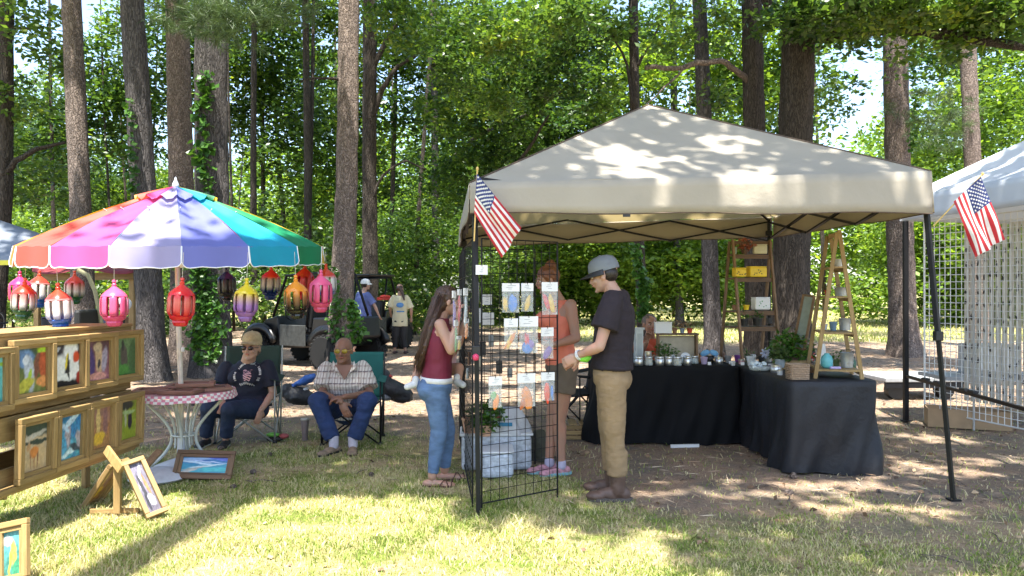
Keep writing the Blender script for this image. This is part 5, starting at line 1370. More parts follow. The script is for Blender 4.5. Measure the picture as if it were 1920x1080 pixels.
def framed(label, w, h, art, fw=.035, dp=.045, loc=(0, 0, 0), rot=(0, 0, 0), woodset=None, cat='picture', back=False, name='picture_frame', inner=True):
    WX, WZ = woodset or (PINE_X, PINE_Z)
    t = thing(name, label, cat, loc); t.rotation_euler = rot; t['group'] = 'hand painted pictures in light wood frames'
    for s_ in (0, 1):
        z_ = fw / 2 if s_ == 0 else h - fw / 2
        MB().box((0, 0, z_), (w, dp, fw)).build('frame_side', WX, t, bevel=.004)
        x_ = (-1, 1)[s_] * (w / 2 - fw / 2)
        MB().box((x_, -.002, h / 2), (fw, dp, h - 2 * fw - .001)).build('frame_side', WZ, t, bevel=.004)
    iw, ih = w - 2 * fw, h - 2 * fw
    if inner:
        s2 = .022
        for s_ in (0, 1):
            z_ = fw + s2 / 2 if s_ == 0 else h - fw - s2 / 2
            MB().box((0, .004, z_), (iw, dp * .5, s2)).build('inner_strip', WX, t)
            x_ = (-1, 1)[s_] * (iw / 2 - s2 / 2)
            MB().box((x_, .005, h / 2), (s2, dp * .5, ih - 2 * s2 - .001)).build('inner_strip', WZ, t)
    base, blobs, seed = art[:3]
    nu, nv = 40, 50
    mb = MB().grid(lambda u, v: V((u - .5) * iw, .012, fw + v * ih), nu, nv)
    o = mb.build('painting', PAINT, t); set_col(o.data, paint(base, blobs, seed, *(art[3:] if len(art) > 3 else ()), nu=nu, nv=nv))
    MB().box((0, .019, h / 2), (w - fw, .006, h - fw)).build('backing_board', CARDB, t)
    return t
K = (.02, .02, .02)
ART = {
 'teal': (((.05, .30, .30), (.20, .55, .55)), [(.5, .80, .7, .05, 0, (.25, .42, .05)), (.1, .9, .5, .10, 0, (.5, .75, .7)), (.15, .4, .25, .22, 0, (.03, .06, .08)), (.42, .45, .05, .12, 0, (.5, .3, .1))], 2),
 'horse': (((.20, .22, .05), (.06, .09, .05)), [(.3, .75, .3, .2, 0, (.15, .25, .42)), (.45, .45, .16, .4, 8, (.42, .45, .50)), (.68, .62, .10, .35, -10, (.20, .08, .05)), (.85, .6, .12, .4, 0, (.45, .10, .04)), (.3, .2, .35, .12, 20, (.45, .42, .06)), (.45, .42, .05, .12, 0, (.35, .5, .05)), (.84, .9, .2, .08, 0, (.4, .6, .05)), (.85, .25, .2, .12, 0, (.60, .25, .08)), (.35, .72, .1, .1, 0, (.6, .62, .65))], 5, 5, .6),
 'eagles': (((.012, .012, .015), (.05, .045, .05)), [(.25, .45, .22, .30, -20, (.78, .78, .74)), (.62, .80, .26, .22, 15, (.80, .80, .76)), (.75, .45, .18, .3, 10, (.74, .74, .70)), (.5, .58, .05, .18, -12, (.75, .58, .05)), (.80, .65, .12, .14, 0, (.60, .08, .03)), (.45, .25, .3, .1, 0, (.75, .75, .7)), (.9, .2, .1, .14, 0, (.30, .03, .02)), (.06, .5, .06, .16, 0, (.4, .06, .03)), (.55, .45, .03, .3, 5, (.03, .03, .03)), (.2, .82, .1, .05, 30, (.5, .5, .5))], 8, 4, .3),
 'lion': (((.30, .12, .16), (.10, .05, .06)), [(.55, .55, .16, .38, 5, (.52, .35, .20)), (.25, .5, .14, .34, 10, (.08, .05, .16)), (.75, .5, .12, .3, -8, (.35, .30, .38)), (.5, .8, .16, .12, 0, (.5, .38, .24)), (.45, .14, .4, .08, 0, (.62, .30, .25)), (.55, .4, .05, .12, 0, (.06, .05, .06))], 11, 5, .6),
 'forest': (((.05, .16, .04), (.16, .24, .12)), [(.45, .5, .16, .3, 5, (.10, .08, .07)), (.4, .75, .06, .14, 0, (.03, .03, .03)), (.8, .5, .16, .4, 0, (.06, .12, .05)), (.4, .2, .3, .12, 0, (.08, .25, .05))], 14, 4, .5),
 'deer': (((.52, .36, .18), (.42, .36, .28)), [(.5, .82, .7, .14, 0, (.05, .07, .05)), (.45, .72, .5, .05, 8, (.45, .42, .36)), (.5, .60, .6, .05, 0, (.04, .06, .05)), (.5, .42, .18, .11, 10, (.52, .19, .05)), (.28, .52, .07, .1, -20, (.42, .24, .12)), (.35, .25, .025, .18, 4, (.28, .14, .07)), (.5, .22, .025, .15, 0, (.30, .15, .07)), (.62, .26, .025, .16, -4, (.2, .09, .05)), (.24, .68, .02, .12, 30, (.55, .45, .35)), (.36, .68, .02, .12, -30, (.55, .45, .35))], 17),
 'lighthouse': (((.10, .36, .42), (.03, .16, .42)), [(.42, .55, .13, .30, 0, (.38, .34, .38)), (.6, .85, .4, .08, 20, (.45, .6, .72)), (.3, .7, .2, .05, -30, (.4, .55, .7)), (.5, .2, .5, .06, 12, (.55, .72, .75)), (.75, .25, .3, .06, -20, (.05, .08, .10)), (.85, .4, .12, .2, 20, (.40, .36, .38)), (.2, .35, .2, .2, 0, (.06, .3, .5))], 20, 6, .8),
 'golden': (((.42, .20, .06), (.32, .17, .12)), [(.4, .6, .1, .4, 0, (.62, .45, .18)), (.7, .6, .12, .4, 0, (.26, .13, .12)), (.45, .28, .3, .16, 0, (.65, .42, .05)), (.15, .5, .08, .4, 0, (.30, .16, .10)), (.8, .2, .2, .12, 0, (.38, .2, .08))], 23, 6, .6),
 'lime': (((.28, .34, .03), (.22, .26, .04)), [(.4, .85, .4, .12, 0, (.04, .04, .03)), (.15, .55, .1, .18, 0, (.03, .03, .03)), (.6, .48, .13, .22, 0, (.03, .02, .04)), (.38, .55, .05, .25, 0, (.42, .44, .3)), (.5, .68, .35, .05, 0, (.35, .45, .2))], 26, 4, .4),
 'beach': (((.06, .40, .46), (.03, .14, .42)), [(.35, .80, .45, .08, 10, (.30, .45, .68)), (.8, .85, .4, .10, -10, (.12, .18, .60)), (.3, .62, .4, .04, -12, (.55, .70, .80)), (.55, .48, .4, .035, 15, (.60, .72, .74)), (.3, .35, .3, .03, 20, (.45, .42, .36)), (.18, .22, .2, .05, 28, (.5, .48, .42)), (.7, .3, .3, .12, 0, (.07, .50, .52)), (.6, .66, .5, .03, -6, (.50, .62, .80))], 29, 4, .3),
 'dusk': (((.10, .09, .12), (.16, .15, .20)), [(.5, .75, .5, .06, 35, (.4, .38, .44)), (.4, .45, .12, .4, 20, (.03, .03, .04)), (.7, .55, .1, .3, 15, (.35, .14, .06)), (.6, .25, .3, .12, 0, (.35, .33, .38)), (.3, .2, .12, .2, 0, (.02, .02, .03))], 32, 6, .8),
 'marsh': (((.03, .12, .08), (.10, .34, .36)), [(.55, .45, .1, .4, 12, (.5, .45, .08)), (.3, .75, .2, .12, 0, (.5, .62, .66)), (.75, .2, .3, .18, 0, (.04, .22, .12)), (.4, .3, .06, .3, -10, (.35, .36, .05))], 35, 6, .7),
}
# the plank stand: runs almost straight away from the camera
S0 = V(-3.02, 4.55, 0); S1 = V(-2.925, 5.92, 0); sdir = (S1 - S0).normalized(); syaw = atan2(sdir.y, sdir.x)
st = thing('plank_display_stand', 'plank display stand for pictures at the left edge, in front of the umbrella', 'display stand', (S1.x, S1.y, 0), syaw)
Ls = 3.1                       # local x runs from -Ls (towards the camera) to 0, the front face looks to local -y
def sbox(c, s_, nm, mat, bev=.003): return MB().box(c, s_).build(nm, mat, st, bevel=bev)
for (z0, z1, off) in ((1.125, 1.225, 0), (1.0, 1.115, .004), (.88, .99, .001), (.755, .87, .003), (.60, .745, .0), (.33, .44, .002)):
    sbox((-Ls / 2 + R.uniform(-.004, .004), off, (z0 + z1) / 2), (Ls, .022, z1 - z0), 'plank', PINE_X)
    sbox((-Ls / 2, .36 + off, (z0 + z1) / 2), (Ls, .022, z1 - z0), 'plank', PINE_X)
sbox((-Ls / 2, .18, 1.238), (Ls + .02, .40, .024), 'top_board', PINE_X)
sbox((-Ls / 2, .18, .30), (Ls + .02, .44, .03), 'bottom_board', PINE_X); sbox((-Ls / 2, -.05, .325), (Ls, .06, .03), 'ledge', PINE_X)
for k_ in range(4):
    x_ = -.03 - k_ * (Ls - .06) / 3
    for y_ in (.05, .33): sbox((x_, y_, .60 if y_ > .1 else .77), (.06, .036, 1.21 if y_ > .1 else .88), 'post', PINE_Z)
for (z0, z1) in ((.34, .50), (.52, .68), (.70, .86), (.88, 1.04), (1.06, 1.21)): sbox((-.006, .18, (z0 + z1) / 2), (.02, .30, z1 - z0 - .01), 'end_plank', PINE_Y)
# frames on it
def on_stand(art, s0, s1, z0, z1, label, yaw=.10, tilt=0.0, out=.035):
    w = s1 - s0; c = S1 + sdir * (-(1.35 - (s0 + s1) / 2)) ; nrm = V(sdir.y, -sdir.x, 0)
    q = c + nrm * (out + (.03 if yaw else 0))
    t = framed(label, w, z1 - z0, ART[art], loc=(q.x, q.y, z0)); t.rotation_euler = (-tilt, 0, syaw - yaw)
    t.rotation_mode = 'XYZ'
    return t
wf = .337
on_stand('teal', -.345, -.01, .80, 1.17, 'teal painting cut by the left picture edge, upper row of the stand', yaw=.04)
for k_, (a_, lab) in enumerate((('horse', 'colourful horse painting, second frame of the upper row on the stand'), ('eagles', 'painting of white eagle heads on black in the upper row'), ('lion', 'purple and tan animal painting in the upper row, right of the eagles'), ('forest', 'dark green forest painting at the right end of the upper row'))):
    on_stand(a_, wf * k_ + .004, wf * (k_ + 1) - .002, .82, 1.205, lab, yaw=.13, out=.045)
for k_, (a_, lab) in enumerate((('deer', 'painting of an orange deer on tan ground, lower row of the stand'), ('lighthouse', 'blue lighthouse seascape in the lower row of the stand'), ('golden', 'golden brown painting in the lower row, third from the left'), ('lime', 'lime green painting with black shapes at the right end of the lower row'))):
    on_stand(a_, wf * k_ + .01, wf * (k_ + 1) - .004, .345, .74, lab, yaw=.02, tilt=-.03, out=.06)
# A-frame easel on the grass, from the photograph's corners
def plank(name, px_a, px_b, da, db, w, th, mat, par, up=(0, 1, 0)):
    a_, b_ = at(*px_a, da), at(*px_b, db)
    return MB().bar(a_, b_, w, th, up).build(name, mat, par, world=True, bevel=.003)
ez = thing('wooden_easel', 'small folding wooden easel on the sunlit grass before the round table', 'easel', (gx(222, 5.15), 5.15, 0))
plank('centre_post', (221, 862), (221, 962), 5.16, 5.16, .045, .03, PINE_Z, ez)
plank('cross_piece', (200, 842), (228, 880), 5.22, 5.08, .06, .02, PINE_Z, ez)
plank('rear_leg', (300, 845), (268, 880), 5.9, 5.7, .05, .03, DWOODZ, ez)
plank('foot_bar', (170, 958), (262, 956), 5.2, 5.2, .03, .02, PINE_X, ez)
def frame_by_corners(label, TL, TR_, BL_, dTL, dTR, dBL, art, fw=.035, wood=None, nm='picture_frame'):
    a_, b_, c_ = at(*TL, dTL), at(*TR_, dTR), at(*BL_, dBL)
    X = (b_ - a_); w = X.length; X.normalize(); Zv = (a_ - c_); Zv -= X * Zv.dot(X); h = Zv.length; Zv.normalize(); Y = Zv.cross(X)
    t = framed(label, w, h, ART[art], fw=fw, woodset=wood, inner=w > .2, dp=.03, name=nm)
    m_ = Matrix((X, Y, Zv)).transposed(); t.rotation_euler = m_.to_euler(); t.location = c_ + X * w / 2
    return t
frame_by_corners('dusky abstract painting leaning on the right side of the easel', (217, 872), (258, 858), (276, 973), 5.12, 5.22, 5.02, 'dusk', .03)
o = frame_by_corners('framed picture seen from behind on the left side of the easel', (186, 880), (224, 866), (150, 958), 5.15, 5.38, 5.29, 'golden', .03)
frame_by_corners('turquoise beach painting standing on the grass against the umbrella base', (330, 843), (439, 846), (322, 897), 6.22, 6.25, 6.10, 'beach', .032, (DWOOD, DWOODZ))
frame_by_corners('marsh painting leaning at the bottom left corner of the picture', (-52, 992), (14, 978), (-12, 1104), 4.0, 3.98, 3.90, 'marsh', .03)
frame_by_corners('corner of a wooden frame at the left edge above the marsh painting', (-46, 900), (14, 896), (-50, 940), 4.75, 4.72, 4.7, 'golden', .03)
# frames stacked flat on the table
DWX, DWZ = mat_wood('red_brown_wood_x', (.16, .075, .045), (.33, .17, .11), 'X'), mat_wood('red_brown_wood_z', (.16, .075, .045), (.33, .17, .11), 'Z')
flat = [(-.20, -.10, 0, .2, 'lying at the left of the round table'), (.06, -.17, 0, -.12, 'lying nearest on the round table'), (.22, .03, 0, .5, 'lying at the right rim of the round table'), (-.05, .17, 0, .1, 'lying at the back of the round table'), (.08, .05, .034, .3, 'stacked on the others on the round table')]
for k_, (dx, dy, dz, yw, lab) in enumerate(flat):
    t = framed('reddish brown frame ' + lab, .30, .24 if k_ < 4 else .22, ART[['dusk', 'golden', 'lion', 'forest', 'dusk'][k_]], fw=.045, dp=.03, woodset=(DWX, DWZ), inner=False)
    t.rotation_euler = (radians(-90), 0, yw); c_, s_ = cos(yw), sin(yw)
    t.location = tb.location + V(dx + s_ * .12, dy - c_ * .12, TT + .018 + dz)
# ------------------------------------------------------------------ people: one continuous body, clothes and hair as its children
def cap_prim(mb, a, ra, b, rb, n=14, sq=1.0):
    a, b = Vector(a), Vector(b); d = b - a; L = d.length
    if L < 1e-5: d = V(0, 0, 1); L = 1e-5
    d = d / L; pts = []; rad = []
    for i in range(5):
        t_ = i / 4 * pi / 2; pts.append(a - d * ra * cos(t_)); rad.append(max(.0008, ra * sin(t_)))
    for i in range(1, 5): pts.append(a.lerp(b, i / 5)); rad.append(ra + (rb - ra) * i / 5)
    for i in range(5):
        t_ = i / 4 * pi / 2; pts.append(b + d * rb * sin(t_)); rad.append(max(.0008, rb * cos(t_)))
    mb.tube(pts, rad, n, sq=sq)
def loft_prim(mb, secs, lat, n=24, power=1.0):
    """secs: (centre, half width along lat, half depth)"""
    vs_ = []; k = len(secs); lat = Vector(lat).normalized()
    for i, (c, a, b) in enumerate(secs):
        c = Vector(c); t_ = (Vector(secs[min(i + 1, k - 1)][0]) - Vector(secs[max(i - 1, 0)][0])).normalized()
        l_ = (lat - t_ * lat.dot(t_)).normalized(); f_ = t_.cross(l_)
        for j in range(n):
            an = 2 * pi * j / n; ca, sa = cos(an), sin(an)
            vs_.append(c + l_ * (a * math.copysign(abs(ca) ** power, ca)) + f_ * (b * math.copysign(abs(sa) ** power, sa)))
    fs_ = [(i * n + j, i * n + (j + 1) % n, (i + 1) * n + (j + 1) % n, (i + 1) * n + j) for i in range(k - 1) for j in range(n)]
    fs_ += [tuple(range(n - 1, -1, -1)), tuple(range((k - 1) * n, k * n))]
    mb.add(vs_, fs_)
def fuse(mb, name, mat, parent, vox=.006, it=3, disp=0, dsize=.07, world=True, fac=.5):
    o = mb.build(name, mat, parent, world=world)
    md = o.modifiers.new('r', 'REMESH'); md.mode = 'VOXEL'; md.voxel_size = vox
    if it: sm = o.modifiers.new('s', 'SMOOTH'); sm.factor = fac; sm.iterations = it
    if disp:
        tx = bpy.data.textures.get('fold%g' % dsize) or bpy.data.textures.new('fold%g' % dsize, 'CLOUDS'); tx.noise_scale = dsize; tx.noise_depth = 2
        dm = o.modifiers.new('d', 'DISPLACE'); dm.texture = tx; dm.strength = disp; dm.mid_level = .5; dm.texture_coords = 'LOCAL'
    dg = bpy.context.evaluated_depsgraph_get(); me = bpy.data.meshes.new_from_object(o.evaluated_get(dg))
    o.modifiers.clear(); old = o.data; o.data = me; bpy.data.meshes.remove(old); me.name = name
    me.polygons.foreach_set('use_smooth', [True] * len(me.polygons))
    return o
def mat_skin(name, c, red=.25):
    if name in MT: return MT[name]
    m, n, l, p = new_mat(name)
    co = objco(n, l); f = noise(n, l, 9, 4, co); g = noise(n, l, 60, 3, co)
    c2 = (c[0] * 1.05, c[1] * (1 - red * .7), c[2] * (1 - red)); c1 = tuple(x * .93 for x in c)
    cc = ramp(n, l, f, [(.35, c1), (.65, c2)]); l.new(cc, p.inputs['Base Color']); p.inputs['Roughness'].default_value = .5
    p.inputs['Subsurface Weight'].default_value = .12; p.inputs['Subsurface Radius'].default_value = (.02, .008, .004); p.inputs['Subsurface Scale'].default_value = .3
    bump(n, l, p, g, .12, .002); MT[name] = m; return m
SK_FAIR = mat_skin('fair_skin', (.46, .29, .215), .18); SK_TAN = mat_skin('tan_skin', (.25, .135, .09), .15); SK_MID = mat_skin('warm_skin', (.38, .215, .15), .15)
def mat_hair(name, c):
    if name in MT: return MT[name]
    m, n, l, p = new_mat(name); co = objco(n, l, (90, 90, 4)); f = noise(n, l, 1.2, 4, co, .7)
    l.new(ramp(n, l, f, [(.3, tuple(x * .45 for x in c)), (.7, tuple(x * 1.5 for x in c))]), p.inputs['Base Color']); p.inputs['Roughness'].default_value = .4
    bump(n, l, p, f, .6, .01); MT[name] = m; return m
H_BROWN = mat_hair('brown_hair', (.07, .035, .022)); H_DARK = mat_hair('dark_hair', (.02, .014, .012)); H_AUB = mat_hair('auburn_hair', (.16, .055, .02)); H_GREY = mat_hair('greying_hair', (.14, .10, .08))

def head_prims(mb, hc, f, u, s, k=1.0, jaw=1.0):
    f, u, s = Vector(f).normalized(), Vector(u).normalized(), Vector(s).normalized()
    rot = Matrix((s, f, u)).transposed()
    E = lambda c, r: mb.ell(hc + (s * c[0] + f * c[1] + u * c[2]) * k, tuple(x * k for x in r), 18, 12, rot)
    E((0, -.012, .022), (.076, .096, .088)); E((0, .018, -.03), (.064, .072, .075)); E((0, .045, -.082), (.040 * jaw, .040, .030 * jaw))
    E((0, .03, -.06), (.055 * jaw, .055, .045)); E((0, .088, -.052), (.024, .012, .014)); E((0, .078, -.098), (.020, .018, .014))
    for q in (-1, 1):
        E((q * .032, .080, .020), (.020, .010, .007)); E((q * .038, .064, -.028), (.024, .022, .022)); E((q * .078, -.004, -.012), (.010, .018, .031))
    cap_prim(mb, hc + (f * .088 + u * .008) * k, .009 * k, hc + (f * .104 - u * .026) * k, .0135 * k)
    for q in (-1, 1): E((q * .011, .094, -.030), (.009, .011, .008))
def face_parts(par, hc, f, u, s, k=1.0, lips=(.42, .12, .10), eyes=True, brow=H_DARK, shut=False):
    f, u, s = Vector(f).normalized(), Vector(u).normalized(), Vector(s).normalized(); rot = Matrix((s, f, u)).transposed()
    for q in (-1, 1):
        if eyes:
            MB().ell(hc + (s * q * .031 + f * .081 + u * .002) * k, (.013 * k, .008 * k, .0075 * k), 12, 8, rot).build('eye', simple('eye_white', (.6, .57, .54), .2), par, smooth=True, world=True)
            MB().ell(hc + (s * q * .031 + f * .0875 + u * .002) * k, (.006 * k, .003 * k, .006 * k), 10, 6, rot).build('iris', simple('iris_brown', (.05, .025, .015), .15), par, smooth=True, world=True)
        MB().ell(hc + (s * q * .032 + f * .088 + u * .024) * k, (.019 * k, .004 * k, .004 * k), 10, 6, rot).build('eyebrow', brow, par, smooth=True, world=True)
    MB().ell(hc + (f * .098 - u * .052) * k, (.022 * k, .006 * k, .0065 * k), 12, 6, rot).build('lips', simple('lips_%02d' % int(lips[0] * 100), lips, .4), par, smooth=True, world=True)
def hand_prims(mb, w, dirv, nrm, k=1.0, curl=.5, side=1, spread=.18):
    """palm and five unequal bent fingers; side = where the thumb leaves"""
    d = Vector(dirv).normalized(); nrm = Vector(nrm); nrm = (nrm - d * nrm.dot(d)).normalized(); s = d.cross(nrm) * side
    w = Vector(w); rot = Matrix((s, nrm, d)).transposed()
    mb.ell(w + d * .048 * k, (.040 * k, .016 * k, .052 * k), 12, 8, rot); mb.ell(w + d * .075 * k, (.041 * k, .013 * k, .026 * k), 12, 8, rot)
    for i, (off, L) in enumerate(((.030, .068), (.010, .077), (-.010, .071), (-.029, .056))):
        b = w + (d * .088 + s * off) * k; dd = (d + s * off * 3 * spread).normalized(); r_ = (.0088 - .0006 * (i == 3)) * k; c_ = curl * (1 + .12 * i)
        a1 = c_ * .5; p1 = b + (dd * cos(a1) + nrm * sin(a1)) * L * .42 * k; a2 = c_ * 1.3; p2 = p1 + (dd * cos(a2) + nrm * sin(a2)) * L * .33 * k; a3 = c_ * 1.9; p3 = p2 + (dd * cos(a3) + nrm * sin(a3)) * L * .25 * k
        cap_prim(mb, b - dd * .02, r_, p1, r_, 8); cap_prim(mb, p1, r_, p2, r_ * .93, 8); cap_prim(mb, p2, r_ * .93, p3, r_ * .85, 8)
    b = w + (d * .025 + s * .028) * k; p1 = b + (d * .7 + s * .8 + nrm * .4).normalized() * .036 * k; p2 = p1 + (d * 1.0 + s * .25 + nrm * (.3 + curl * .4)).normalized() * .032 * k
    cap_prim(mb, b, .013 * k, p1, .0105 * k, 8); cap_prim(mb, p1, .0105 * k, p2, .009 * k, 8)
def shoe_prims(mb, ank, dirv, L=.27, r=.043, h=.06):
    d = Vector(dirv); d.z = 0; d.normalize(); a = Vector((ank.x, ank.y, 0)); s = V(-d.y, d.x, 0); rot = Matrix((s, d, V(0, 0, 1))).transposed()
    heel = a - d * L * .22
    mb.ell(heel + d * .02 + V(0, 0, h * .62), (r * .85, .048, h * .62), 14, 8, rot)
    mb.ell(a + d * L * .18 + V(0, 0, h * .60), (r * .92, L * .34, h * .58), 14, 8, rot)
    mb.ell(a + d * L * .50 + V(0, 0, h * .45), (r * 1.08, L * .26, h * .44), 14, 8, rot)
def sole(par, ank, dirv, mat, L=.27, r=.043, t=.022, name='sole'):
    d = Vector(dirv); d.z = 0; d.normalize(); s = V(-d.y, d.x, 0); a = V(ank.x, ank.y, 0); P_ = []
    for i in range(24):
        an = 2 * pi * i / 24; x_ = cos(an); y_ = sin(an); ll = d * (L * .17 + x_ * L * .53); ww = s * (y_ * r * (1.05 + .18 * x_ - .25 * (abs(x_) < .35)))
        P_.append(a + ll + ww)
    mb = MB(); mb.add([p + V(0, 0, .003) for p in P_] + [p + V(0, 0, t) for p in P_], [tuple(range(23, -1, -1)), tuple(range(24, 48))] + [(i, (i + 1) % 24, 24 + (i + 1) % 24, 24 + i) for i in range(24)])
    return mb.build(name, mat, par, world=True, bevel=.003)

def body_core(mb, j, lat, bulk=1.0, hip=1.0, bust=0, f=None, arms=(1, 1), legs=True, neck=.056):
    """torso, neck and limbs through the joints j; lat = unit vector from the body's right to its left"""
    lat = Vector(lat).normalized()
    sL, sR = j['shL'], j['shR']; sc_ = (sL + sR) / 2; sw = (sL - sR).length / 2
    ch = j['chest']; wa = j['waist']; pe = j['pelvis']; up = (sc_ - pe).normalized()
    loft_prim(mb, [(pe - up * .10, .09 * hip, .07 * bulk), (pe - up * .05, .155 * hip, .105 * bulk), (pe, .17 * hip, .115 * bulk), (wa, .142 * bulk, .098 * bulk), (ch, .160 * bulk, .112 * bulk), (sc_ - up * .06, sw * .98, .098 * bulk), (sc_ + up * .005, sw * .80, .070), (sc_ + up * .045, sw * .38, .052)], lat)
    cap_prim(mb, sc_ + up * .01, neck * 1.1, j['head'] - (j['head'] - sc_).normalized() * .06, neck * .95)
    for S, sgn, e in (('L', 1, arms[0]), ('R', -1, arms[1])):
        cap_prim(mb, j['sh' + S], .050 * min(bulk, 1.05), j['el' + S], .038); cap_prim(mb, j['el' + S], .038, j['wr' + S], .026)
        cap_prim(mb, j['el' + S].lerp(j['wr' + S], .15), .041, j['el' + S].lerp(j['wr' + S], .5), .035)
        if legs:
            cap_prim(mb, j['hip' + S], .088 * bulk, j['kn' + S], .055); cap_prim(mb, j['kn' + S], .054, j['an' + S], .036)
            kn, an = j['kn' + S], j['an' + S]; bk = -(f or V(0, 1, 0)) * .010
            cap_prim(mb, kn.lerp(an, .18) + bk, .050, kn.lerp(an, .5) + bk, .041)
    if bust and f is not None:
        for q in (-1, 1): mb.ell(ch + lat * q * .072 + f * (.085 * bulk) + up * .03, (.065 * bust, .055 * bust, .062 * bust), 14, 10)
def person(label, loc): return thing('person', label, 'person', loc)
def shirt_prims(mb, j, lat, bulk, hip, off, sleeve=.75, hem=.06, f=None, bust=0, collar=.035, flare=.0, sw_in=1.0, crew=False):
    lat = Vector(lat).normalized(); sL, sR = j['shL'], j['shR']; sc_ = (sL + sR) / 2; sw = (sL - sR).length / 2
    pe, wa, ch = j['pelvis'], j['waist'], j['chest']; up = (sc_ - pe).normalized()
    loft_prim(mb, [(pe - up * hem, .168 * hip + off + flare, .112 * bulk + off + flare), (pe + up * .03, .166 * hip + off + flare * .6, .113 * bulk + off + flare * .6), (wa, .142 * bulk + off * 1.4, .098 * bulk + off * 1.4), (ch, .160 * bulk + off, .112 * bulk + off), (sc_ - up * .06, sw * .99 * sw_in + off, .098 * bulk + off), (sc_ + up * .005, sw * .82 * sw_in + off, .072 + off), (sc_ + up * .045, sw * .50, .064 + off)] + ([(sc_ + up * .07, .074, .068)] if crew else []), lat)
    if sleeve:
        for S in ('L', 'R'):
            a, b = j['sh' + S], j['sh' + S].lerp(j['el' + S], sleeve); d = (b - a).normalized()
            bulk_ = bulk if bulk < 1.1 else bulk * .90
            mb.ell(a.lerp((sL + sR) / 2, .05), (.055 * bulk_ + off * .75,) * 3, 16, 10)
            pts = [a, a + d * .03, a.lerp(b, .5), b]; mb.tube(pts, [.048 * bulk_ + off, .053 * bulk_ + off, .056 * bulk_ + off * 1.1, .055 * bulk_ + off * 1.7], 16)
    if bust and f is not None:
        for q in (-1, 1): mb.ell(ch + lat * q * .072 + f * (.088 * bulk) + up * .03, (.068 * bust + off * .5, .058 * bust + off * .5, .064 * bust + off * .5), 14, 10)
def pants_prims(mb, j, lat, bulk, hip, off, to=1.0, top=.05, knee=.068, cuff=.06, short=False):
    lat = Vector(lat).normalized(); pe, wa = j['pelvis'], j['waist']; up = (wa - pe).normalized()
    loft_prim(mb, [(pe - up * .12, .10 * hip, .085 * bulk), (pe - up * .06, .160 * hip + off, .110 * bulk + off), (pe, .172 * hip + off, .117 * bulk + off), (pe + up * top, .160 * hip + off, .108 * bulk + off)], lat)
    for S in ('L', 'R'):
        h, k, a = j['hip' + S], j['kn' + S], j['an' + S]
        if to <= .5:
            e = h.lerp(k, to * 2); mb.tube([h + (h - k).normalized() * .02, h.lerp(e, .4), e], [.085 * bulk + off, .088 * bulk + off * 1.5, .082 * bulk + off * 2], 18)
        else:
            e = k.lerp(a, (to - .5) * 2)
            cap_prim(mb, h, .090 * bulk + off, k, knee + off, 18)
            mb.ell(k, (knee + off,) * 3, 16, 10)
            P_ = [k, k.lerp(e, .25), k.lerp(e, .6), e]
            mb.tube(P_, [knee + off * .8, max(knee, .060 + off * .6), max((knee + cuff) / 2, .05 + off * .5), cuff], 18)

def cap_hat(par, hc, f, u, s, mat, brim_mat, k=1.0, brim=.075, name='cap', brimtilt=-.12, low=-.0):
    f, u, s = Vector(f).normalized(), Vector(u).normalized(), Vector(s).normalized(); rot = Matrix((s, f, u)).transposed(); c = hc + (u * (.022 + low) - f * .012) * k
    pr = [(1.0, 0), (1.02, .015), (1.0, .04), (.93, .065), (.78, .088), (.5, .103), (.2, .110), (.02, .112)]
    mb = MB(); mb.lathe([(r_ * .086 * k, z_ * k) for r_, z_ in pr], 24, c, caps=True, sy=1.22, rot=rot)
    h = mb.build(name, mat, par, smooth=True, auto=60, world=True)
    def bf(a_, t_):
        an = -pi / 2 * 1.05 + pi * 1.05 * a_ + pi / 2; x_ = cos(an) * .086; y_ = sin(an) * .086 * 1.22; e = 1 + t_ * brim / .105 * max(0, sin(an)) ** .6
        return c + (s * x_ * (1 + .1 * t_) + f * y_ * e + u * (.012 + brimtilt * t_ * brim * 2 - .02 * (abs(x_) / .086) ** 2 * t_)) * k
    o = MB().grid(bf, 20, 6).build('brim', brim_mat, par, smooth=True, world=True, solid=.005)
    MB().ell(c + u * .112 * k, (.008, .008, .005), 8, 6).build('button', mat, par, smooth=True, world=True)
    return h

# --- 1: man in the dark T-shirt, seen from his left side
D = 5.6
def Jt(px, py, dd=0, d=D): return at(px, py, d + dd)
f1 = V(-.93, .28, 0).normalized(); lat1 = V(-f1.y, f1.x, 0) * 1   # left of a walker facing f1
lat1 = V(0, 0, 1).cross(f1)
p1 = person('man in grey cap, dark T-shirt and khaki trousers standing at the wire grid', (gx(1145, D), D, 0))
sc_ = Jt(1156, 561)
j = dict(head=Jt(1132, 516, -.0), shL=sc_ + lat1 * .185 + V(.0, 0, -.01), shR=sc_ - lat1 * .185, chest=Jt(1153, 600), waist=Jt(1149, 655), pelvis=Jt(1147, 700),
         elL=Jt(1124, 650, -.22), wrL=Jt(1082, 667, -.10), elR=Jt(1128, 650, .22), wrR=Jt(1086, 672, .06),
         hipL=Jt(1147, 716, -.09), hipR=Jt(1144, 716, .09), knL=Jt(1151, 806, -.10), knR=Jt(1143, 806, .11), anL=Jt(1158, 905, -.09), anR=Jt(1148, 900, .12))
j['anL'].z = .11; j['anR'].z = .11
u1 = V(-.12, .0, 1).normalized(); hf = (f1 + V(0, 0, -.30)).normalized(); hu = (V(0, 0, 1) + f1 * .30).normalized(); hs = hf.cross(hu) * -1
mb = MB(); head_prims(mb, j['head'], hf, hu, hs, 1.0); body_core(mb, j, lat1, 1.06, 1.0, f=f1)
hand_prims(mb, j['wrL'], (-.8, .1, -.45), (.1, 1, -.2), 1.0, .9, 1); hand_prims(mb, j['wrR'], (-.85, -.1, -.35), (0, -1, -.1), 1.0, .8, -1)
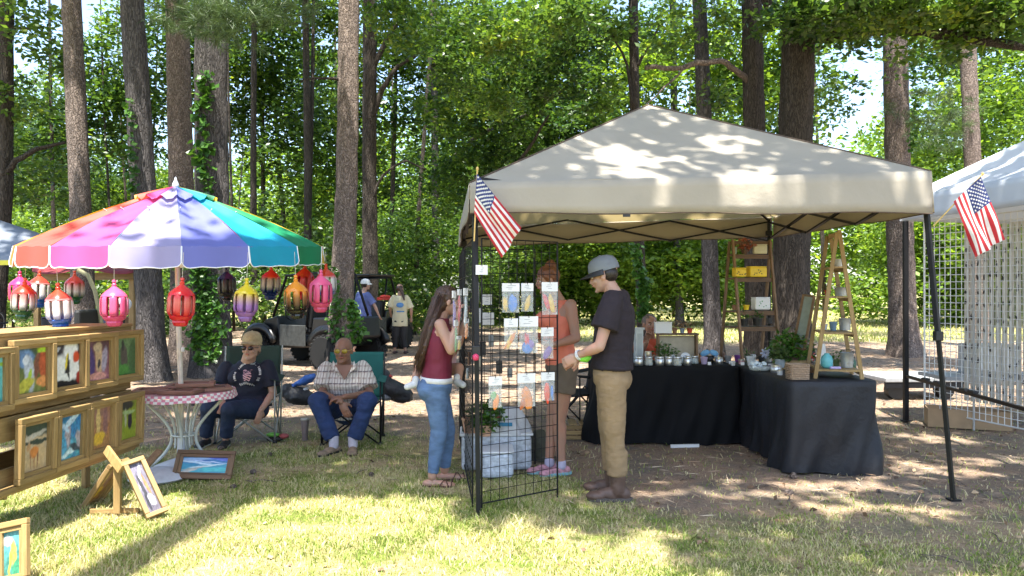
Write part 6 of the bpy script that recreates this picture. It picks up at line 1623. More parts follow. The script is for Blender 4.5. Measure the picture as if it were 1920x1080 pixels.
fuse(mb, 'body', SK_FAIR, p1, .006, 2)
mb = MB(); shirt_prims(mb, j, lat1, 1.08, 1.0, .025, .62, -.050, flare=.012, crew=True)
SH1 = M('plum_black_jersey', (.016, .010, .015), .85, 0, .15, 6, .6, .02, bscale=9, stretch=(1, 1, 2.2))
fuse(mb, 't_shirt', SH1, p1, .009, 3, .014, .07)
mb = MB(); pants_prims(mb, j, lat1, 1.06, 1.02, .012, .90, .055, .070, .070); [mb.ell(j['pelvis'] - f1 * .055 + lat1 * q_ * .07 - V(0, 0, .045), (.085, .085, .095), 14, 10) for q_ in (-1, 1)]; [cap_prim(mb, j['an' + S_] + V(0, 0, .10 + .035 * i_), .062 + .010 * (i_ % 2), j['an' + S_] + V(.01, 0, .115 + .035 * i_), .064) for S_ in 'LR' for i_ in range(4)]
KH = M('khaki_twill', (.27, .185, .10), .85, 0, .14, 5, .45, .02, bscale=13, stretch=(1, 1, 2.2))
fuse(mb, 'trousers', KH, p1, .009, 2, .012, .06)
mb = MB(); upv = (j['waist'] - j['pelvis']).normalized(); loft_prim(mb, [(j['pelvis'] + upv * .045, .178, .130), (j['pelvis'] + upv * .082, .172, .127)], lat1, 30); mb.build('belt', M('tan_belt', (.55, .43, .27), .6), p1, smooth=True, auto=40, world=True)
MB().tube([J_ for J_ in [j['pelvis'] + lat1 * -.128 * 1.0 + f1 * (.05 + .02 * i) + V(0, 0, -.01 - .03 * i) for i in range(4)]], .0035, 5).build('pocket_seam', simple('khaki_seam', (.17, .11, .05), .8), p1, smooth=True, world=True)
BOOT = M('brown_boot_leather', (.10, .06, .045), .55, 0, .2, 14, .3)
for S, dv in (('L', V(-1, .05, 0)), ('R', V(-.9, .35, 0))):
    mb = MB(); shoe_prims(mb, j['an' + S], dv, .30, .05, .085); cap_prim(mb, j['an' + S] + V(0, 0, -.03), .056, j['an' + S] + V(.0, 0, .11), .062)
    fuse(mb, 'boot', BOOT, p1, .008, 2, .008, .03); sole(p1, j['an' + S], dv, simple('boot_sole', (.09, .075, .065), .8), .31, .052, .03)
cap_hat(p1, j['head'], hf, hu, hs, M('grey_cap', (.16, .175, .19), .8, 0, .08, 20, .2), BLACKP, 1.08, .07)
mb = MB(); rot = Matrix((hs, hf, hu)).transposed(); mb.ell(j['head'] + hf * -.040 + hu * .004, (.079, .068, .070), 16, 10, rot); fuse(mb, 'hair', H_DARK, p1, .005, 1)
face_parts(p1, j['head'], hf, hu, hs); 
for k_, off in enumerate((.01, .028)):
    c_ = j['wrL'].lerp(j['elL'], off * 3 + .03); dd_ = (j['elL'] - j['wrL']).normalized(); a_ = dd_.cross(V(0, 0, 1)).normalized(); b_ = dd_.cross(a_)
    MB().tube([c_ + (a_ * cos(t_) + b_ * sin(t_)) * .034 for t_ in [2 * pi * i / 16 for i in range(17)]], .006, 6).build('bracelet', simple('white_silicone', (.72, .72, .72), .4), p1, smooth=True, world=True)
t = thing('green_pouch', 'small bright green pouch held by the man in the dark T-shirt', 'pouch', Jt(1096, 673, -.12))
fuse(MB().ell((0, 0, 0), (.045, .02, .024)).ell((.02, 0, .01), (.03, .018, .02)), 'pouch_body', simple('lime_green', (.17, .55, .03), .5), t, .005, 1, .01, .03, world=False)

# --- 2: woman in maroon, seen from her right side, a child on her far hip
D2 = 6.0
J2 = lambda px, py, dd=0: at(px, py, D2 + dd)
f2 = V(.97, .18, 0).normalized(); lat2 = V(0, 0, 1).cross(f2)      # her left points away from the camera
p2 = person('woman with long brown hair in maroon top and blue jeans looking at the hanging bags', (gx(822, D2), D2, 0))
sc_ = J2(822, 607)
j = dict(head=J2(841, 564), shL=sc_ + lat2 * .16, shR=sc_ - lat2 * .16, chest=J2(822, 640), waist=J2(820, 680), pelvis=J2(818, 718),
         elR=J2(846, 656, -.20), wrR=J2(857, 603, -.16), elL=J2(856, 650, .20), wrL=J2(872, 604, .12),
         hipL=J2(819, 732, .085), hipR=J2(817, 732, -.085), knL=J2(838, 806, .10), knR=J2(824, 804, -.08), anL=J2(834, 888, .13), anR=J2(811, 890, -.08))
j['anL'].z = .085; j['anR'].z = .085
hf = (f2 + V(0, 0, -.22)).normalized(); hu = (V(0, 0, 1) + f2 * .22).normalized(); hs = hf.cross(hu) * -1
mb = MB(); head_prims(mb, j['head'], hf, hu, hs, .95, .92); body_core(mb, j, lat2, .92, .98, 1.0, f2, neck=.046)
hand_prims(mb, j['wrR'], (.08, 0, 1), (1, .1, .1), .92, .55, 1); hand_prims(mb, j['wrL'], (.1, 0, 1), (.8, -.4, .1), .92, .6, -1)
for S, dv in (('L', V(.95, .2, 0)), ('R', V(1, -.05, 0))): shoe_prims(mb, j['an' + S], dv, .235, .037, .045)
fuse(mb, 'body', SK_FAIR, p2, .006, 2)
MAR = M('maroon_jersey', (.15, .012, .032), .75, 0, .12, 6, .1)
mb = MB(); shirt_prims(mb, j, lat2, .93, .96, .014, 0, -.035, f2, 1.0, sw_in=.86); fuse(mb, 'tank_top', MAR, p2, .008, 3, .012, .06)
mb = MB(); up = (j['waist'] - j['pelvis']).normalized(); loft_prim(mb, [(j['pelvis'] + up * .012, .182, .128), (j['pelvis'] + up * .05, .176, .124)], lat2); mb.build('white_hem', simple('white_cotton', (.7, .7, .7), .8), p2, smooth=True, world=True)
JEAN = M('light_blue_denim', (.095, .165, .30), .85, 0, .3, 9, .35, .02, bscale=14, stretch=(1, 1, 2.0))
mb = MB(); pants_prims(mb, j, lat2, 1.0, 1.04, .008, .97, .03, .060, .043); [mb.ell(j['pelvis'] - f2 * .062 + lat2 * q_ * .07 - V(0, 0, .04), (.088, .088, .10), 14, 10) for q_ in (-1, 1)]; fuse(mb, 'jeans', JEAN, p2, .008, 2, .008, .06)
mb = MB(); rot = Matrix((hs, hf, hu)).transposed()
mb.ell(j['head'] + hu * .028 - hf * .022, (.084, .100, .090), 18, 12, rot); mb.ell(j['head'] - hf * .050 - hu * .03, (.074, .060, .085), 16, 10, rot)
loft_prim(mb, [(J2(822, 560, -.02), .06, .05), (J2(814, 590, -.03), .085, .055), (J2(804, 620, -.04), .10, .05), (J2(795, 650, -.04), .10, .042), (J2(788, 676, -.04), .075, .03), (J2(784, 694, -.04), .03, .012)], lat2)
fuse(mb, 'hair', H_BROWN, p2, .007, 2, .016, .03)
mb = MB()
for k_ in range(170):
    w_ = R.uniform(-1, 1); t0_ = R.random(); b_ = R.uniform(-.5, 1)
    P_ = [J2(830 - 10 * b_, 548 + 8 * t0_, -.02) + lat2 * w_ * .07, J2(814 - 9 * b_, 590, -.03) + lat2 * w_ * .092, J2(802 - 11 * b_, 625, -.04) + lat2 * w_ * .105, J2(793 - 10 * b_, 655, -.04) + lat2 * w_ * .10, J2(786 - 7 * b_ + R.uniform(-6, 6), 680 + R.uniform(-8, 22), -.04) + lat2 * w_ * .08]
    mb.tube(P_, [.0025, .003, .003, .0025, .001], 4)
mb.build('hair_strands', H_BROWN, p2, smooth=True, world=True, kind='stuff')
face_parts(p2, j['head'], hf, hu, hs, .95)
SAN = simple('brown_leather_strap', (.09, .04, .025), .6)
for S, dv in (('L', V(.95, .2, 0)), ('R', V(1, -.05, 0))):
    sole(p2, j['an' + S], dv, SAN, .245, .04, .014)
    d_ = dv.normalized(); s_ = V(-d_.y, d_.x, 0); a_ = V(j['an' + S].x, j['an' + S].y, 0)
    for q0, q1 in ((.07, .13), (.13, .06), (.15, .15)):
        MB().tube([a_ + d_ * (q0 + (q1 - q0) * i / 8) + s_ * cos(pi * i / 8) * .042 + V(0, 0, .012 + sin(pi * i / 8) * .042) for i in range(9)], .0045, 5).build('sandal_strap', SAN, p2, world=True)
# the child
D3 = 6.28; J3 = lambda px, py, dd=0: at(px, py, D3 + dd)
pc = person('small child carried on the far hip of the woman in maroon, white shoes showing', (gx(828, D3), D3, 0))
lc = V(.98, .1, 0)
sc_ = J3(834, 640); j3 = dict(head=J3(846, 612), shL=sc_ + V(.09, 0, 0), shR=sc_ - V(.09, 0, 0))
mb = MB(); hf3 = V(.3, -.9, 0).normalized(); head_prims(mb, j3['head'], hf3, V(0, 0, 1), V(.9, .3, 0).normalized(), .78)
loft_prim(mb, [(J3(826, 708), .07, .06), (J3(827, 690), .11, .08), (J3(830, 660), .10, .075), (J3(833, 642), .10, .07), (J3(836, 632), .05, .05)], lc)
cap_prim(mb, J3(836, 635), .032, J3(843, 622), .03)
cap_prim(mb, J3(818, 692), .055, J3(786, 684, -.10), .045); cap_prim(mb, J3(786, 684, -.12), .042, J3(777, 716, -.22), .028)
cap_prim(mb, J3(836, 694), .055, J3(860, 690, -.10), .045); cap_prim(mb, J3(860, 690, -.10), .042, J3(860, 712, -.16), .028)
cap_prim(mb, J3(822, 645), .03, J3(812, 660, -.05), .025); cap_prim(mb, J3(812, 660, -.05), .025, J3(822, 668, -.13), .02); hand_prims(mb, J3(822, 668, -.13), (.9, -.3, 0), (0, -1, 0), .55, .5)
cap_prim(mb, J3(845, 643), .03, J3(852, 660, -.04), .025); cap_prim(mb, J3(852, 660, -.04), .025, J3(843, 672, -.12), .02); hand_prims(mb, J3(843, 672, -.12), (-.9, -.3, 0), (0, -1, 0), .55, .5)
fuse(mb, 'body', SK_FAIR, pc, .006, 2)
mb = MB(); loft_prim(mb, [(J3(827, 700), .125, .092), (J3(830, 660), .115, .088), (J3(833, 642), .112, .082), (J3(835, 634), .07, .06)], lc); fuse(mb, 'shirt', simple('pale_pink_cotton', (.6, .4, .42), .8), pc, .008, 2, .01, .05)
mb = MB(); mb.ell(j3['head'] + V(-.015, .02, .02), (.066, .078, .074)); fuse(mb, 'hair', H_BROWN, pc, .006, 2, .012, .03)
face_parts(pc, j3['head'], hf3, V(0, 0, 1), V(.9, .3, 0).normalized(), .78)
for q, dv in ((J3(775, 721, -.24), V(-.75, -.25, -.25)), (J3(860, 717, -.18), V(.6, -.5, -.25))):
    d_ = dv.normalized(); mb = MB(); cap_prim(mb, q - d_ * .02, .030, q + d_ * .05, .026); cap_prim(mb, q - d_ * .02 + V(0, 0, .02), .028, q - d_ * .02 + V(0, 0, .035), .028); fuse(mb, 'shoe', simple('white_canvas', (.68, .69, .70), .6), pc, .005, 1)

# --- 3: woman in the coral tank top behind the grid
D4 = 6.35; J4 = lambda px, py, dd=0: at(px, py, D4 + dd)
f4 = V(-.90, -.30, 0).normalized(); lat4 = V(0, 0, 1).cross(f4)
p4 = person('woman in coral tank top and taupe shorts standing behind the wire grid', (gx(1048, D4), D4, 0))
sc_ = J4(1048, 570)
j = dict(head=J4(1026, 524), shL=J4(1070, 572, -.14), shR=J4(1034, 574, .16), chest=J4(1045, 606), waist=J4(1047, 648), pelvis=J4(1053, 688),
         elL=J4(1080, 634, -.18), wrL=J4(1040, 646, -.24), elR=J4(1022, 634, .14), wrR=J4(1000, 628, -.06),
         hipL=J4(1060, 702, -.07), hipR=J4(1050, 702, .09), knL=J4(1048, 786, -.06), knR=J4(1036, 786, .06), anL=J4(1052, 872, -.06), anR=J4(1030, 878, .02))
j['anL'].z = .09; j['anR'].z = .09
hf = (f4 + V(0, 0, -.25)).normalized(); hu = (V(0, 0, 1) + f4 * .25).normalized(); hs = hf.cross(hu) * -1
mb = MB(); head_prims(mb, j['head'], hf, hu, hs, .95, .92); body_core(mb, j, lat4, 1.0, 1.0, 1.05, f4, neck=.048)
hand_prims(mb, j['wrL'], (-.95, 0, .1), (0, -.3, 1), .95, .5, 1); hand_prims(mb, j['wrR'], (-.9, -.4, .1), (0, .2, -1), .95, .6, -1)
fuse(mb, 'body', SK_MID, p4, .007, 2)
COR = M('coral_jersey', (.70, .19, .12), .7, 0, .1, 6, .1)
mb = MB(); shirt_prims(mb, j, lat4, 1.02, .98, .012, 0, -.02, f4, 1.05, sw_in=.84); fuse(mb, 'tank_top', COR, p4, .009, 3, .012, .06)
mb = MB(); pants_prims(mb, j, lat4, 1.0, 1.02, .010, .20, .05); fuse(mb, 'shorts', M('taupe_cotton', (.13, .10, .075), .85, 0, .15, 8, .2), p4, .009, 2, .014, .05)
rot = Matrix((hs, hf, hu)).transposed()
mb = MB(); mb.ell(j['head'] + hu * .03 - hf * .02, (.083, .098, .088), 16, 10, rot); mb.ell(j['head'] - hf * .04 - hu * .035, (.074, .05, .06), 16, 10, rot); mb.ell(j['head'] - hf * .06 + hu * .11, (.045, .045, .04), 14, 10, rot)
fuse(mb, 'hair', H_AUB, p4, .007, 2, .02, .03)
face_parts(p4, j['head'], hf, hu, hs, .95)
SNK = M('pink_grey_knit', (.45, .22, .26), .7, 0, .5, 26, .3)
for S, dv in (('L', V(-.9, -.35, 0)), ('R', V(-.95, -.25, 0))):
    mb = MB(); shoe_prims(mb, j['an' + S], dv, .26, .042, .062); fuse(mb, 'sneaker', SNK, p4, .007, 1); sole(p4, j['an' + S], dv, simple('teal_sole', (.22, .42, .46), .6), .27, .046, .028)
    mb = MB(); cap_prim(mb, j['an' + S] + V(0, 0, -.01), .042, j['an' + S] + V(0, 0, .015), .041); fuse(mb, 'sock', simple('lilac_sock', (.45, .42, .55), .8), p4, .007, 1)

# --- camp chairs
def camp_chair(label, loc, yaw, cloth, frame, back_h=.92, seat=.43, W=.56, dpt=.46):
    t = thing('camp_chair', label, 'chair', loc, yaw)
    w, d_ = W / 2, dpt / 2; T = lambda a, b, nm, r=.009: MB().tube([a, b], r, 7).build(nm, frame, t, smooth=True)
    fl, fr_, bl, br = V(-w, -d_, 0), V(w, -d_, 0), V(-w, d_, 0), V(w, d_, 0); sh = V(0, 0, seat)
    for a_, b_ in ((fl, fr_ + sh), (fr_, fl + sh), (bl, br + sh), (br, bl + sh), (fl, bl + sh), (bl, fl + sh), (fr_, br + sh), (br, fr_ + sh)): T(a_, b_, 'cross_leg')
    for q in (fl, fr_): T(q + V(0, 0, .0), q + V(0, 0, .62), 'front_post', .008)
    for q in (bl, br): T(q + V(0, .0, 0), V(q.x * 1.02, q.y + .12, back_h), 'back_post')
    for q in (fl, fr_, bl, br): MB().lathe([(.02, 0), (.022, .012), (.012, .03)], 10, q).build('foot', BLACKP, t, smooth=True)
    MB().grid(lambda u, v: V((u - .5) * W * .94, (v - .5) * dpt * 1.0, seat - .055 * sin(pi * u) * (1 - .3 * v) - .02 * v), 14, 10).build('seat', cloth, t, smooth=True, solid=.004)
    MB().grid(lambda u, v: V((u - .5) * W * (.98 - .0 * v), d_ + .0 + .12 * v + .045 * sin(pi * u) * (1 - v * .4), seat - .03 + (back_h - seat + .03) * v), 14, 12).build('backrest', cloth, t, smooth=True, solid=.004)
    for q in (-1, 1):
        MB().grid(lambda u, v: V(q * (w + .0) + (v - .5) * .075, -d_ - .02 + u * (dpt + .09), .62 + .02 * sin(pi * u) * -1 + .01 * cos(v * pi)), 8, 4).build('armrest', cloth, t, smooth=True, solid=.006)
    return t
GRC = M('dark_green_canvas', (.012, .032, .022), .8, 0, .1, 8, .2, bscale=200); TEC = M('teal_canvas', (.005, .10, .09), .8, 0, .1, 8, .2, bscale=200)
GFR = M('grey_metal', (.32, .33, .30), .4, .4)
camp_chair('dark green folding camp chair holding the woman in the visor', (gx(470, 7.85), 7.80, 0), radians(10), GRC, GFR)
camp_chair('teal folding camp chair holding the man in the plaid shirt', (gx(664, 7.75), 7.72, 0), radians(6), TEC, BLACK, back_h=.86)
camp_chair('black folding chair inside the tent between the coral top and khaki trousers', (gx(1092, 8.3), 8.3, 0), radians(-60), M('black_canvas', (.012, .012, .016), .8), BLACK)

# --- 4: seated woman with visor
D5 = 7.6
J5 = lambda px, py, d: at(px, py, d)
p5 = person('seated woman in tan sun hat, dark glasses and navy printed T-shirt', (gx(455, D5), D5, 0))
f5 = V(-.12, -1, 0).normalized(); lat5 = V(0, 0, 1).cross(f5)
j = dict(head=J5(472, 652, 7.66), shL=J5(503, 687, 7.74), shR=J5(423, 690, 7.74), chest=J5(466, 712, 7.72), waist=J5(466, 738, 7.74), pelvis=J5(468, 760, 7.74),
         elL=J5(512, 738, 7.70), wrL=J5(490, 768, 7.52), elR=J5(412, 738, 7.66), wrR=J5(418, 750, 7.42),
         hipL=J5(484, 766, 7.68), hipR=J5(452, 766, 7.68), knL=J5(430, 768, 7.32), knR=J5(392, 766, 7.34), anL=J5(424, 828, 7.42), anR=J5(386, 826, 7.46))
j['anL'].z = .09; j['anR'].z = .09
hf = f5; hu = V(0, 0, 1); hs = hf.cross(hu) * -1
mb = MB(); head_prims(mb, j['head'], hf, hu, hs, 1.04, 1.2); body_core(mb, j, lat5, 1.14, 1.12, 1.1, f5, neck=.066)
hand_prims(mb, j['wrL'], (-.25, -.2, -1), (-.5, .5, 0), .95, .4, 1); hand_prims(mb, j['wrR'], (.1, -.7, -.6), (0, .4, -1), .95, .35, -1, .6)
fuse(mb, 'body', SK_FAIR, p5, .007, 2)
NAVY = M('navy_jersey', (.008, .010, .026), .8, 0, .15, 6, .1)
mb = MB(); shirt_prims(mb, j, lat5, 1.16, 1.14, .018, .75, .02, f5, 1.12, flare=.02, crew=True); ts = fuse(mb, 't_shirt', NAVY, p5, .009, 3, .014, .07)
mb = MB(); pants_prims(mb, j, lat5, 1.12, 1.12, .010, .97, .03, .07, .062); fuse(mb, 'jeans', M('dark_denim', (.012, .024, .06), .8, 0, .2, 7, .2), p5, .009, 2, .016, .05)
rot = Matrix((hs, hf, hu)).transposed(); mb = MB(); mb.ell(j['head'] + hu * .02 - hf * .022, (.083, .088, .088), 16, 10, rot); mb.ell(j['head'] - hu * .03 - hf * .02, (.086, .055, .06), 16, 10, rot); fuse(mb, 'hair', H_GREY, p5, .007, 2, .014, .03)
cap_hat(p5, j['head'], hf, hu, hs, M('tan_straw', (.42, .33, .19), .85, 0, .2, 40, .4), MT['tan_straw'], 1.05, .06, 'sun_hat', -.12, low=.026)
face_parts(p5, j['head'], hf, hu, hs, 1.04, eyes=False, brow=H_GREY)
for q in (-1, 1): MB().ell(j['head'] + hs * q * .033 + hf * .094 + hu * .002, (.029, .010, .021), 14, 8, rot).build('sunglass_lens', simple('dark_lens', (.02, .008, .008), .1), p5, smooth=True, world=True); MB().tube([j['head'] + hs * q * .06 + hf * .09 + hu * .006, j['head'] + hs * q * .082 + hf * .0 + hu * .004], .003, 5).build('temple', BLACKP, p5, world=True)
# print on her shirt: ring of lettering marks, a pale emblem and a script line
def on_front(o_par, c, name, mb, mat): return mb.build(name, mat, o_par, world=True)
fr0 = j['chest'] + f5 * .205 + V(-.02, 0, .012)
def project(q):
    """the point on the shirt front straight behind q"""
    inv = ts.matrix_world.inverted() if False else Matrix.Translation(-p5.location)
    ok, loc_, nr, _ = ts.ray_cast(inv @ (q + V(0, -.4, 0)), V(0, 1, 0)); return (loc_ + p5.location + V(0, -.003, 0)) if ok else q
ring = MB(); PW = simple('pale_print', (.55, .53, .52), .7); PK = simple('pink_print', (.55, .30, .32), .7)
cx, cz = gx(461, 7.55), gz(704, 7.55)
for k_ in range(26):
    a_ = radians(205 - k_ * 230 / 25); r_ = .115; h_ = .018
    q = V(cx + cos(a_) * r_, 7.5, cz + sin(a_) * r_); tdir = V(-sin(a_), 0, cos(a_)); rd = V(cos(a_), 0, sin(a_))
    wq = .004 + .003 * (k_ * 7 % 3)
    if k_ % 6 == 5: continue
    ring.add([project(q + tdir * wq - rd * h_ / 2), project(q - tdir * wq - rd * h_ / 2), project(q - tdir * wq + rd * h_ / 2), project(q + tdir * wq + rd * h_ / 2)], [(0, 1, 2, 3)])
ring.build('shirt_lettering', PW, p5, world=True, kind='stuff')
em = MB()
for k_ in range(5):
    z_ = cz + .045 - k_ * .02; x0_ = cx - .05 + .008 * k_; x1_ = cx + .055 - .006 * abs(k_ - 2)
    n_ = 8; vs_ = []
    for i in range(n_ + 1):
        xx = x0_ + (x1_ - x0_) * i / n_; zz_ = z_ + .006 * sin(i * 1.1 + k_)
        vs_ += [project(V(xx, 7.5, zz_)), project(V(xx, 7.5, zz_ - .013))]
    em.add(vs_, [(2 * i, 2 * i + 2, 2 * i + 3, 2 * i + 1) for i in range(n_)])
em.build('shirt_emblem', PK, p5, world=True, kind='stuff')
scp = MB(); P_ = [project(V(cx - .07 + .14 * i / 40, 7.5, cz - .085 + .013 * sin(i * 1.25) * (1.3 if i in (0, 1, 2, 3, 20, 21, 22) else 1) - .01 * cos(i * .16))) for i in range(41)]
scp.tube(P_, .0032, 4); scp.build('shirt_script', PW, p5, world=True)
for S, dv in (('L', V(.1, -1, 0)), ('R', V(-.1, -1, 0))):
    mb = MB(); shoe_prims(mb, j['an' + S], dv, .25, .044, .06); fuse(mb, 'shoe', simple('black_canvas_shoe', (.02, .02, .022), .7), p5, .008, 1); sole(p5, j['an' + S], dv, simple('white_rubber', (.5, .5, .5), .6), .26, .046, .02)

# --- 5: seated man in plaid
p6 = person('bald seated man with yellow glasses, plaid shirt and blue jeans, arms crossed on his knees', (gx(648, 7.5), 7.5, 0))
f6 = V(-.03, -1, 0).normalized(); lat6 = V(0, 0, 1).cross(f6)
j = dict(head=J5(644, 656, 7.42), shL=J5(681, 690, 7.52), shR=J5(611, 692, 7.52), chest=J5(648, 714, 7.50), waist=J5(650, 745, 7.60), pelvis=J5(652, 768, 7.66),
         elL=J5(694, 738, 7.40), wrL=J5(645, 744, 7.18), elR=J5(604, 738, 7.38), wrR=J5(640, 754, 7.14),
         hipL=J5(668, 768, 7.60), hipR=J5(634, 768, 7.60), knL=J5(690, 752, 7.18), knR=J5(596, 752, 7.18), anL=J5(662, 828, 7.14), anR=J5(626, 830, 7.12))
j['anL'].z = .10; j['anR'].z = .10
hf = (f6 + V(.0, 0, -.08)).normalized(); hu = (V(0, 0, 1) + f6 * .08).normalized(); hs = hf.cross(hu) * -1
mb = MB(); head_prims(mb, j['head'], hf, hu, hs, 1.06, 1.15); body_core(mb, j, lat6, 1.16, 1.05, f=f6, neck=.066)
hand_prims(mb, j['wrL'], (-.8, -.2, -.1), (0, .2, -1), 1.0, .7, 1); hand_prims(mb, j['wrR'], (.45, -.1, -.9), (0, 1, 0), 1.02, .3, 1, .5)
fuse(mb, 'body', SK_TAN, p6, .006, 2)
m, n, l, p = new_mat('plaid_cotton')
tc = n.new('ShaderNodeTexCoord'); sp_ = n.new('ShaderNodeSeparateXYZ'); l.new(tc.outputs['Object'], sp_.inputs[0])
def stripe(sock, scale, ph, w):
    a_ = n.new('ShaderNodeMath'); a_.operation = 'MULTIPLY_ADD'; l.new(sock, a_.inputs[0]); a_.inputs[1].default_value = scale; a_.inputs[2].default_value = ph
    b_ = n.new('ShaderNodeMath'); b_.operation = 'FRACT'; l.new(a_.outputs[0], b_.inputs[0]); c_ = n.new('ShaderNodeMath'); c_.operation = 'LESS_THAN'; l.new(b_.outputs[0], c_.inputs[0]); c_.inputs[1].default_value = w; return c_.outputs[0]
base = (.62, .58, .54)
c0 = mix(n, l, stripe(sp_.outputs['X'], 18, .0, .30), base, (.44, .39, .36)); c0 = mix(n, l, stripe(sp_.outputs['Z'], 18, .2, .30), c0, (.42, .36, .33), 'MIX')
c0 = mix(n, l, stripe(sp_.outputs['X'], 18, .45, .10), c0, (.17, .10, .09)); c0 = mix(n, l, stripe(sp_.outputs['Z'], 9, .5, .07), c0, (.10, .08, .10)); c0 = mix(n, l, stripe(sp_.outputs['X'], 18, .75, .06), c0, (.72, .70, .68))
l.new(c0, p.inputs['Base Color']); p.inputs['Roughness'].default_value = .8; bump(n, l, p, noise(n, l, 25, 4, objco(n, l)), .2, .01); PLAID = m
mb = MB(); shirt_prims(mb, j, lat6, 1.18, 1.08, .022, .80, .03, f6, flare=.025); fuse(mb, 'plaid_shirt', PLAID, p6, .009, 3, .02, .07)
sc6 = (j['shL'] + j['shR']) / 2
mb = MB(); mb.add([J5(628, 684, 7.40), J5(662, 684, 7.40), J5(646, 712, 7.365)], [(0, 1, 2)]); mb.build('open_neck', SK_TAN, p6, world=True, solid=.01)
for q, x0_ in ((-1, 625), (1, 664)): MB().add([J5(x0_, 676, 7.43), J5(x0_ + q * 4, 688, 7.40), J5(646 + q * 2, 712, 7.355), J5(646 + q * 9, 700, 7.352)], [(0, 1, 2, 3)]).build('collar', PLAID, p6, world=True, solid=.006)
mb = MB(); pants_prims(mb, j, lat6, 1.08, 1.06, .012, .95, .03, .078, .075); fuse(mb, 'jeans', M('blue_denim', (.016, .038, .12), .85, 0, .25, 7, .6, .03, bscale=10, stretch=(1, 1, 2.0)), p6, .009, 2, .02, .05)
rot = Matrix((hs, hf, hu)).transposed()
mb = MB(); mb.ell(j['head'] - hf * .045 - hu * .01, (.084, .062, .05), 16, 10, rot); fuse(mb, 'hair_fringe', H_GREY, p6, .006, 1)
face_parts(p6, j['head'], hf, hu, hs, 1.06, eyes=False, brow=H_GREY, lips=(.36, .12, .10))
for q in (-1, 1): MB().ell(j['head'] + hs * q * .034 + hf * .098 + hu * .002, (.030, .008, .022), 14, 8, rot).build('glasses_lens', simple('yellow_lens', (.30, .22, .03), .08), p6, smooth=True, world=True); MB().tube([j['head'] + hs * q * .062 + hf * .094 + hu * .006, j['head'] + hs * q * .086 - hf * .0 + hu * .004], .003, 5).build('temple', simple('gold_stick', (.5, .4, .1), .4), p6, world=True)
MB().ell(j['head'] + hf * .1 - hu * .044, (.03, .007, .005), 10, 6, rot).build('moustache', H_GREY, p6, smooth=True, world=True)
for S, dv in (('L', V(.15, -1, 0)), ('R', V(-.55, -1, 0))):
    mb = MB(); shoe_prims(mb, j['an' + S], dv, .27, .047, .062); fuse(mb, 'shoe', M('tan_suede', (.26, .19, .13), .8, 0, .3, 20, .3), p6, .008, 1); sole(p6, j['an' + S], dv, BLACKP, .29, .052, .026)
    mb = MB(); cap_prim(mb, j['an' + S] + V(0, 0, -.02), .046, j['an' + S] + V(0, 0, .06), .046); fuse(mb, 'sock', simple('lavender_sock', (.52, .50, .58), .8), p6, .008, 1)

# --- 6: woman sitting behind the rear table
p7 = person('short haired woman in coral top sitting behind the rear table, hand at her chin', (gx(1218, 8.7), 8.75, 0))
f7 = V(.15, -1, 0).normalized(); lat7 = V(0, 0, 1).cross(f7); D7 = 8.7
J7 = lambda px, py, d=8.7: at(px, py, d)
j = dict(head=J7(1219, 608, 8.62), shL=J7(1244, 642), shR=J7(1196, 642), chest=J7(1220, 660), waist=J7(1220, 690), pelvis=J7(1220, 715), elL=J7(1248, 672, 8.6), wrL=J7(1234, 668, 8.42), elR=J7(1196, 676, 8.55), wrR=J7(1212, 642, 8.45),
         hipL=J7(1233, 722, 8.65), hipR=J7(1207, 722, 8.65), knL=J7(1238, 724, 8.28), knR=J7(1202, 724, 8.28), anL=J7(1238, 780, 8.3), anR=J7(1202, 780, 8.3))
j['anL'].z = .09; j['anR'].z = .09; hf = f7; hu = V(0, 0, 1); hs = hf.cross(hu) * -1
mb = MB(); head_prims(mb, j['head'], hf, hu, hs, .98, 1.05); body_core(mb, j, lat7, 1.0, 1.0, 1, f7, neck=.05)
hand_prims(mb, j['wrR'], (.15, -.1, 1), (.2, -1, 0), .9, .8, -1); hand_prims(mb, j['wrL'], (-1, -.3, 0), (0, .2, -1), .9, .5, 1)
fuse(mb, 'body', SK_MID, p7, .008, 2)
mb = MB(); shirt_prims(mb, j, lat7, 1.0, 1.0, .014, .45, .02, f7, 1.0); fuse(mb, 'top', M('coral_red_jersey', (.55, .10, .05), .75), p7, .01, 2, .012, .07)
mb = MB(); pants_prims(mb, j, lat7, 1.0, 1.0, .012, .97, .03); fuse(mb, 'trousers', simple('grey_cloth', (.1, .1, .11), .8), p7, .012, 2)
for S in 'LR':
    mb = MB(); shoe_prims(mb, j['an' + S], V(0, -1, 0), .25, .042, .06); fuse(mb, 'shoe', BLACKP, p7, .01, 1)
rot = Matrix((hs, hf, hu)).transposed(); mb = MB(); mb.ell(j['head'] + hu * .03 - hf * .022, (.086, .092, .085), 16, 10, rot); mb.ell(j['head'] - hf * .04 - hu * .02, (.08, .05, .06), 14, 10, rot); fuse(mb, 'hair', H_GREY, p7, .008, 2, .02, .03)
face_parts(p7, j['head'], hf, hu, hs, .98)
camp_chair('dark folding chair under the woman behind the rear table', (gx(1220, 8.75), 8.72, 0), 0, MT['black_canvas'], BLACK)

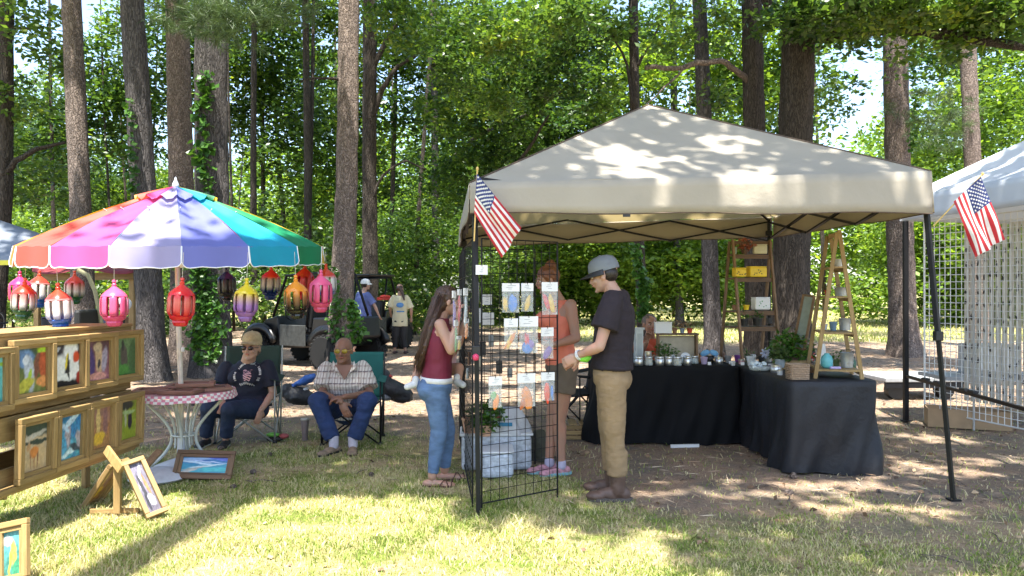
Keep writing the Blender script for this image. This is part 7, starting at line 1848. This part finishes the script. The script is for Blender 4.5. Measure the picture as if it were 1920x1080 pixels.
# --- 7, 8: two people at the buggies
def far_person(label, d, j, lat, f, skin, top, topname, topkw, bottom, botname, to, hair, shoe, hatm=None, bulk=1.0, hat=None, extra=None, hd=None):
    pp = person(label, (j['pelvis'].x, d, 0)); j['anL'].z = .09; j['anR'].z = .09
    hf = hd or f; hu = V(0, 0, 1); hs = hf.cross(hu) * -1
    mb = MB(); head_prims(mb, j['head'], hf, hu, hs, 1.0); body_core(mb, j, lat, bulk, 1.0, f=f)
    hand_prims(mb, j['wrL'], (j['wrL'] - j['elL']), f, 1, .5, 1); hand_prims(mb, j['wrR'], (j['wrR'] - j['elR']), f, 1, .5, -1)
    fuse(mb, 'body', skin, pp, .012, 1)
    mb = MB(); shirt_prims(mb, j, lat, bulk, 1.0, .02, **topkw); fuse(mb, topname, top, pp, .014, 2, .02, .08)
    mb = MB(); pants_prims(mb, j, lat, bulk, 1.0, .014, to, .04); fuse(mb, botname, bottom, pp, .014, 1)
    for S in 'LR':
        mb = MB(); shoe_prims(mb, j['an' + S], f, .27, .045, .06); fuse(mb, 'shoe', shoe, pp, .012, 1)
    rot = Matrix((hs, hf, hu)).transposed(); mb = MB(); mb.ell(j['head'] + hu * .015 - hf * .022, (.082, .09, .085), 14, 10, rot)
    if extra: extra(mb, j)
    fuse(mb, 'hair', hair, pp, .012, 1)
    if hat: cap_hat(pp, j['head'], hf, hu, hs, hat, hat, 1.08, .06)
    return pp
d8 = 18.0; J8 = lambda px, py, dd=0: at(px, py, d8 + dd); f8 = V(.75, .65, 0).normalized(); l8 = V(0, 0, 1).cross(f8)
sc_ = J8(681, 553)
far_person('man in white cap, blue T-shirt and grey shorts walking by the buggies', d8, dict(head=J8(686, 534), shL=sc_ + l8 * .2, shR=sc_ - l8 * .2, chest=J8(682, 568), waist=J8(683, 588), pelvis=J8(686, 602),
    elL=J8(672, 576, .2), wrL=J8(676, 594, .25), elR=J8(703, 574, -.15), wrR=J8(710, 590, -.1), hipL=J8(680, 608, .08), hipR=J8(690, 608, -.08), knL=J8(670, 636, .05), knR=J8(698, 633, -.05), anL=J8(664, 657, .05), anR=J8(706, 657, -.05)), l8, f8, SK_FAIR,
    M('faded_blue_jersey', (.10, .13, .32), .8, 0, .3, 5), 't_shirt', dict(sleeve=.8, hem=.04), simple('grey_shorts_cloth', (.10, .10, .11), .85), 'shorts', .42, H_DARK, simple('grey_shoe', (.25, .23, .22), .7), bulk=1.22, hat=simple('white_cap_cloth', (.6, .62, .64), .7))
d9 = 18.4; J9 = lambda px, py, dd=0: at(px, py, d9 + dd); f9 = V(.1, 1, 0).normalized(); l9 = V(0, 0, 1).cross(f9); sc_ = J9(750, 558)
pw = far_person('woman in cream T-shirt and black leggings standing with her back to the tents', d9, dict(head=J9(750, 541), shL=J9(738, 558), shR=J9(762, 558), chest=J9(750, 571), waist=J9(750, 588), pelvis=J9(750, 602),
    elL=J9(731, 578), wrL=J9(733, 590, .2), elR=J9(771, 580), wrR=J9(771, 596, .1), hipL=J9(744, 608), hipR=J9(756, 608), knL=J9(742, 632), knR=J9(757, 633), anL=J9(740, 655), anR=J9(760, 657)), l9, f9, SK_FAIR,
    M('cream_jersey', (.62, .55, .36), .8, 0, .06, 5), 't_shirt', dict(sleeve=.9, hem=.12), simple('black_leggings', (.012, .012, .014), .7), 'leggings', .9, H_BROWN, simple('dark_shoe', (.06, .03, .03), .7), extra=lambda mb, j: cap_prim(mb, J9(753, 545, -.09), .045, J9(758, 562, -.14), .02), hd=V(.3, .9, 0).normalized())
MB().ell(J9(750, 572, -.16), (.09, .012, .06)).build('back_print', simple('blue_print', (.10, .25, .5), .7), pw, smooth=True, world=True)
MB().box(J9(751, 584, -.165), (.18, .012, .03)).build('back_print', MT['blue_print'], pw, world=True)

# ------------------------------------------------------------------ off road buggies behind the pines
TYRE = M('tyre_rubber', (.008, .008, .008), .85, 0, .2, 20, .3); RIM = simple('dull_alloy', (.28, .28, .29), .35, .6); BODYG = M('grey_panel', (.04, .042, .039), .6, 0, .4, 14, .4)
def wheel(par, c, r=.33, w=.24, ax=(0, 1, 0)):
    rot = Vector(ax).to_track_quat('Z', 'Y').to_matrix(); c = Vector(c)
    o = MB().lathe([(r * .55, -w / 2), (r * .9, -w / 2), (r * .97, -w * .38), (r * .97, w * .38), (r * .9, w / 2), (r * .55, w / 2)], 28, c, rot=rot).build('wheel', TYRE, par, smooth=True, auto=30)
    lg = MB()
    for k_ in range(22):
        a_ = 2 * pi * k_ / 22
        for s_ in (-1, 0, 1):
            q = rot @ V(cos(a_ + s_ * .09) * r * .99, sin(a_ + s_ * .09) * r * .99, s_ * w * .34); rr = rot @ Matrix.Rotation(a_, 3, 'Z')
            lg.box(c + q, (.03, .05, w * .26), rr)
    lg.build('tread_lug', TYRE, o, kind='stuff')
    MB().lathe([(.04, w * .30), (r * .5, w * .34), (r * .56, w * .5), (r * .58, w * .5), (r * .56, -w * .5), (.04, -w * .3)], 20, c, rot=rot).build('rim', RIM, o, smooth=True, auto=30)
    return o
def buggy(label, loc, yaw, roof=True, accent=BODYG):
    t = thing('off_road_buggy', label, 'buggy', loc, yaw)
    for x_ in (-.95, .95):
        for y_ in (-.62, .62): wheel(t, (x_, y_, .33))
    loft = MB(); 
    def hull(y0, y1, prof): 
        n_ = len(prof); loft.add([(x_, y0, z_) for x_, z_ in prof] + [(x_, y1, z_) for x_, z_ in prof], [tuple(range(n_ - 1, -1, -1)), tuple(range(n_, 2 * n_))] + [(i, (i + 1) % n_, n_ + (i + 1) % n_, n_ + i) for i in range(n_)])
    hull(-.48, .48, [(-1.35, .45), (-1.3, .62), (-.9, .92), (-.55, 1.0), (-.45, .55), (.35, .5), (.45, .98), (1.3, 1.0), (1.35, .6), (1.1, .42), (-.9, .34)])
    loft.build('body', MT.get('glossy_black') or M('glossy_black', (.008, .008, .009), .3), t, bevel=.03)
    for s_ in (-1, 1):
        MB().box((-.02, s_ * .56, .62), (.72, .03, .42)).build('door_panel', accent, t, bevel=.02)
        for x_ in (-.95, .95):
            MB().tube([(x_ + cos(a_) * .44, s_ * .6, .36 + sin(a_) * .40) for a_ in [pi * (.08 + .84 * i / 10) for i in range(11)]], .05, 6, sq=2.2).build('fender', M('glossy_black', (.008, .008, .009), .3), t, smooth=True)
        MB().tube([(-.62, s_ * .52, .98), (-.25, s_ * .5, 1.80), (.62, s_ * .5, 1.84), (.98, s_ * .5, 1.0)], .028, 8).build('roll_bar', BLACK, t, smooth=True)
        MB().tube([(.30, s_ * .5, .8), (.45, s_ * .5, 1.83)], .025, 8).build('roll_bar', BLACK, t, smooth=True)
        MB().box((-1.28, s_ * .3, .72), (.04, .2, .09)).build('headlight', GLASS, t, bevel=.01)
        MB().box((.12, s_ * .25, .72), (.42, .42, .12)).build('seat', M('seat_vinyl', (.010, .010, .010), .6), t, bevel=.04); MB().box((.32, s_ * .25, 1.0), (.12, .42, .5), Matrix.Rotation(.15, 3, 'Y')).build('seat_back', MT['seat_vinyl'], t, bevel=.04)
    for x_, z_ in ((-.25, 1.80), (.62, 1.84)): MB().tube([(x_, -.5, z_), (x_, .5, z_)], .026, 8).build('cross_bar', BLACK, t)
    MB().tube([(-.38 + .0, -.25 + cos(a_) * .17, 1.08 + sin(a_) * .17) for a_ in [2 * pi * i / 18 for i in range(19)]], .015, 6).build('steering_wheel', BLACKP, t)
    if roof: MB().box((.18, 0, 1.89), (1.05, 1.15, .05)).build('roof', MT['glossy_black'], t, bevel=.02)
    MB().box((-1.42, 0, .55), (.05, .8, .12)).build('bumper', BLACK, t, bevel=.01)
    return t
MT.get('glossy_black')
buggy('black off road buggy with grey side panel parked left of the straight pine', (gx(590, 15.6), 15.6, 0), radians(-32), roof=False)
buggy('black off road buggy with roof parked right of the straight pine', (gx(672, 19.4), 19.6, 0), radians(62), roof=True)
t = tag(MB().box(at(722, 560, 18.8), (.34, .3, .06)).ell(at(722, 556, 18.8), (.14, .12, .04)).build('red_cushion', simple('signal_red2', (.6, .05, .03), .5)), 'red cushion on the roofed buggy beside the woman in cream', 'cushion')

# ------------------------------------------------------------------ things left of the pines: grey tent corner, red awning, golf cart, motorbike
gt = thing('grey_tent', 'grey canopy tent with yellow trim at the far left behind the umbrella', 'canopy tent', (gx(-60, 9.5), 9.5, 0))
A_, B_, C_ = at(78, 440, 9.5), at(-300, 300, 10.5), at(-300, 490, 8.2); GT = M('grey_tent_cloth', (.20, .23, .28), .7, 0, .1, 4, .2, trans=.15)
mb = MB(); mb.grid(lambda u, v: at(85 - 460 * u, 441 - 150 * u * (1 - v) + 0 * v, 9.5 + 2 * u * 0 + 0).lerp(at(60 - 460 * u, 487 + 8 * u, 8.6), v), 12, 6); mb.build('roof_cloth', GT, gt, smooth=True, world=True, solid=.004)
MB().grid(lambda u, v: at(60 - 460 * u, 487 + 8 * u + 9 * v, 8.6), 12, 1).build('yellow_trim', simple('yellow_trim', (.6, .55, .06), .7), gt, world=True, solid=.004)
for px in (-10, -420): MB().bar((gx(px, 9.0), 9.0, 0), (gx(px, 9.0), 9.0, 1.85), .04, .04).build('leg', BLACK, gt, world=True)
ra = thing('red_awning_stall', 'stall with dark red awning and pale wooden beam behind the pink lanterns', 'stall', (gx(150, 15.0), 15.0, 0))
MB().grid(lambda u, v: at(60 + 190 * u, 488 + 22 * v + 4 * sin(u * 9), 15.5 - 1.2 * v), 14, 3).build('awning', M('dark_red_cloth', (.24, .03, .04), .7, trans=.2), ra, smooth=True, world=True, solid=.005)
MB().bar(at(66, 520, 14.6), at(250, 517, 14.6), .05, .14).build('beam', PINE_X, ra, world=True)
for px in (70, 162, 248): MB().bar((gx(px, 14.7), 14.7, 0), (gx(px, 14.7), 14.7, gz(512, 14.7)), .09, .09).build('post', PINE_Z, ra, world=True)
MB().box((gx(160, 15), 15.0, .72), (1.9, .8, .05)).build('counter', DWOOD, ra, world=True); MB().box((gx(160, 14.7), 14.65, .36), (1.9, .03, .7)).build('skirt', simple('dark_green_cloth', (.02, .05, .035), .8), ra, world=True)
for k_, (px, py, c_) in enumerate(((95, 560, (.05, .05, .06)), (120, 566, (.4, .4, .4)), (228, 566, (.35, .2, .1)), (205, 570, (.08, .1, .2)))):
    t = thing('storage_tub', ['black tub on the counter of the red awning stall', 'pale tub on the counter of the red awning stall', 'brown tub at the right of the stall counter', 'navy tub behind the pink lantern on the stall counter'][k_], 'tub', (gx(px, 15), 15.0, .745))
    MB().box((0, 0, .11), (.26, .3, .22)).build('tub_body', simple('tub_%d' % k_, c_, .5), t, bevel=.03); MB().box((0, 0, .23), (.28, .32, .03)).build('lid', simple('tub_%d' % k_, c_, .5), t, bevel=.01)
def arch(label, pts, d, mat):
    t = thing('curved_pole', label, 'pole', (at(*pts[0], d).x, d, 0)); MB().tube([at(*q, d) for q in pts], .035, 8).build('pole_tube', mat, t, smooth=True, world=True); return t
arch('bent pale green pole curving down behind the pink lantern', [(146, 506), (165, 516), (178, 545), (188, 590), (194, 640), (197, 712)], 12.6, simple('pale_olive', (.25, .23, .12), .6))
# golf cart and scooter glimpsed over the stand
gc = thing('golf_cart', 'white golf cart partly hidden by the display stand and the lanterns', 'golf cart', (gx(75, 12.3), 12.3, 0), radians(8))
WH = M('white_gelcoat', (.55, .57, .60), .25)
mb = MB(); prof = [(-1.0, .35), (-1.02, .6), (-.85, .82), (-.5, .86), (-.42, .45), (.1, .42), (.15, .62), (.9, .68), (1.0, .4)]
n_ = len(prof); mb.add([(x_, -.5, z_) for x_, z_ in prof] + [(x_, .5, z_) for x_, z_ in prof], [tuple(range(n_ - 1, -1, -1)), tuple(range(n_, 2 * n_))] + [(i, (i + 1) % n_, n_ + (i + 1) % n_, n_ + i) for i in range(n_)]); mb.build('body', WH, gc, bevel=.04)
for x_ in (-.68, .62):
    for y_ in (-.46, .46): wheel(gc, (x_, y_, .22), .22, .16)
MB().box((.45, 0, .76), (.5, .9, .12)).build('seat', simple('black_vinyl', (.02, .02, .02), .5), gc, bevel=.04); MB().box((.72, 0, 1.0), (.1, .9, .4)).build('seat_back', MT['black_vinyl'], gc, bevel=.04)
MB().tube([(-.5, -.2 + cos(a_) * .16, 1.0 + sin(a_) * .16) for a_ in [2 * pi * i / 16 for i in range(17)]], .014, 6).build('steering_wheel', BLACKP, gc)
mc = thing('motor_scooter', 'silver motor scooter at the left edge behind the display stand', 'scooter', (gx(15, 11.2), 11.2, 0), radians(-10))
for x_ in (-.55, .55): wheel(mc, (x_, 0, .25), .25, .1)
fuse(MB().ell((.3, 0, .62), (.42, .14, .12)).ell((-.35, 0, .65), (.12, .17, .26)).ell((0, 0, .35), (.45, .12, .06)).ell((-.5, 0, .52), (.18, .08, .06)), 'body', simple('silver_paint', (.4, .42, .45), .25, .4), mc, .02, 3, world=False)
MB().ell((.25, 0, .78), (.36, .13, .06), 14, 8).build('seat', MT['black_vinyl'], mc, smooth=True); MB().tube([(-.4, 0, .3), (-.33, 0, 1.0)], .03, 8).build('steering_column', BLACK, mc); MB().tube([(-.3, -.32, 1.02), (-.34, 0, 1.0), (-.3, .32, 1.02)], .014, 7).build('handlebar', BLACK, mc)
hm = MB(); t = thing('helmet', 'white helmet behind the pink lantern', 'helmet', at(232, 545, 12.0)); MB().ell((0, 0, 0), (.11, .13, .11), 16, 10).build('shell', WH, t, smooth=True); MB().ell((-.03, -.07, -.01), (.09, .08, .05), 12, 8).build('visor', BLACKP, t, smooth=True)
t.location.z = 1.29; MB().tube([(0, 0, -.1), (0, 0, -1.29)], .02, 6).build('stand_rod', BLACK, t)

# ------------------------------------------------------------------ heaps on the ground behind the chairs
def lump(name, label, cat, c, parts, d):
    t = thing(name, label, cat, (gx(c, d), d, 0))
    for nm, mat_, ells, dsp in parts:
        mb = MB()
        for (px, py, rx, ry, rz, tilt) in ells: mb.ell(at(px, py, d), (rx, ry, rz), 14, 10, Matrix.Rotation(tilt, 3, 'Y'))
        fuse(mb, nm, mat_, t, .012, 2, dsp, .05)
    return t
lump('duffel_bag', 'black bag with blue towel and white straps on the ground between the two seated people', 'bag', 562, [
    ('bag_body', simple('black_nylon', (.015, .016, .02), .6), [(560, 742, .20, .15, .10, .2), (540, 732, .10, .12, .08, -.3)], .03),
    ('blue_towel', simple('blue_terry', (.03, .09, .30), .9), [(575, 712, .12, .08, .05, -.5), (548, 726, .12, .06, .03, -.7)], .03),
    ('white_strap', simple('white_nylon', (.5, .52, .53), .6), [(566, 735, .09, .07, .03, -.6), (556, 748, .06, .08, .02, .4)], .02)], 8.9)
lump('backpack', 'black backpack with teal panel leaning behind the teal camp chair', 'bag', 728, [
    ('bag_body', MT['black_nylon'], [(735, 728, .26, .16, .10, .35), (712, 708, .14, .12, .12, .5), (752, 745, .14, .12, .06, .1)], .03),
    ('grey_pocket', simple('grey_nylon', (.25, .27, .32), .7), [(722, 742, .10, .16, .05, .2)], .02),
    ('red_trim', simple('red_nylon', (.35, .04, .03), .6), [(728, 704, .06, .05, .02, .3)], .01)], 9.0)
t = thing('travel_mug', 'steel travel mug standing on the ground between the seated people', 'mug', (gx(572, 7.75), 7.75, 0))
MB().lathe([(.028, 0), (.030, .005), (.032, .10), (.042, .19), (.043, .205), (.035, .207)], 18).build('mug_body', simple('steel_purple', (.32, .27, .29), .3, .5), t, smooth=True, auto=40); MB().lathe([(.042, .205), (.044, .21), (.040, .222), (.01, .225)], 18).build('lid', simple('pale_tin', (.5, .5, .5), .4), t, smooth=True)
t = thing('clutch_purse', 'green and black purse with red sandals lying beside the green chair', 'purse', (gx(516, 7.7), 7.7, 0))
fuse(MB().ell((0, 0, .03), (.09, .06, .03)), 'purse_body', BLACKP, t, .008, 1, .01, .03, world=False); fuse(MB().ell((-.02, -.01, .07), (.07, .04, .022)), 'green_flap', simple('leaf_green', (.15, .42, .06), .5), t, .006, 1, .01, .03, world=False)
fuse(MB().ell((.09, 0, .055), (.05, .05, .025)), 'red_flap', simple('dull_red', (.35, .08, .08), .6), t, .006, 1, .012, .03, world=False)
t = thing('low_crate', 'low pale wooden crate on the ground under the black chair', 'crate', (gx(1082, 7.9), 7.9, 0))
for k_ in range(3): MB().box((0, -.15, .03 + .05 * k_), (.42, .012, .04)).build('slat', PINE_X, t)
for k_ in range(4): MB().box((-.16 + .107 * k_, 0, .16), (.08, .3, .012)).build('slat', PINE_Y, t)
lump('dark_sack', 'dark green sack on the ground behind the wire grid, right of the bins', 'sack', 1010, [('sack_body', simple('olive_sack', (.06, .06, .04), .8), [(1012, 838, .11, .12, .16, 0), (1016, 860, .13, .12, .08, 0)], .03)], 6.9)
